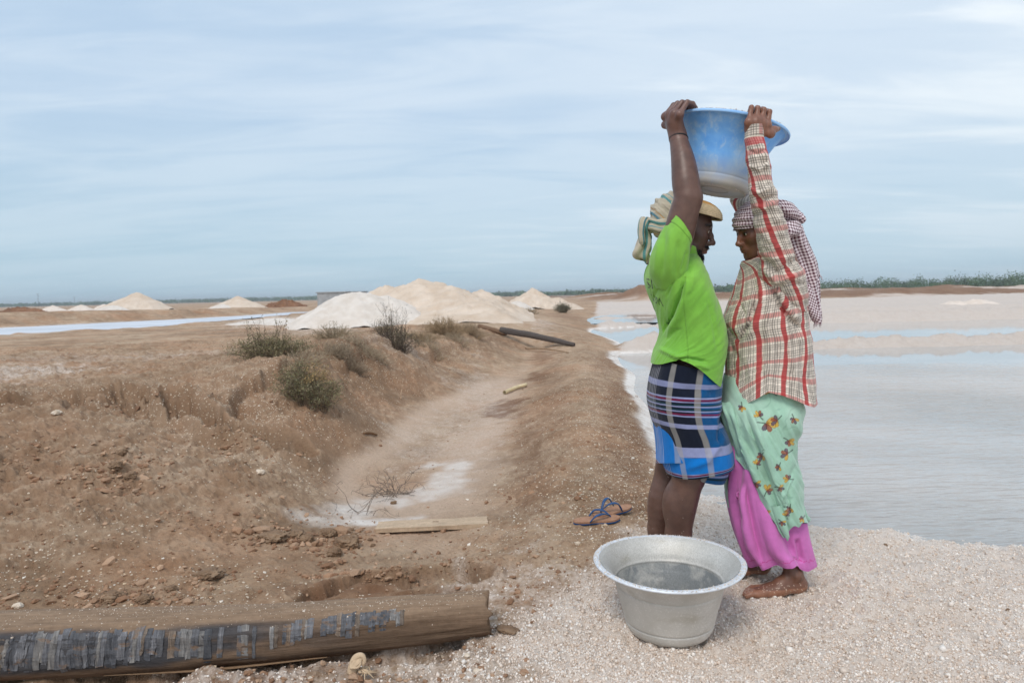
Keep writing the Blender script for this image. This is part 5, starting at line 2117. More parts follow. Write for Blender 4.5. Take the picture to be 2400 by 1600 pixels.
class Loft:
    """a tube of cloth through rings given by the two outline points in view, the half depth and the distance"""

    def __init__(self, rows, m=160, n=300, e=2.3, spl=True):
        rows = np.asarray([(r + (DP,))[:6] if len(r) == 5 else r for r in rows], float)   # pxL pyL pxR pyR b Y
        d = np.concatenate([[0], np.cumsum(np.hypot(np.diff(rows[:, [0, 2]].mean(1)), np.diff(rows[:, [1, 3]].mean(1))))])
        t = np.linspace(0, d[-1], m)
        if spl:
            k = np.interp(t, d, np.arange(len(rows)))
            Q = spline(rows, 60 * (len(rows) - 1) + 1)
            rows2 = np.stack([np.interp(k, np.linspace(0, len(rows) - 1, len(Q)), Q[:, i]) for i in range(6)], 1)
        else:
            rows2 = np.stack([np.interp(t, d, rows[:, i]) for i in range(6)], 1)
        Y, b = rows2[:, 5], rows2[:, 4]
        PL, PR = W(rows2[:, 0], rows2[:, 1], Y), W(rows2[:, 2], rows2[:, 3], Y)
        C = (PL + PR) / 2
        A = (PR - PL) / 2
        w = np.linalg.norm(A, axis=1)
        al = np.arctan2(C[:, 0], C[:, 1])
        a = np.sqrt(np.maximum((w * np.cos(al)) ** 2 - (b * np.sin(al)) ** 2, (w * .35) ** 2)) / np.cos(al)
        A = A / w[:, None] * a[:, None]
        th = np.linspace(0, 2 * np.pi, n, endpoint=False)
        c = np.sign(np.cos(th)) * np.abs(np.cos(th)) ** (2 / e)
        s = np.sign(np.sin(th)) * np.abs(np.sin(th)) ** (2 / e)
        self.V = C[:, None] + A[:, None] * c[None, :, None] + np.stack([0 * b, b, 0 * b], 1)[:, None] * s[None, :, None]
        self.th = np.broadcast_to(th, (m, n))
        self.near = np.maximum(-s, 0)[None, :] * np.ones((m, 1))
        self.t = np.broadcast_to((t / d[-1])[:, None], (m, n))
        self.m, self.n = m, n
        self.uv()

    def uv(self):
        # arc length round the ring, from the far side, and length along the near side
        seg = np.linalg.norm(np.diff(np.concatenate([self.V, self.V[:, :1]], 1), axis=1), axis=2)
        u = np.concatenate([np.zeros((self.m, 1)), np.cumsum(seg, 1)[:, :-1]], 1)
        k = int(self.n * .75)
        self.U = u - u[:, k:k + 1]                 # zero at the middle of the near side
        sv = np.linalg.norm(np.diff(self.V, axis=0), axis=2)
        self.S = np.concatenate([np.zeros((1, self.n)), np.cumsum(sv, 0)], 0)

    def normals(self):
        du = np.roll(self.V, -1, 1) - np.roll(self.V, 1, 1)
        dv = np.gradient(self.V, axis=0)
        nn = np.cross(dv, du)
        nn /= np.linalg.norm(nn, axis=2, keepdims=True) + 1e-12
        c = self.V.mean(1, keepdims=True)
        if ((self.V - c) * nn).sum() < 0:
            nn = -nn
        return nn

    def push(self, d):
        self.V = self.V + self.normals() * np.asarray(d)[..., None]
        return self

    def px(self):
        return proj(self.V)

    def crease(self, pts, wdt, depth, side=-1, asym=0.0):
        """a fold along a line seen in the photograph, on the near (-1) side"""
        x, y = self.px()
        d, arc, sd_ = seg_dist(x, y, pts)
        w = np.exp(-(d / wdt) ** 2)
        if asym:
            w = w * np.where(sd_ > 0, 1, 0) * asym + w * np.where(sd_ > 0, 0, 1)
        tot = sum(math.hypot(b[0] - a[0], b[1] - a[1]) for a, b in zip(pts[:-1], pts[1:]))
        w = w * np.clip(arc / tot * 5, 0, 1) * np.clip((1 - arc / tot) * 5, 0, 1)
        w = w * (self.near > .15 if side < 0 else 1)
        return self.push(depth * w)

    def obj(self, name, mat, parent, col, mask=None, M=None):
        F = gridF(self.m, self.n, True)
        V = self.V.reshape(-1, 3)
        col = np.asarray(col).reshape(-1, 3)
        if mask is not None:
            F = F[mask.ravel()[F].all(1)]
            used = np.unique(F)
            mp = np.zeros(len(V), int)
            mp[used] = np.arange(len(used))
            V, col, F = V[used], col[used], mp[F]
            V = smooth_rim(V, F)
        # face outwards
        a = V[F[:, 1]] - V[F[:, 0]]
        b = V[F[:, 3]] - V[F[:, 0]]
        nn = np.cross(a, b)
        if (nn * (V[F[:, 0]] - V.mean(0))).sum() < 0:
            F = F[:, ::-1]
        o = mobj(name, V, F, mat, parent, True, col)
        if parent is not None:
            o.matrix_parent_inverse = parent.matrix_world.inverted()
        return o


def bands(x, period, stripes, base):
    """repeat of woven stripes: (start, width, colour, opacity) within the period"""
    q = np.mod(x, period)
    c = np.broadcast_to(np.asarray(base, float), x.shape + (3,)).copy()
    a = np.zeros(x.shape)
    for s, w, col, op in stripes:
        e = .0006
        k = np.clip((q - s) / e, 0, 1) * np.clip((s + w - q) / e, 0, 1) * op
        c = c * (1 - k[..., None]) + np.asarray(col) * k[..., None]
    return c


def mixa(a, b, w):
    w = np.asarray(w)[..., None]
    return a * (1 - w) + np.asarray(b) * w


C_ = lambda *a: np.array(S(*a)[:3])
CREAM, RED, DARK = C_(226, 214, 200), C_(176, 34, 44), C_(44, 42, 42)


def plaid_shirt(u, v):
    P_ = .096
    W_ = C_(240, 230, 214)
    st = [(.004, .020, C_(178, 30, 40), .88), (.0, .0035, W_, 1), (.0255, .0035, W_, 1),
          (.0345, .0036, DARK, .72), (.0415, .0052, DARK, .62), (.0505, .0036, DARK, .72), (.0605, .003, DARK, .5), (.0675, .0052, DARK, .62), (.0765, .0036, DARK, .72), (.0865, .0036, DARK, .66)]
    sv = [(.004, .020, C_(196, 84, 84), .62), (.0345, .0034, DARK, .6), (.0415, .0048, DARK, .5), (.0505, .0034, DARK, .6), (.0675, .0048, DARK, .5), (.0765, .0034, DARK, .6), (.0865, .0034, DARK, .55), (.0265, .0036, W_, 1)]
    a = bands(u, P_, st, CREAM)
    b = bands(v, P_ * .98, sv, CREAM)
    return a * b / CREAM * .55 + .45 * np.minimum(a, b)


def check(u, v, p=.0135, a=(238, 226, 230), b=(84, 20, 44)):
    a, b = C_(*a), C_(*b)
    ku = sstep(.42, .58, np.abs(np.mod(u / p, 1) - .5) * 2)
    kv = sstep(.42, .58, np.abs(np.mod(v / p, 1) - .5) * 2)
    return mixa(np.broadcast_to(a, u.shape + (3,)), b, .5 * ku + .5 * kv)


# ---- head
def head_frame(c, fwd, pitch, yaw, s):
    f0 = np.array([fwd * math.cos(yaw), math.sin(yaw), 0])
    f = f0 * math.cos(pitch) + np.array([0, 0, -math.sin(pitch)])
    u = np.array([0, 0, math.cos(pitch)]) + f0 * math.sin(pitch)
    l = np.cross(u, f)
    return np.asarray(c, float), np.stack([f, l, u]), s


def HP(hf, x, y, z):
    c, M, s = hf
    return c + s * (x * M[0] + y * M[1] + z * M[2])


def to_local(hf, P):
    c, M, s = hf
    return ((P - c) @ M.T) / s


def add_head(B, hf, fem=False):
    c, M, s = hf
    H = lambda x, y, z: HP(hf, x, y, z)
    r = lambda *a: np.array(a) * s
    B.ell(H(-.015, 0, .030), r(.096, .075, .084), M, .02)
    B.ell(H(.035, 0, -.020), r(.052, .058, .074), M, .03)
    B.ell(H(.026, 0, -.074), r(.050, .050, .036), M, .03)
    B.cap(H(.066, -.008, -.104), H(.066, .008, -.104), .0155 * s if not fem else .0135 * s, None, .03)
    for q in (-1, 1):
        B.ell(H(.056, q * .040, -.022), r(.018, .020, .014), M, .03)
        B.cap(H(-.005, q * .058, -.060), H(.050, q * .026, -.100), .014 * s, .012 * s, .03)
    B.cap(H(.074, -.030, .024), H(.074, .030, .024), (.0115 if not fem else .009) * s, None, .02)
    for q in (-1, 1):
        B.ell(H(.089, q * .034, .004), r(.017, .019, .0115), M, .014, True)
    B.chain([H(.080, 0, .016), H(.094, 0, -.008), H(.104, 0, -.030)], [.0065 * s, .0072 * s, .0098 * s], .010)
    B.ell(H(.1065, 0, -.034), r(.0105, .0115, .0095), M, .008)
    for q in (-1, 1):
        B.ell(H(.095, q * .0135, -.0375), r(.0115, .0075, .0085), M, .007)
    for q in (-1, 1):        # eyelids round the eyeballs
        B.ell(H(.0715, q * .031, .004), r(.0138, .0150, .0128), M, .006)
        B.ell(H(.0860, q * .0325, .0020), r(.0080, .0125, .0042), M, .003, True)
    B.ell(H(.083, 0, -.060), r(.012, .023, .0125), M, .016)
    B.ell(H(.0895, 0, -.0615), r(.0085, .019, .0052), M, .005)
    B.ell(H(.0875, 0, -.0735), r(.0090, .017, .0062), M, .005)
    B.cap(H(.0985, -.018, -.0672), H(.0985, .018, -.0672), .0030 * s, None, .003, True)
    for q in (-1, 1):
        B.ell(H(-.010, q * .074, -.006), r(.019, .0085, .031), M, .010)
        B.ell(H(-.004, q * .083, -.004), r(.011, .006, .020), M, .005, True)


def add_eyes(hf, parent, iris=(40, 24, 14)):
    c, M, s = hf
    for q in (-1, 1):
        V, F = ICO3
        cen = HP(hf, .0712, q * .031, .003)
        Vw = cen + V * .0128 * s
        loc = (V @ M.T)
        # looking forward and a little towards the camera
        g = np.array([1, 0.0, -.05])
        g /= np.linalg.norm(g)
        d = loc @ g
        col = np.broadcast_to(C_(206, 196, 184), V.shape).copy()
        col[d > .80] = C_(*iris)
        col[d > .93] = C_(10, 8, 8)
        o = mobj('eye', Vw, F, MAT['eye'], parent, True, col)
        o.matrix_parent_inverse = parent.matrix_world.inverted()


MAT['eye'] = col_mat('eyeball', .15, .5, .05, 60, 0)


def mat_skin(name):
    mt, nt, bs = new_mat(name)
    a = nt.nodes.new('ShaderNodeAttribute')
    a.attribute_name = 'Col'
    f = tex_noise(nt, 30, 5, .6)
    g = tex_noise(nt, 420, 3, .6)
    rp = ramp(nt, [(.3, (.72, .70, .69)), (.7, (1.24, 1.22, 1.20))])
    nt.links.new(math_n(nt, 'ADD', math_n(nt, 'MULTIPLY', f, .7), math_n(nt, 'MULTIPLY', g, .3)), rp.inputs[0])
    nt.links.new(mixc(nt, 1, a.outputs['Color'], rp.outputs[0], 'MULTIPLY'), bs.inputs['Base Color'])
    bs.inputs['Roughness'].default_value = .40
    bs.inputs['Specular IOR Level'].default_value = .45
    bump(nt, bs, g, .22, .0015)
    return mt


MAT['skin'] = mat_skin('brown skin')


def foot(B, ankle, toe, heel_z, L_, s=1.0, side=1):
    """foot from the ankle towards toe direction (horizontal), sole at heel_z"""
    d = np.array([toe[0], toe[1], 0.0])
    d /= np.linalg.norm(d)
    l = np.array([-d[1], d[0], 0]) * side       # towards the big toe
    z = np.array([0, 0, 1.0])
    a = np.array([ankle[0], ankle[1], heel_z])
    P = lambda x, y, h: a + d * x + l * y + z * h
    B.ell(P(-.030, 0, .030), np.array([.034, .030, .032]) * s, np.stack([d, l, z]), .02)
    B.cap(P(-.012, 0, .085), P(-.020, 0, .045), .030 * s, .028 * s, .025)
    B.chain([P(-.004, 0, .066), P(.045, .006, .042), P(.10, .008, .026), P(L_ - .080, .006, .017)], [.027 * s, .024 * s, .018 * s, .014 * s], .025)
    B.chain([P(-.02, -.018, .022), P(.05, -.026, .018), P(L_ - .095, -.030, .015)], [.020 * s, .015 * s, .012 * s], .025)
    B.chain([P(-.01, .016, .028), P(.06, .022, .022), P(L_ - .085, .028, .016)], [.020 * s, .016 * s, .0145 * s], .025)
    for q in (-1, 1):
        B.ell(P(-.008, q * .033, .075), np.array([.012, .010, .013]) * s, np.stack([d, l, z]), .015)
    for i, (y0, ln, r) in enumerate(((.026, .0, .0125), (.007, .002, .0092), (-.008, -.006, .0088), (-.022, -.016, .0084), (-.035, -.028, .0082))):
        B.chain([P(L_ - .090 + ln, y0, .017), P(L_ - .065 + ln, y0, .018), P(L_ - .047 + ln, y0 * 1.03, r)], [r * 1.0 * s, r * .95 * s, r * .92 * s], .0045)


def hand_on_rim(B, angs, wrist, r=.0092, k=.006, thumb=None, knuck=(.262, -.030), pip=(.247, .020), dip=(.221, .020), tip=(.206, .006), order=(0, 1, 2, 3)):
    """four fingers laid over the rim of the tub, palm outside, joined to the wrist"""
    H = TUB_H
    kn = []
    for i, a in enumerate(angs):
        sc = (.86, .97, 1.0, .95)[i]       # little finger first
        p0 = tub_pt(a, knuck[0], H + knuck[1] - (1 - sc) * .06)
        p1 = tub_pt(a, pip[0], H + pip[1] * sc)
        p2 = tub_pt(a + .8, dip[0], H + dip[1] * sc)
        p3 = tub_pt(a + 1.2, tip[0], H + tip[1])
        B.chain([p0, p1, p2, p3], [r * 1.18 * sc, r * 1.04 * sc, r * .94 * sc, r * .80 * sc], k)
        B.ell(p0, (r * 1.35,) * 3, None, .012)
        kn.append(p0)
    w = np.asarray(wrist, float)
    for i, p in enumerate(kn):
        m_ = w + (p - w) * .18 + (p - np.mean(kn, 0)) * .25
        B.chain([m_, p], [.0165, .0115], .010)
    mid = np.mean(kn, 0)
    B.cap(w, w + (mid - w) * .55, .026, .024, .03)
    if thumb is not None:
        B.chain([w + (mid - w) * .2] + [np.asarray(t) for t in thumb], [.017] + [.0135, .0115, .0095][:len(thumb)], .010)


def to_person(o, parent):
    o.parent = parent
    o.matrix_parent_inverse = parent.matrix_world.inverted()
    return o


MAT['cloth'] = col_mat('woven cotton', .9, .12, .12, 40, .35, .0012, 900, .15)
MAT['knit'] = col_mat('soft green jersey', .85, .15, .08, 30, .2, .0008, 1200, .25)
MAT['thin'] = col_mat('thin printed voile', .8, .15, .10, 35, .25, .001, 900, .2)
MAT['hair'] = col_mat('black hair', .55, .35, .3, 200, 0)
MAT['straw'] = col_mat('plaited straw', .85, .2, .2, 120, .6, .002, 260)
MAT['cord'] = simple_mat('black cord', (.012, .012, .014, 1), (.03, .03, .034, 1), 200, .7, .3, .001, 800)


# ---------------------------------------------------------------- the man
def build_man():
    B = Field(W(1470, 1420, DP) - (.05, .42, .03), np.array([W(1730, 220, DP)[0] + .05, DP + .40, 2.02]))
    hf = head_frame(W(1610, 535, DP), 1, R(15), R(-14), 1.05)
    # trunk
    B.ell(W(1596, 690, DP), (.080, .135, .18), None, .04)
    B.ell(W(1622, 800, DP), (.100, .130, .16), None, .06)
    B.ell(W(1608, 915, DP), (.105, .130, .14), None, .05)
    B.chain([W(1583, 640, DP), HP(hf, -.035, 0, -.06)], [.066, .058], .04)
    add_head(B, hf)
    gzn = float(look(*W(1585, 1350, DP)[:2])[0])
    gzf = float(look(*W(1545, 1340, DP + .16)[:2])[0])
    # near leg, far leg
    kn = W(1612, 1122, DP - .055)
    an = W(1583, 1312, DP - .0)
    B.chain([W(1605, 940, DP - .07), W(1612, 1040, DP - .065), kn], [.080, .072, .062], .03)
    B.ell(kn + (.018, 0, .01), (.045, .045, .05), None, .03)
    B.limb([kn, W(1596, 1185, DP - .035), W(1590, 1245, DP - .015), an], [.060, .063, .050, .037], .02, 12)
    B.ell(W(1583, 1180, DP - .035), (.050, .052, .085), None, .03)
    kf = W(1567, 1112, DP + .10)
    af = W(1545, 1290, DP + .16)
    B.chain([W(1600, 940, DP + .07), kf], [.080, .060], .03)
    B.limb([kf, W(1551, 1175, DP + .10), W(1546, 1235, DP + .13), af], [.056, .060, .046, .036], .02, 12)
    an = np.array([an[0], an[1], gzn + .09])
    af = np.array([af[0], af[1], gzf + .09])
    B.cap(W(1590, 1255, DP - .012), an, .047, .033, .03)
    B.cap(W(1546, 1240, DP + .13), af, .044, .033, .03)
    foot(B, an, (1, .45), gzn + .004, .25, 1.0, 1)
    foot(B, af, (1, .10), gzf + .004, .25, 1.0, -1)
    # near (right) arm
    sh = W(1574, 622, DP - .140)
    el = W(1612, 466, DP - .19)
    wr = W(1589, 318, DP - .105)
    B.ell(sh, (.055, .05, .06), None, .05)
    B.limb([sh, W(1593, 540, DP - .175), el], [.052, .056, .049], .02, 10)
    B.ell(W(1624, 462, DP - .19), (.028, .030, .036), None, .03)
    B.limb([el, W(1607, 425, DP - .175), W(1601, 378, DP - .15), W(1593, 340, DP - .12), wr], [.047, .050, .043, .034, .0285], .02, 14)
    hand_on_rim(B, (214, 208, 202, 196), wr + (-.004, 0, .010), .0108, .005, knuck=(.284, -.034), pip=(.260, .014), dip=(.233, .018), tip=(.212, .006),
                thumb=[tub_pt(188, .262, TUB_H - .055), tub_pt(182, .247, TUB_H - .035), tub_pt(176, .240, TUB_H - .028)])
    # far (left) arm
    sh2 = W(1580, 620, DP + .14)
    el2 = W(1610, 478, DP + .20)
    wr2 = tub_pt(112, .252, TUB_H - .115)
    B.ell(sh2, (.055, .05, .06), None, .05)
    B.chain([sh2, el2], [.060, .048], .03)
    B.chain([el2, wr2], [.048, .029], .03)
    hand_on_rim(B, (103, 108.5, 114, 119.5), wr2, .0098, .005, thumb=[tub_pt(124, .258, TUB_H - .06), tub_pt(129, .245, TUB_H - .04), tub_pt(133, .240, TUB_H - .03)])
    V, F = keep_largest(*B.mesh(1))
    P = to_local(hf, V)
    skin = C_(102, 76, 66)
    col = np.broadcast_to(skin, V.shape) * (1 + .14 * fb3(V[:, 0] * 9, V[:, 1] * 9, V[:, 2] * 9, 3, 400))[:, None]
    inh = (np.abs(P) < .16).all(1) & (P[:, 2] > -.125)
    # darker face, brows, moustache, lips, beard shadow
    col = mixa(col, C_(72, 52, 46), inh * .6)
    x, y, z = P.T
    brow = inh * (x > .05) * np.exp(-(((z - .026 + .25 * (np.abs(y) - .03) ** 2 * 40) / .0065) ** 2)) * sstep(.010, .016, np.abs(y)) * (1 - sstep(.048, .056, np.abs(y)))
    col = mixa(col, C_(20, 15, 14), np.clip(brow * 1.1, 0, .92))
    mou = inh * (x > .06) * np.exp(-((z + .0525 + .10 * np.maximum(np.abs(y) - .008, 0)) / .0058) ** 2) * (1 - sstep(.022, .032, np.abs(y)))
    col = mixa(col, C_(22, 17, 16), np.clip(mou * 1.2, 0, .93))
    beard = inh * sstep(-.075, -.092, z) * (x > .02) * (1 - sstep(.03, .055, np.abs(y)) * .5)
    beard = np.maximum(beard, inh * sstep(.0, .02, x) * sstep(-.05, -.075, z) * sstep(.022, .032, np.abs(y)) * .6)
    col = mixa(col, C_(20, 16, 15), np.clip(beard * .85, 0, .9))
    lip = inh * (x > .078) * (np.exp(-((z + .0625) / .004) ** 2) * .5 + np.exp(-((z + .0735) / .005) ** 2)) * (1 - sstep(.014, .022, np.abs(y)))
    col = mixa(col, C_(142, 92, 84), np.clip(lip, 0, .85))
    line = inh * (x > .078) * np.exp(-((z + .0675) / .0016) ** 2) * (np.abs(y) < .021)
    col = mixa(col, C_(196, 180, 168), np.clip(line, 0, .7) * (np.abs(y) < .014))
    col = mixa(col, C_(30, 20, 18), inh * np.exp(-(((x - .099) / .004) ** 2 + ((z + .0445) / .003) ** 2 + ((np.abs(y) - .008) / .004) ** 2)) * .9)
    # dried salt on the shins and dusty hands, paler knuckles
    leg = V[:, 2] < .62
    rng = np.random.default_rng(31)
    speck = leg & (rng.uniform(size=len(V)) < .0015)
    col = mixa(col, C_(120, 88, 76), leg * .15 * sstep(-.2, .6, fb3(V[:, 0] * 16, V[:, 1] * 16, V[:, 2] * 6, 3, 402)))
    col[speck] = C_(176, 158, 146)
    hand = V[:, 2] > TUB_TOP[2] - .07
    col = mixa(col, C_(126, 92, 84), hand * .35)
    body = mobj('person', V, F, MAT['skin'], None, True, col)
    tag(body, 'man in lime green shirt, blue plaid lungi and straw hat, lifting the blue tub', 'person')
    add_eyes(hf, body)

    # hair under the hat, beard bristles
    rng = np.random.default_rng(9)
    mb = MB()
    th, ph = rng.uniform(0, 2 * np.pi, 2600), np.arccos(rng.uniform(-.45, .9, 2600))
    nn = np.stack([np.sin(ph) * np.cos(th), np.sin(ph) * np.sin(th), np.cos(ph)], 1)
    p = nn * (.098, .077, .086) + (-.015, 0, .030)
    keep = (p[:, 0] < .045) & ((p[:, 0] < .0) | (p[:, 2] > .045)) & (p[:, 2] > -.055) & ~((np.abs(p[:, 1]) > .06) & (p[:, 0] > -.03) & (p[:, 2] < .01))
    p, nn = p[keep], nn[keep]
    t = np.cross(nn, rng.normal(size=nn.shape))
    t /= np.linalg.norm(t, axis=1, keepdims=True)
    tip = p + nn * .004 + t * .014
    w = np.cross(t, nn) * .0016
    Vh = np.stack([p - w - nn * .001, p + w - nn * .001, tip], 1).reshape(-1, 3)
    q = HP(hf, Vh[:, 0:1], Vh[:, 1:2], Vh[:, 2:3])
    o = to_person(mobj('hair', q, np.arange(len(q)).reshape(-1, 3), MAT['hair'], None, False, np.broadcast_to(C_(20, 17, 17), q.shape)), body)
    o['kind'] = 'stuff'
    sel = np.where((beard > .55) & (P[:, 0] > .035) | (mou > .55))[0]
    sel = rng.choice(sel, min(len(sel) * 3, 3800))
    vn = V[sel] - hf[0]
    vn = vn / np.linalg.norm(vn, axis=1, keepdims=True)
    dn = vn * .5 + np.array([0, 0, -1.0]) + rng.normal(size=vn.shape) * .35
    dn /= np.linalg.norm(dn, axis=1, keepdims=True)
    w = np.cross(dn, vn)
    w /= np.linalg.norm(w, axis=1, keepdims=True) + 1e-9
    ln = np.where(P[sel, 2] < -.085, .013, .006)[:, None]
    Vb = np.stack([V[sel] - w * .0009, V[sel] + w * .0009, V[sel] + dn * ln + vn * .002], 1).reshape(-1, 3) + np.repeat(rng.normal(size=(len(sel), 3)) * .0012, 3, 0)
    o = to_person(mobj('beard', Vb, np.arange(len(Vb)).reshape(-1, 3), MAT['hair'], None, False, np.broadcast_to(C_(24, 20, 19), Vb.shape)), body)
    o['kind'] = 'stuff'

    # lime shirt
    LIME = C_(132, 190, 76)
    g = Loft([(1560, 594, 1626, 590, .07), (1524, 612, 1641, 610, .145), (1511, 640, 1655, 642, .19), (1513, 668, 1667, 672, .20), (1526, 712, 1682, 712, .195),
              (1541, 765, 1697, 760, .182), (1543, 784, 1702, 790, .18), (1538, 806, 1701, 815, .18), (1529, 830, 1695, 848, .182), (1525, 850, 1686, 905, .185)], 260, 420)
    hemz = sstep(.72, 1, g.t) * g.near
    g.V[..., 2] += hemz * .052 * np.exp(-((g.th - R(250)) / .75) ** 2) * 1.1
    x, y = g.px()
    v3 = g.V
    g.push(.005 * fb2(g.U * 9 + g.S * 6, g.S * 3 - g.U * 2, 3, 410) + .0035 * fb2(g.U * 20 + g.S * 18, g.S * 6, 3, 411) + .0012 * fb2(g.U * 50 + g.S * 40, g.S * 20, 3, 415))
    # the big fold running from the armpit down to the small of the back
    g.crease([(1604, 640), (1594, 690), (1576, 735), (1546, 782)], 9, -.010)
    g.crease([(1606, 648), (1597, 692), (1579, 737), (1549, 785)], 3.2, -.012)
    g.crease([(1614, 652), (1605, 700), (1588, 744), (1560, 790)], 7, .011)
    g.crease([(1552, 690), (1570, 640)], 6, -.005)
    g.crease([(1538, 715), (1560, 665)], 5, .004)
    g.crease([(1541, 815), (1590, 838), (1616, 834)], 6, .010)
    g.crease([(1575, 846), (1612, 838), (1660, 848)], 3.5, -.012)
    g.crease([(1590, 858), (1640, 856), (1668, 866)], 5, .008)
    g.crease([(1560, 700), (1585, 640)], 3.5, -.006)
    g.crease([(1530, 700), (1545, 668)], 3.5, -.005)
    g.crease([(1655, 690), (1676, 780), (1684, 830)], 5, -.005)
    g.crease([(1560, 800), (1580, 775), (1600, 770)], 4, -.005)
    g.crease([(1640, 640), (1665, 720), (1680, 780)], 14, .004)
    g.crease([(1620, 620), (1608, 660)], 5, -.005)
    g.crease([(1628, 640), (1616, 690)], 6, .004)
    x, y = g.px()
    d, _, _ = seg_dist(x, y, [(1607, 650), (1601, 700), (1606, 760), (1612, 820), (1612, 862)])
    seam = np.exp(-(d / 1.6) ** 2) * (g.near > .1)
    g.push(-.0022 * seam)
    col = np.broadcast_to(LIME, g.V.shape) * (1 + .08 * fb2(g.U * 6, g.S * 6, 4, 412))[..., None]
    col = mixa(col, C_(176, 214, 128), .35 * sstep(.25, .8, fb2(g.U * 3.2 + 4, g.S * 3.2, 4, 413)))
    col = mixa(col, C_(112, 178, 62), .45 * sstep(.2, .8, fb2(g.U * 4 + 9, g.S * 3, 3, 414)))
    col = mixa(col, LIME * .62, seam * .5)
    # black lettering down the back, as it shows near the left outline
    col = print_text(col, g, [('SI', 1512, 652, 15, 22, -8), ('UM', 1524, 688, 15, 14, -26)])
    shirt = to_person(g.obj('shirt', MAT['knit'], None, col), body)

    s = Loft([(1540, 676, 1590, 692, .045, DP - .10), (1524, 640, 1606, 655, .078, DP - .125), (1525, 600, 1613, 616, .092, DP - .145), (1543, 555, 1615, 590, .086, DP - .165), (1560, 525, 1615, 578, .080, DP - .175), (1573, 501, 1617.5, 568, .076, DP - .180)], 150, 260, 2.1)
    s.push(.0035 * fb2(s.U * 16, s.S * 5, 3, 420))
    for i, (a, b) in enumerate((((1558, 535), (1550, 655)), ((1572, 530), (1570, 660)), ((1590, 560), (1585, 655)), ((1545, 560), (1532, 650)))):
        s.crease([a, b], 6, -.006 if i % 2 == 0 else .004)
    s.crease([(1612, 585), (1596, 640)], 4, -.006)
    x, y = s.px()
    edge = sstep(.955, .962, s.t) * (1 - sstep(.968, .975, s.t))
    hem = sstep(.90, .905, s.t) * (1 - sstep(.91, .915, s.t))
    s.push(-.0015 * hem + .001 * sstep(.905, .92, s.t))
    col = np.broadcast_to(LIME, s.V.shape) * (1 - .25 * hem[..., None])
    # turned-in edge so that the cloth shows a thickness
    to_person(s.obj('sleeve', MAT['knit'], None, col), shirt)
    s2 = Loft([(1525, 640, 1640, 660, .085, DP + .10), (1535, 600, 1625, 612, .09, DP + .14), (1560, 545, 1630, 575, .072, DP + .175), (1585, 512, 1632, 560, .066, DP + .185)], 60, 120, 2.1)
    to_person(s2.obj('sleeve', MAT['knit'], None, np.broadcast_to(LIME, s2.V.shape)), shirt)
    cl = Loft([(1565, 600, 1622, 604, .075, DP), (1566, 580, 1634, 592, .076, DP), (1568, 568, 1634, 583, .078, DP), (1566, 572, 1637, 588, .082, DP), (1563, 590, 1638, 603, .084, DP)], 60, 160, 2.0)
    cl.push(.002 * fb2(cl.U * 20, cl.S * 20, 2, 425))
    to_person(cl.obj('collar', MAT['knit'], None, np.broadcast_to(LIME * .97, cl.V.shape)), shirt)

    # lungi: outer cloth folded up to the knee, inner fold hanging lower at the back
    NAVY, BLUE, TEAL = C_(22, 28, 44), C_(14, 78, 128), C_(20, 70, 84)
    LAV, MAR, SKY = C_(150, 156, 196), C_(110, 26, 62), C_(16, 116, 196)

    def lungi_col(q, tr):
        """q: position across the near side 0..1, tr: down the cloth 0..1"""
        c = mixa(np.broadcast_to(NAVY, q.shape + (3,)), BLUE, sstep(.545, .553, q) * (1 - sstep(.855, .865, q)))
        def row(a, b, colr, op=1.0):
            nonlocal c
            e = .002
            c = mixa(c, colr, np.clip((tr - a) / e, 0, 1) * np.clip((b - tr) / e, 0, 1) * op)
        row(.135, .185, LAV * .9, .8)
        for a, b, k_ in ((.262, .278, LAV), (.278, .30, MAR), (.30, .312, LAV), (.326, .342, TEAL * .6), (.342, .356, LAV), (.37, .386, TEAL * .6), (.386, .398, LAV), (.410, .43, MAR), (.43, .444, LAV)):
            row(a, b, k_, .9)
        row(.512, .555, LAV, .85)
        row(.735, .822, LAV * 1.02, .95)
        row(.822, .962, SKY)
        for a, b, k_ in ((.962, .97, LAV), (.97, .982, MAR), (.982, .988, LAV), (.988, .996, TEAL * .4)):
            row(a, b, k_, .95)
        # upright stripes
        def colm(a, b, op=.75, k_=C_(176, 172, 166)):
            nonlocal c
            e = .003
            c = mixa(c, c * .35 + k_ * .65, np.clip((q - a) / e, 0, 1) * np.clip((b - q) / e, 0, 1) * op)
        colm(.285, .335)
        colm(.50, .55)
        for i in range(6):
            colm(.02 + i * .026, .030 + i * .026, .8, C_(206, 204, 210))
        for i in range(7):
            colm(.868 + i * .020, .877 + i * .020, .8, C_(190, 184, 178))
        return c

    def lungi_q(l):
        k0 = int(l.n * .5)
        uL = l.U[:, k0:k0 + 1]
        uR = l.U[:, -1:]
        return np.mod((l.U - uL) / (uR - uL), 2.0)
    lo = Loft([(1532, 838, 1688, 872, .170), (1519, 888, 1689, 898, .174), (1515, 934, 1686, 940, .178), (1523, 976, 1690, 984, .176), (1537, 1014, 1702, 1014, .172), (1546, 1060, 1713, 1050, .168), (1556, 1104, 1716, 1076, .164)], 260, 420)
    w = sstep(.7, 1, lo.t) * lo.near
    lo.V[..., 2] -= w * .006
    lo.push(.004 * fb2(lo.U * 5, lo.S * 3, 3, 430) * (.3 + lo.t) + .0022 * fb2(lo.U * 22, lo.S * 3, 3, 431))
    lo.crease([(1700, 960), (1685, 1010), (1690, 1050)], 6, -.012)
    lo.crease([(1690, 940), (1676, 985), (1684, 1030)], 5, .008)
    lo.crease([(1702, 1020), (1660, 1080), (1600, 1102)], 8, .008)
    lo.crease([(1690, 930), (1640, 912), (1585, 916)], 10, -.006)
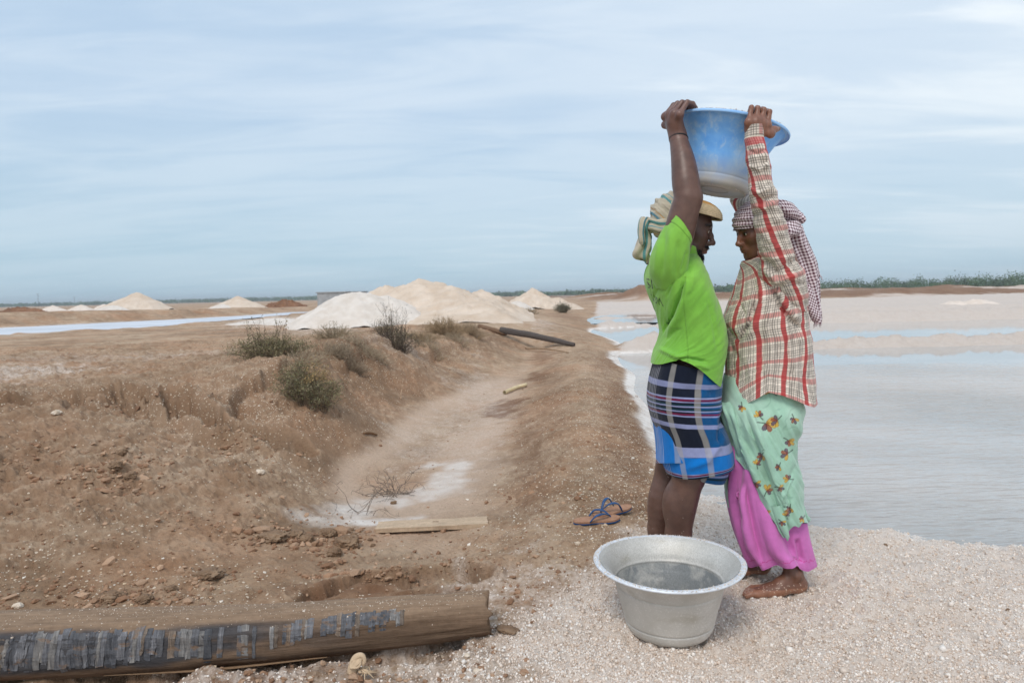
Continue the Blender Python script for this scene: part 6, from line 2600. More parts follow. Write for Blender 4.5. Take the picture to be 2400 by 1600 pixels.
    lo.crease([(1560, 1105), (1546, 1050), (1540, 1015)], 5, .010)
    lo.crease([(1670, 900), (1640, 935), (1560, 945)], 8, .003)
    col = lungi_col(lungi_q(lo), lo.t + .008 * fb2(lo.U * 4, lo.S * 4, 2, 433))
    lung = to_person(lo.obj('lungi', MAT['cloth'], None, col), body)
    li = Loft([(1530, 990, 1688, 990, .160), (1536, 1040, 1700, 1040, .160), (1538, 1084, 1704, 1096, .157), (1541, 1092, 1694, 1122, .150)], 120, 240)
    li.push(.004 * fb2(li.U * 8, li.S * 2, 3, 436))
    q = lungi_q(li)
    col = lungi_col(q, .86 + .14 * sstep(.35, 1.0, li.t))
    mk = (y_of(li) < 1086) | (x_of(li) > 1640)
    to_person(li.obj('inner_fold', MAT['cloth'], None, col, mk), lung)

    # straw hat
    n, k = 120, 60
    zz = np.linspace(0, 1, k)
    pr = np.array([(.0, .124), (.03, .123), (.055, .119), (.078, .110), (.095, .099), (.106, .085), (.110, .070), (.1105, .065), (.108, .064), (.104, .070)])
    pr = np.array(dense([tuple(a) for a in pr], .0025))
    th = np.linspace(0, 2 * np.pi, n, endpoint=False)
    rr = pr[:, 0][:, None] * (1 + .012 * fb2(np.cos(th)[None] * 3 + pr[:, 1][:, None] * 20, np.sin(th)[None] * 3 + 0 * pr[:, :1], 3, 440))
    coil = .0010 * np.sin(np.arange(len(pr)) * .0025 / .0062 * 2 * np.pi)[:, None]
    rr = rr + coil
    L3 = np.stack([rr * np.cos(th) * 1.06 + .002, rr * np.sin(th) * .90, np.broadcast_to(pr[:, 1][:, None], rr.shape) - .010], -1).reshape(-1, 3)
    Vh = HP(hf, L3[:, 0:1], L3[:, 1:2], L3[:, 2:3])
    base = C_(202, 182, 148)
    ring = np.repeat(np.sin(np.arange(len(pr)) * .0025 / .0062 * 2 * np.pi), n)
    col = base * (1 + .22 * ring[:, None]) * (1 + .10 * fb2(np.tile(th, len(pr)) * 26, np.repeat(np.arange(len(pr)), n) * .3, 2, 441))[:, None]
    band = np.exp(-((np.repeat(pr[:, 1], n) - .112) / .006) ** 2)
    col = mixa(col, C_(206, 144, 52), band * .85)
    hat = to_person(mobj('straw_hat', Vh, gridF(len(pr), n, True), MAT['straw'], None, True, col), body)

    # striped towel wound over the back of the head, knotted, its end hanging behind
    def towel_col(u, v):
        c = np.broadcast_to(C_(190, 180, 160), u.shape + (3,)) * (1 + .06 * fb2(u * 40, v * 40, 2, 445))[..., None]
        for a, wd, k_ in ((.0, .012, C_(74, 142, 146)), (.022, .005, C_(92, 150, 158)), (.047, .010, C_(70, 130, 150)), (.066, .0035, C_(212, 150, 74))):
            q = np.mod(u, .125)
            c = mixa(c, k_, np.clip((q - a) / .001, 0, 1) * np.clip((a + wd - q) / .001, 0, 1) * .9)
        return c
    m_, n = 120, 200
    ph, th = np.meshgrid(np.linspace(.02, 2.35, m_), np.linspace(0, 2 * np.pi, n, endpoint=False), indexing='ij')
    nx, ny, nz = np.sin(ph) * np.cos(th), np.sin(ph) * np.sin(th), np.cos(ph)
    sw = nx * .6 + nz * .8
    rad = 1 + .06 * fb2(sw * 7, ny * 3, 3, 446) + .016 * np.sin(sw * 22 + ny * 5 + 2 * fb2(nx * 3, ny * 3, 2, 447))
    L3 = np.stack([nx * .112 * rad - .038, ny * .088 * rad, nz * .098 * rad + .034], -1)
    mask = (L3[..., 0] < .012 - (L3[..., 2] - .05) * .35) & (L3[..., 2] > -.062)
    col = towel_col(sw * .11 + .008 * ny, ny * .1)
    Vt = HP(hf, L3.reshape(-1, 3)[:, 0:1], L3.reshape(-1, 3)[:, 1:2], L3.reshape(-1, 3)[:, 2:3])
    F = gridF(m_, n, True)
    F = F[mask.ravel()[F].all(1)]
    wrap = to_person(mobj('head_towel', Vt, F, MAT['cloth'], None, True, col.reshape(-1, 3)), body)

    def roll(name, rows, seed, m_=90, n=120, amp=.006, fr=26, off=0.0):
        l = Loft(rows, m_, n, 2.0)
        l.push(amp * fb2(l.U * fr, l.S * 9, 3, seed) + amp * .8 * np.sin(l.U * fr * 5.5 + fb2(l.S * 12, l.S * 0, 2, seed + 1) * 2))
        return to_person(l.obj(name, MAT['cloth'], None, towel_col(l.U + off, l.S)), wrap)
    roll('twist', [(1580, 505, 1600, 545, .035, DP - .03), (1560, 510, 1575, 556, .042, DP - .03), (1538, 512, 1548, 556, .038, DP - .02), (1520, 512, 1526, 545, .028, DP - .01), (1512, 520, 1516, 538, .016, DP)], 450, off=.02)
    roll('hanging_end', [(1510, 506, 1532, 520, .02, DP + .0), (1500, 512, 1528, 528, .026, DP), (1497, 528, 1520, 540, .026, DP), (1495, 552, 1524, 556, .026, DP + .01), (1490, 575, 1528, 572, .026, DP + .01), (1484, 590, 1524, 592, .026, DP + .01), (1489, 602, 1519, 606, .018, DP + .01), (1500, 606, 1514, 608, .008, DP + .01)], 454, off=.0)
    roll('hanging_fold', [(1504, 508, 1520, 510, .012, DP - .02), (1498, 520, 1514, 522, .018, DP - .02), (1496, 545, 1510, 545, .018, DP - .02), (1499, 565, 1512, 566, .016, DP - .02), (1502, 574, 1509, 576, .008, DP - .02)], 457, off=.045, amp=.003)
    roll('hanging_end', [(1500, 580, 1520, 585, .02, DP + .02), (1502, 592, 1524, 600, .022, DP + .02), (1508, 606, 1526, 614, .02, DP + .02), (1514, 618, 1524, 622, .012, DP + .02)], 459, off=.03, amp=.004)

    # black cord round the wrist
    T = (W(1591, 330, DP - .115) - W(1597, 372, DP - .145))
    T /= _len(T)
    c0 = W(1590.5, 327, DP - .112)
    A = np.cross(T, (0, 1, 0))
    A /= _len(A)
    Bv = np.cross(T, A)
    mb = MB()
    for dz in (0, .0032):
        t = np.linspace(0, 2 * np.pi, 40)
        P = c0 + T * dz + .0345 * (np.cos(t)[:, None] * A + np.sin(t)[:, None] * Bv) + T * (.004 * np.cos(t))[:, None]
        mb.add(*tubeVF(P, .0019, 8))
    e = W(1610, 334, DP - .145)
    mb.add(*tubeVF(spline([c0 + .034 * A * 0 + (W(1607, 331, DP - .14) - c0) * 1.0, W(1613, 342, DP - .15), W(1620, 350, DP - .15), W(1623, 356, DP - .15)], 12), .0016, 6))
    to_person(mb.build('wrist_cord', MAT['cord'], None), body)
    return body


def x_of(l):
    return l.px()[0]


def y_of(l):
    return l.px()[1]


GLYPH = {'S': ["0111", "1000", "1100", "0110", "0011", "0001", "1110"], 'I': ["1", "1", "1", "1", "1", "1", "1"], 'U': ["1001"] * 6 + ["0110"], 'M': ["10001", "11011", "10101", "10101", "10001", "10001", "10001"]}


def print_text(col, l, items):
    """letters printed flat on the cloth: (text, px, py of the top left corner, width, height, slant in degrees)"""
    x, y = l.px()
    for txt, x0, y0, wd, ht, sl in items:
        cols = []
        for ch in txt:
            g = np.array([[int(q) for q in r] for r in GLYPH[ch]])
            cols += [g, np.zeros((7, 1), int)]
        g = np.concatenate(cols[:-1], 1)
        a = R(sl)
        xx = (x - x0) * math.cos(a) - (y - y0) * math.sin(a) * -1
        yy = -(x - x0) * math.sin(a) * -1 + (y - y0) * math.cos(a)
        i = np.floor(yy / ht * 7).astype(int)
        j = np.floor(xx / wd * g.shape[1]).astype(int)
        ok = (i >= 0) & (i < 7) & (j >= 0) & (j < g.shape[1]) & (l.near > .02)
        v = np.zeros(x.shape)
        v[ok] = g[i[ok], j[ok]]
        col = mixa(col, C_(16, 24, 18), v * .92)
    return col


MAN = build_man()


# ---------------------------------------------------------------- the woman
def build_woman():
    B = Field((W(1690, 1420, DP)[0] - .22, DP - .42, -.06), (W(1935, 220, DP)[0] + .06, DP + .42, 2.02))
    hf = head_frame(W(1776, 541, DP), -1, R(14), R(-10), .90)
    B.ell(W(1806, 705, DP), (.105, .135, .17), None, .04)
    B.ell(W(1800, 830, DP), (.115, .130, .16), None, .06)
    B.ell(W(1795, 960, DP), (.110, .130, .14), None, .06)
    B.chain([W(1806, 640, DP), HP(hf, -.030, 0, -.07)], [.055, .046], .03)
    add_head(B, hf, True)
    # near leg and foot, far leg and foot
    sole = W(1845, 1404, DP - .11)
    zn = float(look(sole[0], sole[1])[0])
    a1 = np.array([W(1849, 1345, DP - .11)[0] + .012, DP - .11, zn + .09])
    B.chain([W(1795, 960, DP - .07), W(1790, 1130, DP - .08), W(1832, 1262, DP - .075), a1], [.080, .055, .032, .028], .03)
    foot(B, a1, (-1, -.10), zn + .001, .245, .98, 1)
    a2 = np.array([W(1772, 1320, DP + .07)[0], DP + .07, 0])
    z2 = float(look(a2[0], a2[1])[0])
    a2[2] = z2 + .09
    B.chain([W(1795, 960, DP + .06), W(1765, 1130, DP + .07), W(1766, 1250, DP + .07), a2], [.080, .055, .037, .029], .03)
    foot(B, a2, (-1, .06), z2 + .003, .240, .98, -1)
    # near (left) arm
    sh = W(1845, 628, DP - .13)
    el = W(1789, 462, DP - .225)
    wr = W(1768, 305, DP - .240)
    B.chain([sh, el], [.046, .034], .03)
    B.limb([el, W(1776, 380, DP - .235), wr], [.034, .031, .0255], .03)
    hand_on_rim(B, (-91, -85.5, -80, -74.5), wr + (0, .004, .006), .0092, .0045, knuck=(.254, -.036), pip=(.246, .014), dip=(.226, .022), tip=(.208, .006),
                thumb=[tub_pt(-71, .262, TUB_H - .066), tub_pt(-67.5, .254, TUB_H - .044), tub_pt(-62, .247, TUB_H - .034)])
    # far (right) arm
    sh2 = W(1835, 628, DP + .13)
    el2 = W(1748, 478, DP + .22)
    wr2 = tub_pt(62, .250, TUB_H - .11)
    B.chain([sh2, el2, wr2], [.048, .040, .026], .03)
    hand_on_rim(B, (50, 56, 62, 68), wr2, .0088, .0045, thumb=[tub_pt(46, .262, TUB_H - .062), tub_pt(41, .252, TUB_H - .036), tub_pt(37, .246, TUB_H - .022)])
    V, F = keep_largest(*B.mesh(1))
    P = to_local(hf, V)
    x, y, z = P.T
    skin = C_(124, 84, 66)
    col = np.broadcast_to(skin, V.shape) * (1 + .13 * fb3(V[:, 0] * 9, V[:, 1] * 9, V[:, 2] * 9, 3, 500))[:, None]
    inh = (np.abs(P) < .16).all(1) & (z > -.13)
    col = mixa(col, C_(116, 76, 58), inh * .6)
    col = mixa(col, C_(158, 108, 84), inh * np.exp(-(((x - .1) / .02) ** 2 + ((z + .02) / .03) ** 2 + (y / .014) ** 2)) * .5)
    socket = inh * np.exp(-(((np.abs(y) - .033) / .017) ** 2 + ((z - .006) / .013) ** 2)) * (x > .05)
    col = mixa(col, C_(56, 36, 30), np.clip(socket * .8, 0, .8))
    brow = inh * (x > .05) * np.exp(-((z - .025) / .0048) ** 2) * sstep(.010, .016, np.abs(y)) * (1 - sstep(.046, .054, np.abs(y)))
    col = mixa(col, C_(26, 19, 17), np.clip(brow, 0, .85))
    lid = inh * (x > .06) * np.exp(-((z - .0075) / .0022) ** 2) * sstep(.018, .022, np.abs(y)) * (1 - sstep(.043, .047, np.abs(y)))
    col = mixa(col, C_(18, 13, 12), np.clip(lid, 0, .9))
    lip = inh * (x > .078) * (np.exp(-((z + .0625) / .004) ** 2) * .8 + np.exp(-((z + .0735) / .005) ** 2)) * (1 - sstep(.014, .022, np.abs(y)))
    col = mixa(col, C_(124, 74, 66), np.clip(lip, 0, .8))
    line = inh * (x > .078) * np.exp(-((z + .0675) / .0016) ** 2) * (np.abs(y) < .022)
    col = mixa(col, C_(52, 28, 25), np.clip(line, 0, .85))
    col = mixa(col, C_(40, 22, 18), inh * np.exp(-(((x - .099) / .004) ** 2 + ((z + .0445) / .003) ** 2 + ((np.abs(y) - .008) / .004) ** 2)) * .9)
    ft = V[:, 2] < .16
    col = mixa(col, C_(108, 76, 62), ft * .6)
    col = mixa(col, C_(176, 126, 98), ft * (V[:, 2] < .028) * .45)
    rng = np.random.default_rng(32)
    sp = (V[:, 2] < .05) & (rng.uniform(size=len(V)) < .03)
    col[sp] = C_(206, 184, 164)
    hand = V[:, 2] > TUB_TOP[2] - .10
    # dark stripes on the near hand: shade between tendons put into the colour
    tendon_shade = hand * (V[:, 1] < DP - .19) * (.5 + .5 * np.sin(V[:, 0] * 2 * np.pi / .0155 + V[:, 2] * 30))
    col = mixa(col, C_(150, 106, 88), hand * .45)
    col = mixa(col, C_(96, 62, 50), tendon_shade * .30)
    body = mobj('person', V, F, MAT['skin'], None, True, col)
    tag(body, 'woman in red plaid shirt, checked headscarf and pink skirt, facing the man', 'person')
    add_eyes(hf, body, (30, 20, 16))

    # shirt
    g = Loft([(1738, 612, 1800, 602, .06), (1732, 634, 1846, 626, .135), (1716, 676, 1888, 684, .17), (1700, 722, 1895, 730, .18), (1691, 752, 1896, 768, .18),
              (1699, 792, 1904, 800, .175), (1697, 850, 1906, 850, .178), (1690, 904, 1906, 900, .184), (1686, 954, 1905, 938, .19)], 300, 480, 2.2)
    x, y = g.px()
    hz = sstep(.62, 1.0, g.t)
    lift = np.interp(x, [1690, 1728, 1763, 1800, 1835, 1870, 1904], [.0, .018, .044, .078, .062, .036, .0])
    g.V[..., 2] += hz * lift * np.clip(g.near * 1.4, 0, 1)
    g.push(.011 * fb2(g.U * 5 + g.S * 3, g.S * 3 - g.U * 1, 3, 510) + .0045 * fb2(g.U * 17 + g.S * 9, g.S * 5, 3, 511))
    for ln_, dp_ in (([(1778, 655), (1768, 715), (1745, 775), (1712, 830)], -.010), ([(1806, 660), (1836, 720), (1880, 775)], -.010), ([(1722, 690), (1745, 735), (1738, 790)], -.006), ([(1790, 790), (1784, 850), (1790, 905)], -.006),
                     ([(1845, 790), (1850, 850), (1846, 910)], -.007), ([(1880, 810), (1884, 880), (1886, 930)], -.006), ([(1715, 820), (1716, 880), (1708, 940)], -.008), ([(1748, 850), (1742, 910)], -.005), ([(1700, 760), (1728, 800)], -.006)):
        g.crease(ln_, 3.4, dp_)
    g.crease([(1765, 640), (1775, 700), (1758, 755), (1730, 800)], 8, -.012)
    g.crease([(1776, 650), (1786, 705), (1768, 762), (1738, 812)], 8, .008)
    g.crease([(1800, 660), (1830, 720), (1870, 775)], 10, -.012)
    g.crease([(1812, 655), (1842, 715), (1884, 765)], 9, .010)
    g.crease([(1790, 680), (1800, 740), (1795, 800)], 9, .006)
    g.crease([(1704, 800), (1730, 845), (1722, 900)], 8, -.008)
    g.crease([(1712, 760), (1745, 790)], 8, .007)
    g.crease([(1820, 790), (1828, 860), (1824, 915)], 8, -.005)
    g.crease([(1850, 800), (1862, 870), (1868, 930)], 9, .006)
    g.crease([(1752, 830), (1762, 900)], 7, .005)
    g.crease([(1700, 870), (1725, 925)], 7, -.006)
    g.crease([(1740, 690), (1712, 720)], 7, -.005)
    x, y = g.px()
    wob = .008 * fb2(g.U * 5, g.S * 5, 2, 512)
    col = plaid_shirt(g.U + .018 + wob + .030 * (1 - g.t) * np.sin(g.U * 5), g.S + wob * .6 + .02)
    shirt = to_person(g.obj('shirt', MAT['cloth'], None, col), body)

    # sleeves with cuffs
    def sleeve(rows, seed, uo, m_=260):
        l = Loft(rows, m_, 260, 2.0)
        wr_ = np.clip(l.t * 8 - .9, 0, 1)
        l.push(wr_ * (.0045 * fb2(l.U * 10 + l.S * 14, l.S * 26 - l.U * 8, 3, seed) + .0035 * fb2(l.U * 22, l.S * 34, 3, seed + 1)))
        return l
    s = sleeve([(1745, 297, 1790, 295, .039, DP - .240), (1745, 320, 1790, 319, .039, DP - .239), (1744, 326, 1791, 325, .037, DP - .239), (1747, 345, 1796, 345, .041, DP - .238), (1748, 375, 1801, 372, .045, DP - .236), (1751, 405, 1805, 402, .048, DP - .232), (1753, 432, 1813, 430, .052, DP - .228), (1755, 458, 1820, 458, .055, DP - .224),
                (1762, 490, 1829, 488, .060, DP - .214), (1769, 541, 1843, 533, .066, DP - .196), (1777, 596, 1858, 580, .074, DP - .172), (1778, 645, 1882, 636, .088, DP - .140), (1795, 690, 1892, 690, .10, DP - .105), (1820, 725, 1890, 730, .085, DP - .085)], 520, 0)
    s.crease([(1756, 462), (1790, 470), (1818, 456)], 5, -.010)
    s.crease([(1760, 478), (1795, 487), (1824, 470)], 5, .008)
    s.crease([(1755, 440), (1780, 452), (1815, 436)], 5, .007)
    s.crease([(1748, 350), (1775, 362), (1800, 348)], 4, -.006)
    s.crease([(1750, 385), (1780, 398), (1803, 384)], 4, .006)
    s.crease([(1790, 352), (1798, 380), (1796, 400)], 5, .007)
    s.crease([(1780, 600), (1820, 640), (1880, 600)], 8, -.014)
    s.crease([(1782, 622), (1825, 664), (1890, 630)], 7, .012)
    s.crease([(1800, 690), (1840, 660), (1888, 668)], 7, -.010)
    s.crease([(1765, 520), (1800, 560), (1840, 590)], 7, .005)
    col = plaid_shirt(s.U * 1.0 + .055 - .09 * (s.t - .4), s.S + .01)
    cuff = s.S < .042
    band_ = np.abs(s.S - .042) < .0022
    colc = plaid_shirt(s.S * 1.0 + .034, s.U)
    col = np.where(cuff[..., None], colc, col)
    col = mixa(col, C_(238, 228, 210), band_ * .8)
    redc = (s.S > .044) & (s.S < .072)
    col = mixa(col, C_(196, 62, 70), redc * .7)
    to_person(s.obj('sleeve', MAT['cloth'], None, col), shirt)
    # far sleeve, following the far arm
    A_, B_, D_ = sh2, el2, wr2
    Pth = spline(np.stack([A_, (A_ + B_) / 2, B_, (B_ + D_) / 2, D_]), 60)
    Vt, Ft = tubeVF(Pth, np.interp(np.linspace(0, 1, 60), [0, .5, 1], [.07, .056, .036]), 60, False)
    nz_ = 1 + .10 * fb2(Vt[:, 0] * 22, Vt[:, 2] * 22, 3, 530)
    ctr = np.repeat(Pth, 60, 0)
    Vt = ctr + (Vt - ctr) * nz_[:, None]
    uu = np.tile(np.linspace(0, 2 * np.pi, 60, endpoint=False), 60) * .05
    vv = np.repeat(np.concatenate([[0], np.cumsum(np.linalg.norm(np.diff(Pth, axis=0), axis=1))]), 60)
    to_person(mobj('sleeve', Vt, Ft, MAT['cloth'], None, True, plaid_shirt(uu, vv)), shirt)
    # collar
    cl = Loft([(1746, 640, 1800, 640, .07, DP), (1752, 612, 1800, 618, .066, DP), (1760, 596, 1806, 606, .064, DP), (1756, 600, 1810, 610, .070, DP), (1744, 622, 1812, 630, .078, DP), (1737, 640, 1815, 640, .084, DP)], 70, 160, 2.0)
    cl.push(.003 * fb2(cl.U * 18, cl.S * 12, 3, 533))
    to_person(cl.obj('collar', MAT['cloth'], None, plaid_shirt(cl.U + .04, cl.S + .03)), shirt)

    # pink underskirt
    PINK = C_(206, 116, 184)
    sk = Loft([(1715, 940, 1858, 940, .125), (1700, 1000, 1866, 1000, .155), (1700, 1083, 1868, 1083, .160), (1701, 1161, 1874, 1161, .160), (1719, 1241, 1886, 1236, .165), (1740, 1300, 1894, 1280, .170), (1754, 1328, 1898, 1298, .172)], 260, 520, 2.2)
    x, y = sk.px()
    hz = sstep(.80, 1.0, sk.t)
    drop = np.interp(x, [1750, 1790, 1830, 1865, 1880, 1898], [-.012, -.040, -.046, -.052, -.03, .0])
    sk.V[..., 2] -= hz * drop * np.clip(sk.near * 1.3, 0, 1)
    fl = .35 + .65 * sk.t
    q = sk.U + .05 * (sk.t - .5)
    sk.push(fl * (.017 * np.sin(q * 2 * np.pi / .115 + 2.2 * fb2(q * 4, sk.t * 1.5, 2, 540)) + .006 * fb2(q * 26, sk.t * 2, 3, 541)))
    sx, sy = sk.px()
    cover = sstep(0, 14, sx - np.interp(sy, [900, 995, 1041, 1073, 1116, 1188, 1239, 1275], [1640, 1650, 1712, 1720, 1755, 1789, 1821, 1846])) * (sy < 1225) * sstep(0, .1, sk.near) + (sk.near <= 0) * (sy < 1150)
    sk.push(-.024 * np.clip(cover, 0, 1) - .008 * sstep(.5, 1, np.cos(sk.th)) * (sy < 1180))
    sk.crease([(1742, 1120), (1756, 1190), (1770, 1255), (1790, 1330)], 7, -.020)
    sk.crease([(1728, 1110), (1738, 1190), (1752, 1260), (1768, 1325)], 10, .012)
    sk.crease([(1725, 1090), (1724, 1180), (1740, 1240)], 7, -.008)
    sk.crease([(1768, 1130), (1790, 1220), (1822, 1320)], 13, .010)
    sk.crease([(1808, 1190), (1840, 1260), (1866, 1310)], 8, -.008)
    sk.crease([(1868, 1260), (1880, 1320)], 6, -.018)
    x, y = sk.px()
    col = np.broadcast_to(PINK, sk.V.shape) * (1 + .07 * fb2(sk.U * 9, sk.t * 7, 4, 545))[..., None]
    dist_hem = (sk.S[-1:, :] - sk.S)
    st = np.abs(dist_hem - .030 - .0045 * np.abs(np.sin(sk.U * 2 * np.pi / .042))) < .0014
    st |= (np.abs(dist_hem - .036 - .004 * np.sin(sk.U * 2 * np.pi / .021)) < .0012) & (np.mod(sk.U, .042) < .016)
    col = mixa(col, C_(190, 44, 130), st * .8)
    col = mixa(col, C_(176, 92, 158), (np.abs(dist_hem - .006) < .0008) * .6)
    skirt = to_person(sk.obj('underskirt', MAT['thin'], None, col), body)

    # green printed sari wound over the underskirt
    GREEN = C_(160, 198, 176)
    sa = Loft([(1702, 880, 1862, 880, .145), (1692, 930, 1868, 925, .155), (1684, 965, 1872, 955, .172), (1688, 1000, 1868, 992, .176), (1702, 1083, 1866, 1050, .172), (1704, 1161, 1874, 1110, .170), (1722, 1241, 1878, 1175, .170), (1740, 1285, 1884, 1238, .172)], 300, 560, 2.2)
    # diagonal folds, falling from the front of the waist to the back of the hem
    x, y = sa.px()
    q = (x - 1690) * .80 - (y - 940) * .42
    w_ = .35 + .65 * sstep(930, 1010, y)
    sa.push(w_ * (.0115 * np.sin(q / 17 + 1.6 * fb2(x / 70, y / 110, 2, 550)) + .008 * fb2(q / 14, (x * .4 + y * .8) / 120, 3, 551)) * np.clip(sa.near * 2, .15, 1) + .009)
    sa.crease([(1752, 945), (1775, 1010), (1805, 1090), (1838, 1180), (1850, 1235)], 6, .018)
    sa.crease([(1742, 950), (1760, 1015), (1790, 1100), (1822, 1190), (1842, 1245)], 5, -.015)
    sa.crease([(1722, 960), (1735, 1030), (1770, 1110), (1812, 1200)], 6, .015)
    sa.crease([(1712, 960), (1718, 1020), (1740, 1080)], 6, -.009)
    sa.crease([(1870, 1080), (1845, 1150), (1850, 1225)], 7, -.008)
    sa.crease([(1862, 1100), (1838, 1160), (1846, 1230)], 5, .008)
    x, y = sa.px()
    left = np.interp(y, [900, 945, 995, 1041, 1073, 1116, 1188, 1239, 1275], [1650, 1650, 1650, 1712, 1720, 1755, 1789, 1821, 1846]) + 4 * fb2(y / 26, y * 0, 2, 553)
    low = np.interp(x, [1780, 1821, 1840, 1852, 1862, 1874, 1880], [1290, 1262, 1262, 1240, 1232, 1238, 1225])
    mask = np.where(sa.near > .02, (x > left) & (y < low), y < 1190)
    cl_ = fb2(sa.U * 9, sa.S * 9, 4, 555)
    vein = np.exp(-(fb2(sa.U * 13 + 5, sa.S * 13, 3, 556) / .05) ** 2)
    col = np.broadcast_to(GREEN, sa.V.shape) * (1 + .10 * cl_)[..., None]
    col = mixa(col, C_(92, 132, 114), vein * .35 * sstep(-.1, .4, cl_))
    col = mixa(col, C_(196, 220, 204), .4 * sstep(.2, .6, fb2(sa.U * 6 + 9, sa.S * 6, 3, 557)))
    col = flowers(col, x, y, sa.near)
    sari = to_person(sa.obj('sari', MAT['thin'], None, col, mask), skirt.parent)
    # the loose corner at the back and the bunched pleats below the shirt front
    def scrap(name, rows, seed, amp=.005):
        l = Loft(rows, 90, 140, 2.0)
        l.push(amp * fb2(l.U * 22, l.S * 6, 3, seed) + amp * .6 * np.sin(l.U * 150 + l.S * 10))
        xx, yy = l.px()
        c = np.broadcast_to(GREEN * .96, l.V.shape) * (1 + .12 * fb2(l.U * 14, l.S * 14, 3, seed + 1))[..., None]
        return to_person(l.obj(name, MAT['thin'], None, flowers(c, xx, yy, l.near)), sari)
    scrap('loose_corner', [(1868, 1150, 1880, 1150, .02, DP + .02), (1868, 1185, 1884, 1180, .03, DP + .01), (1870, 1205, 1891, 1198, .03, DP + .01), (1876, 1219, 1898, 1212, .02, DP + .01), (1886, 1223, 1899, 1217, .006, DP + .01)], 560, .003)
    scrap('loose_end', [(1806, 1185, 1830, 1180, .016, DP - .175), (1818, 1215, 1840, 1205, .018, DP - .18), (1829, 1240, 1846, 1230, .016, DP - .182), (1838, 1258, 1850, 1252, .012, DP - .182), (1844, 1267, 1848, 1266, .004, DP - .182)], 563, .002)
    scrap('front_pleats', [(1684, 940, 1712, 940, .04, DP - .03), (1680, 965, 1722, 960, .075, DP - .05), (1689, 1000, 1738, 1000, .080, DP - .05), (1703, 1030, 1745, 1040, .080, DP - .05), (1716, 1060, 1750, 1075, .07, DP - .05), (1728, 1085, 1752, 1100, .05, DP - .05)], 566, .007)

    # checked scarf: wound round the head, knotted behind, its ends down the back
    m_, n = 150, 260
    ph, th = np.meshgrid(np.linspace(.02, 2.30, m_), np.linspace(0, 2 * np.pi, n, endpoint=False), indexing='ij')
    nx, ny, nz = np.sin(ph) * np.cos(th), np.sin(ph) * np.sin(th), np.cos(ph)
    sw = nz - .35 * nx
    rad = 1 + .030 * fb2(sw * 6 + nx, ny * 2.2, 3, 570) + .022 * np.sin(sw * 24 + 2.5 * ny + 1.5 * fb2(nx * 2, ny * 2, 2, 571))
    L3 = np.stack([nx * .117 * rad - .012, ny * .092 * rad, nz * .098 * rad + .040], -1)
    edge = .026 + .006 * np.cos(ny * 3) - .02 * np.maximum(.02 - L3[..., 0], 0) * 30 * .25
    mask = (L3[..., 2] > edge - .0 * L3[..., 0]) | ((L3[..., 0] < -.005) & (L3[..., 2] > -.070))
    qv = L3.reshape(-1, 3)
    Vt = HP(hf, qv[:, 0:1], qv[:, 1:2], qv[:, 2:3])
    F = gridF(m_, n, True)
    F = F[mask.ravel()[F].all(1)]
    col = check(th * .105 + .3 * (nz - .2) * .03, (ph + .35 * nx) * .105)
    scarf = to_person(mobj('headscarf', Vt, F, MAT['cloth'], None, True, col.reshape(-1, 3)), body)

    def roll(name, rows, seed, m_=110, n=150, amp=.006, fr=20, rot=0, p=.0135):
        l = Loft(rows, m_, n, 2.0)
        l.push(amp * fb2(l.U * fr, l.S * 7, 3, seed) + amp * .7 * np.sin(l.U * fr * 6 + 2 * fb2(l.S * 10, l.S * 0, 2, seed + 1)))
        return to_person(l.obj(name, MAT['cloth'], None, check(l.U + rot * l.S, l.S - rot * l.U, p)), scarf)
    # rolls from the brow to the knot, the knot, the ends
    roll('wound_roll', [(1800, 466, 1822, 500, .05, DP - .03), (1822, 464, 1832, 512, .06, DP - .03), (1846, 470, 1850, 524, .055, DP - .02), (1866, 486, 1866, 530, .04, DP - .01), (1880, 500, 1876, 528, .02, DP)], 580, rot=.3)
    roll('wound_roll', [(1812, 520, 1828, 560, .05, DP - .04), (1832, 516, 1842, 562, .055, DP - .04), (1856, 516, 1860, 556, .045, DP - .03), (1874, 518, 1874, 545, .025, DP - .02)], 583, rot=-.3)
    roll('knot', [(1862, 500, 1872, 520, .016, DP - .03), (1868, 496, 1880, 526, .024, DP - .03), (1877, 497, 1886, 522, .022, DP - .03), (1883, 503, 1886, 514, .010, DP - .03)], 586, amp=.004, rot=.5)
    roll('hanging_end', [(1836, 540, 1880, 528, .030, DP - .02), (1842, 580, 1892, 566, .036, DP - .01), (1856, 620, 1908, 604, .038, DP + .01), (1868, 655, 1918, 643, .038, DP + .02), (1886, 690, 1921, 682, .034, DP + .03), (1894, 722, 1925, 716, .032, DP + .03), (1900, 742, 1924, 738, .026, DP + .03)], 590, 160, 170, .007)
    roll('hanging_end', [(1868, 560, 1886, 552, .02, DP + .05), (1880, 600, 1905, 592, .026, DP + .06), (1888, 630, 1915, 622, .026, DP + .06), (1898, 652, 1922, 648, .02, DP + .06)], 594, amp=.004)
    roll('hanging_end', [(1874, 670, 1896, 664, .02, DP - .0), (1879, 700, 1908, 694, .026, DP - .0), (1888, 725, 1916, 718, .026, DP + .0), (1900, 748, 1922, 742, .022, DP + .0), (1908, 760, 1924, 756, .014, DP + .0)], 598, amp=.006, rot=.8)
    rng = np.random.default_rng(41)
    mb = MB()
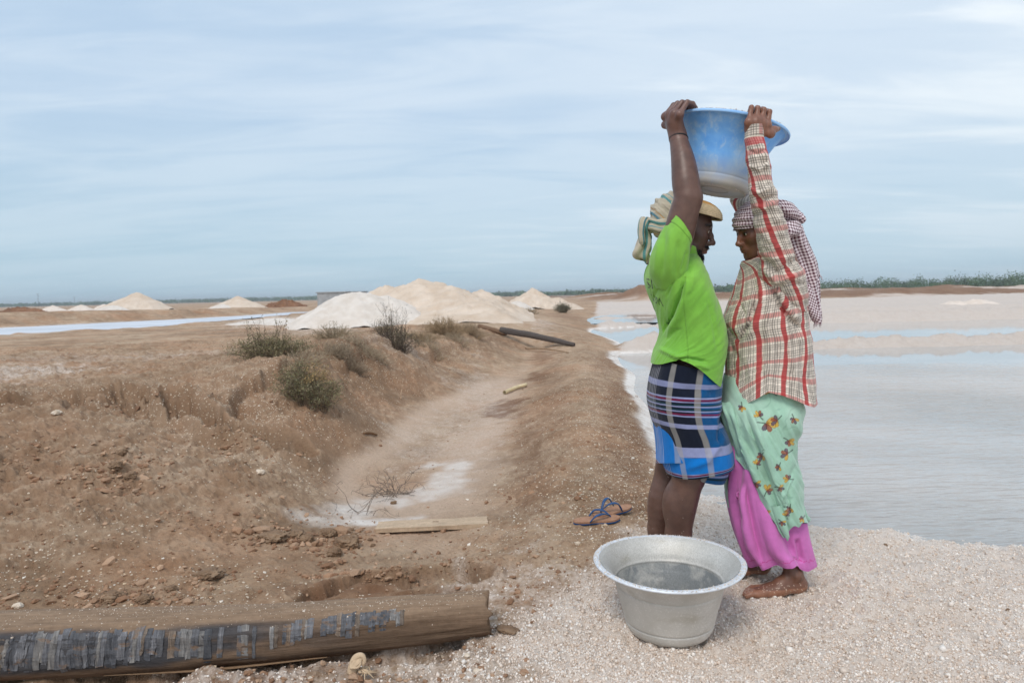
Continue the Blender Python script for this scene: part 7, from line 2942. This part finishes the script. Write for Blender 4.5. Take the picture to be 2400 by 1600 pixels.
    for x0, x1, y0, y1, dp_, k_ in ((1900, 1924, 742, 738, .03, 22), (1908, 1924, 760, 756, .0, 14), (1899, 1922, 653, 648, .06, 16)):
        for i in range(k_):
            f = rng.uniform()
            a = W(x0 + (x1 - x0) * f, y0 + (y1 - y0) * f - 3, DP + dp_ + rng.normal() * .008)
            dn = np.array([.012 * (f - .3) + rng.normal() * .004, rng.normal() * .004, -rng.uniform(.012, .026)])
            mb.add(*tubeVF(spline([a, a + dn * .5 + rng.normal(size=3) * .002, a + dn], 6), np.linspace(.0014, .0007, 6), 5), C_(196, 176, 184) * rng.uniform(.5, 1.1))
    o = to_person(mb.build('fringe', MAT['cloth'], None), scarf)
    o['kind'] = 'stuff'
    return body


FLOWERS = [(1795, 992, 24, .2), (1822, 984, 17, 2.4), (1780, 975, 14, 4.0), (1861, 980, 13, 1.2), (1848, 1032, 15, .6), (1846, 1062, 17, 2.6), (1739, 952, 12, 1.5), (1786, 1066, 14, 1.9), (1774, 1088, 12, 4.6), (1826, 1092, 11, 2.0),
           (1849, 1122, 13, 3.3), (1771, 1132, 13, .4), (1797, 1150, 16, 5.2), (1852, 1190, 12, 1.7), (1843, 1208, 11, 4.4), (1832, 1222, 11, .7), (1882, 1214, 10, 2.2), (1808, 918, 18, 3.8), (1797, 1196, 10, 1.0), (1826, 1142, 12, .2)]


def flowers(col, x, y, near):
    """sprigs of yellow, rust and purple petals on dark stems, as printed on the voile"""
    YEL, RUST, PUR, INK = C_(214, 168, 62), C_(160, 84, 60), C_(98, 76, 98), C_(38, 30, 30)
    for i, (fx, fy, r, a0) in enumerate(FLOWERS):
        dx, dy = x - fx, y - fy
        m_ = (np.hypot(dx, dy) < r * 1.6) & (near > .05)
        if not m_.any():
            continue
        X, Y = dx[m_], dy[m_]
        c = col[m_]
        ca, sa_ = math.cos(a0), math.sin(a0)
        u, v = X * ca + Y * sa_, -X * sa_ + Y * ca
        stem = np.exp(-((v - .04 * u * u / r * 2) / 1.2) ** 2) * (u < 0) * (u > -r * .9)
        c = mixa(c, INK, np.clip(stem, 0, .85))
        for k, (pa, pl, colr) in enumerate(((-.75, 1.0, YEL), (.05, 1.1, PUR if i % 2 else YEL), (.8, .95, RUST), (1.7, .75, PUR))):
            cc, ss = math.cos(pa), math.sin(pa)
            pu, pv = u * cc + v * ss, -u * ss + v * cc
            t = np.clip(pu / (r * pl), 0, 1)
            wdt = r * .34 * np.sqrt(np.maximum(t, 0)) * np.sqrt(np.maximum(1.02 - t ** 4, 0)) + .01
            inside = (pu > 0) & (pu < r * pl) & (np.abs(pv) < wdt)
            edge_ = inside & ((np.abs(pv) > wdt - 1.0) | (np.abs(np.sin(np.arctan2(pv, pu + .1) * 9)) < .13))
            c = mixa(c, colr * 1.0, inside * .88)
            c = mixa(c, RUST * .8, inside * np.exp(-((pu / r - .15) / .2) ** 2) * .5)
            c = mixa(c, INK, edge_ * .55)
        col[m_] = c
    return col


WOMAN = build_woman()

# ================================================================== thin haze over the flats
_hv, _hf = boxVF((0, 0, 5.2), (5300, 5300, 13.6))
_hm = bpy.data.materials.new('pale haze')
_hm.use_nodes = True
_hn = _hm.node_tree
_hn.nodes.clear()
_ho = _hn.nodes.new('ShaderNodeOutputMaterial')
_hp = _hn.nodes.new('ShaderNodeVolumePrincipled')
_hp.inputs['Color'].default_value = (.86, .92, .97, 1)
_hp.inputs['Density'].default_value = .0009
_hp.inputs['Anisotropy'].default_value = .2
_hn.links.new(_hp.outputs[0], _ho.inputs['Volume'])
tag(mobj('haze', _hv, _hf, _hm, None, False), 'thin pale haze lying over the far flats', None, None, 'stuff')
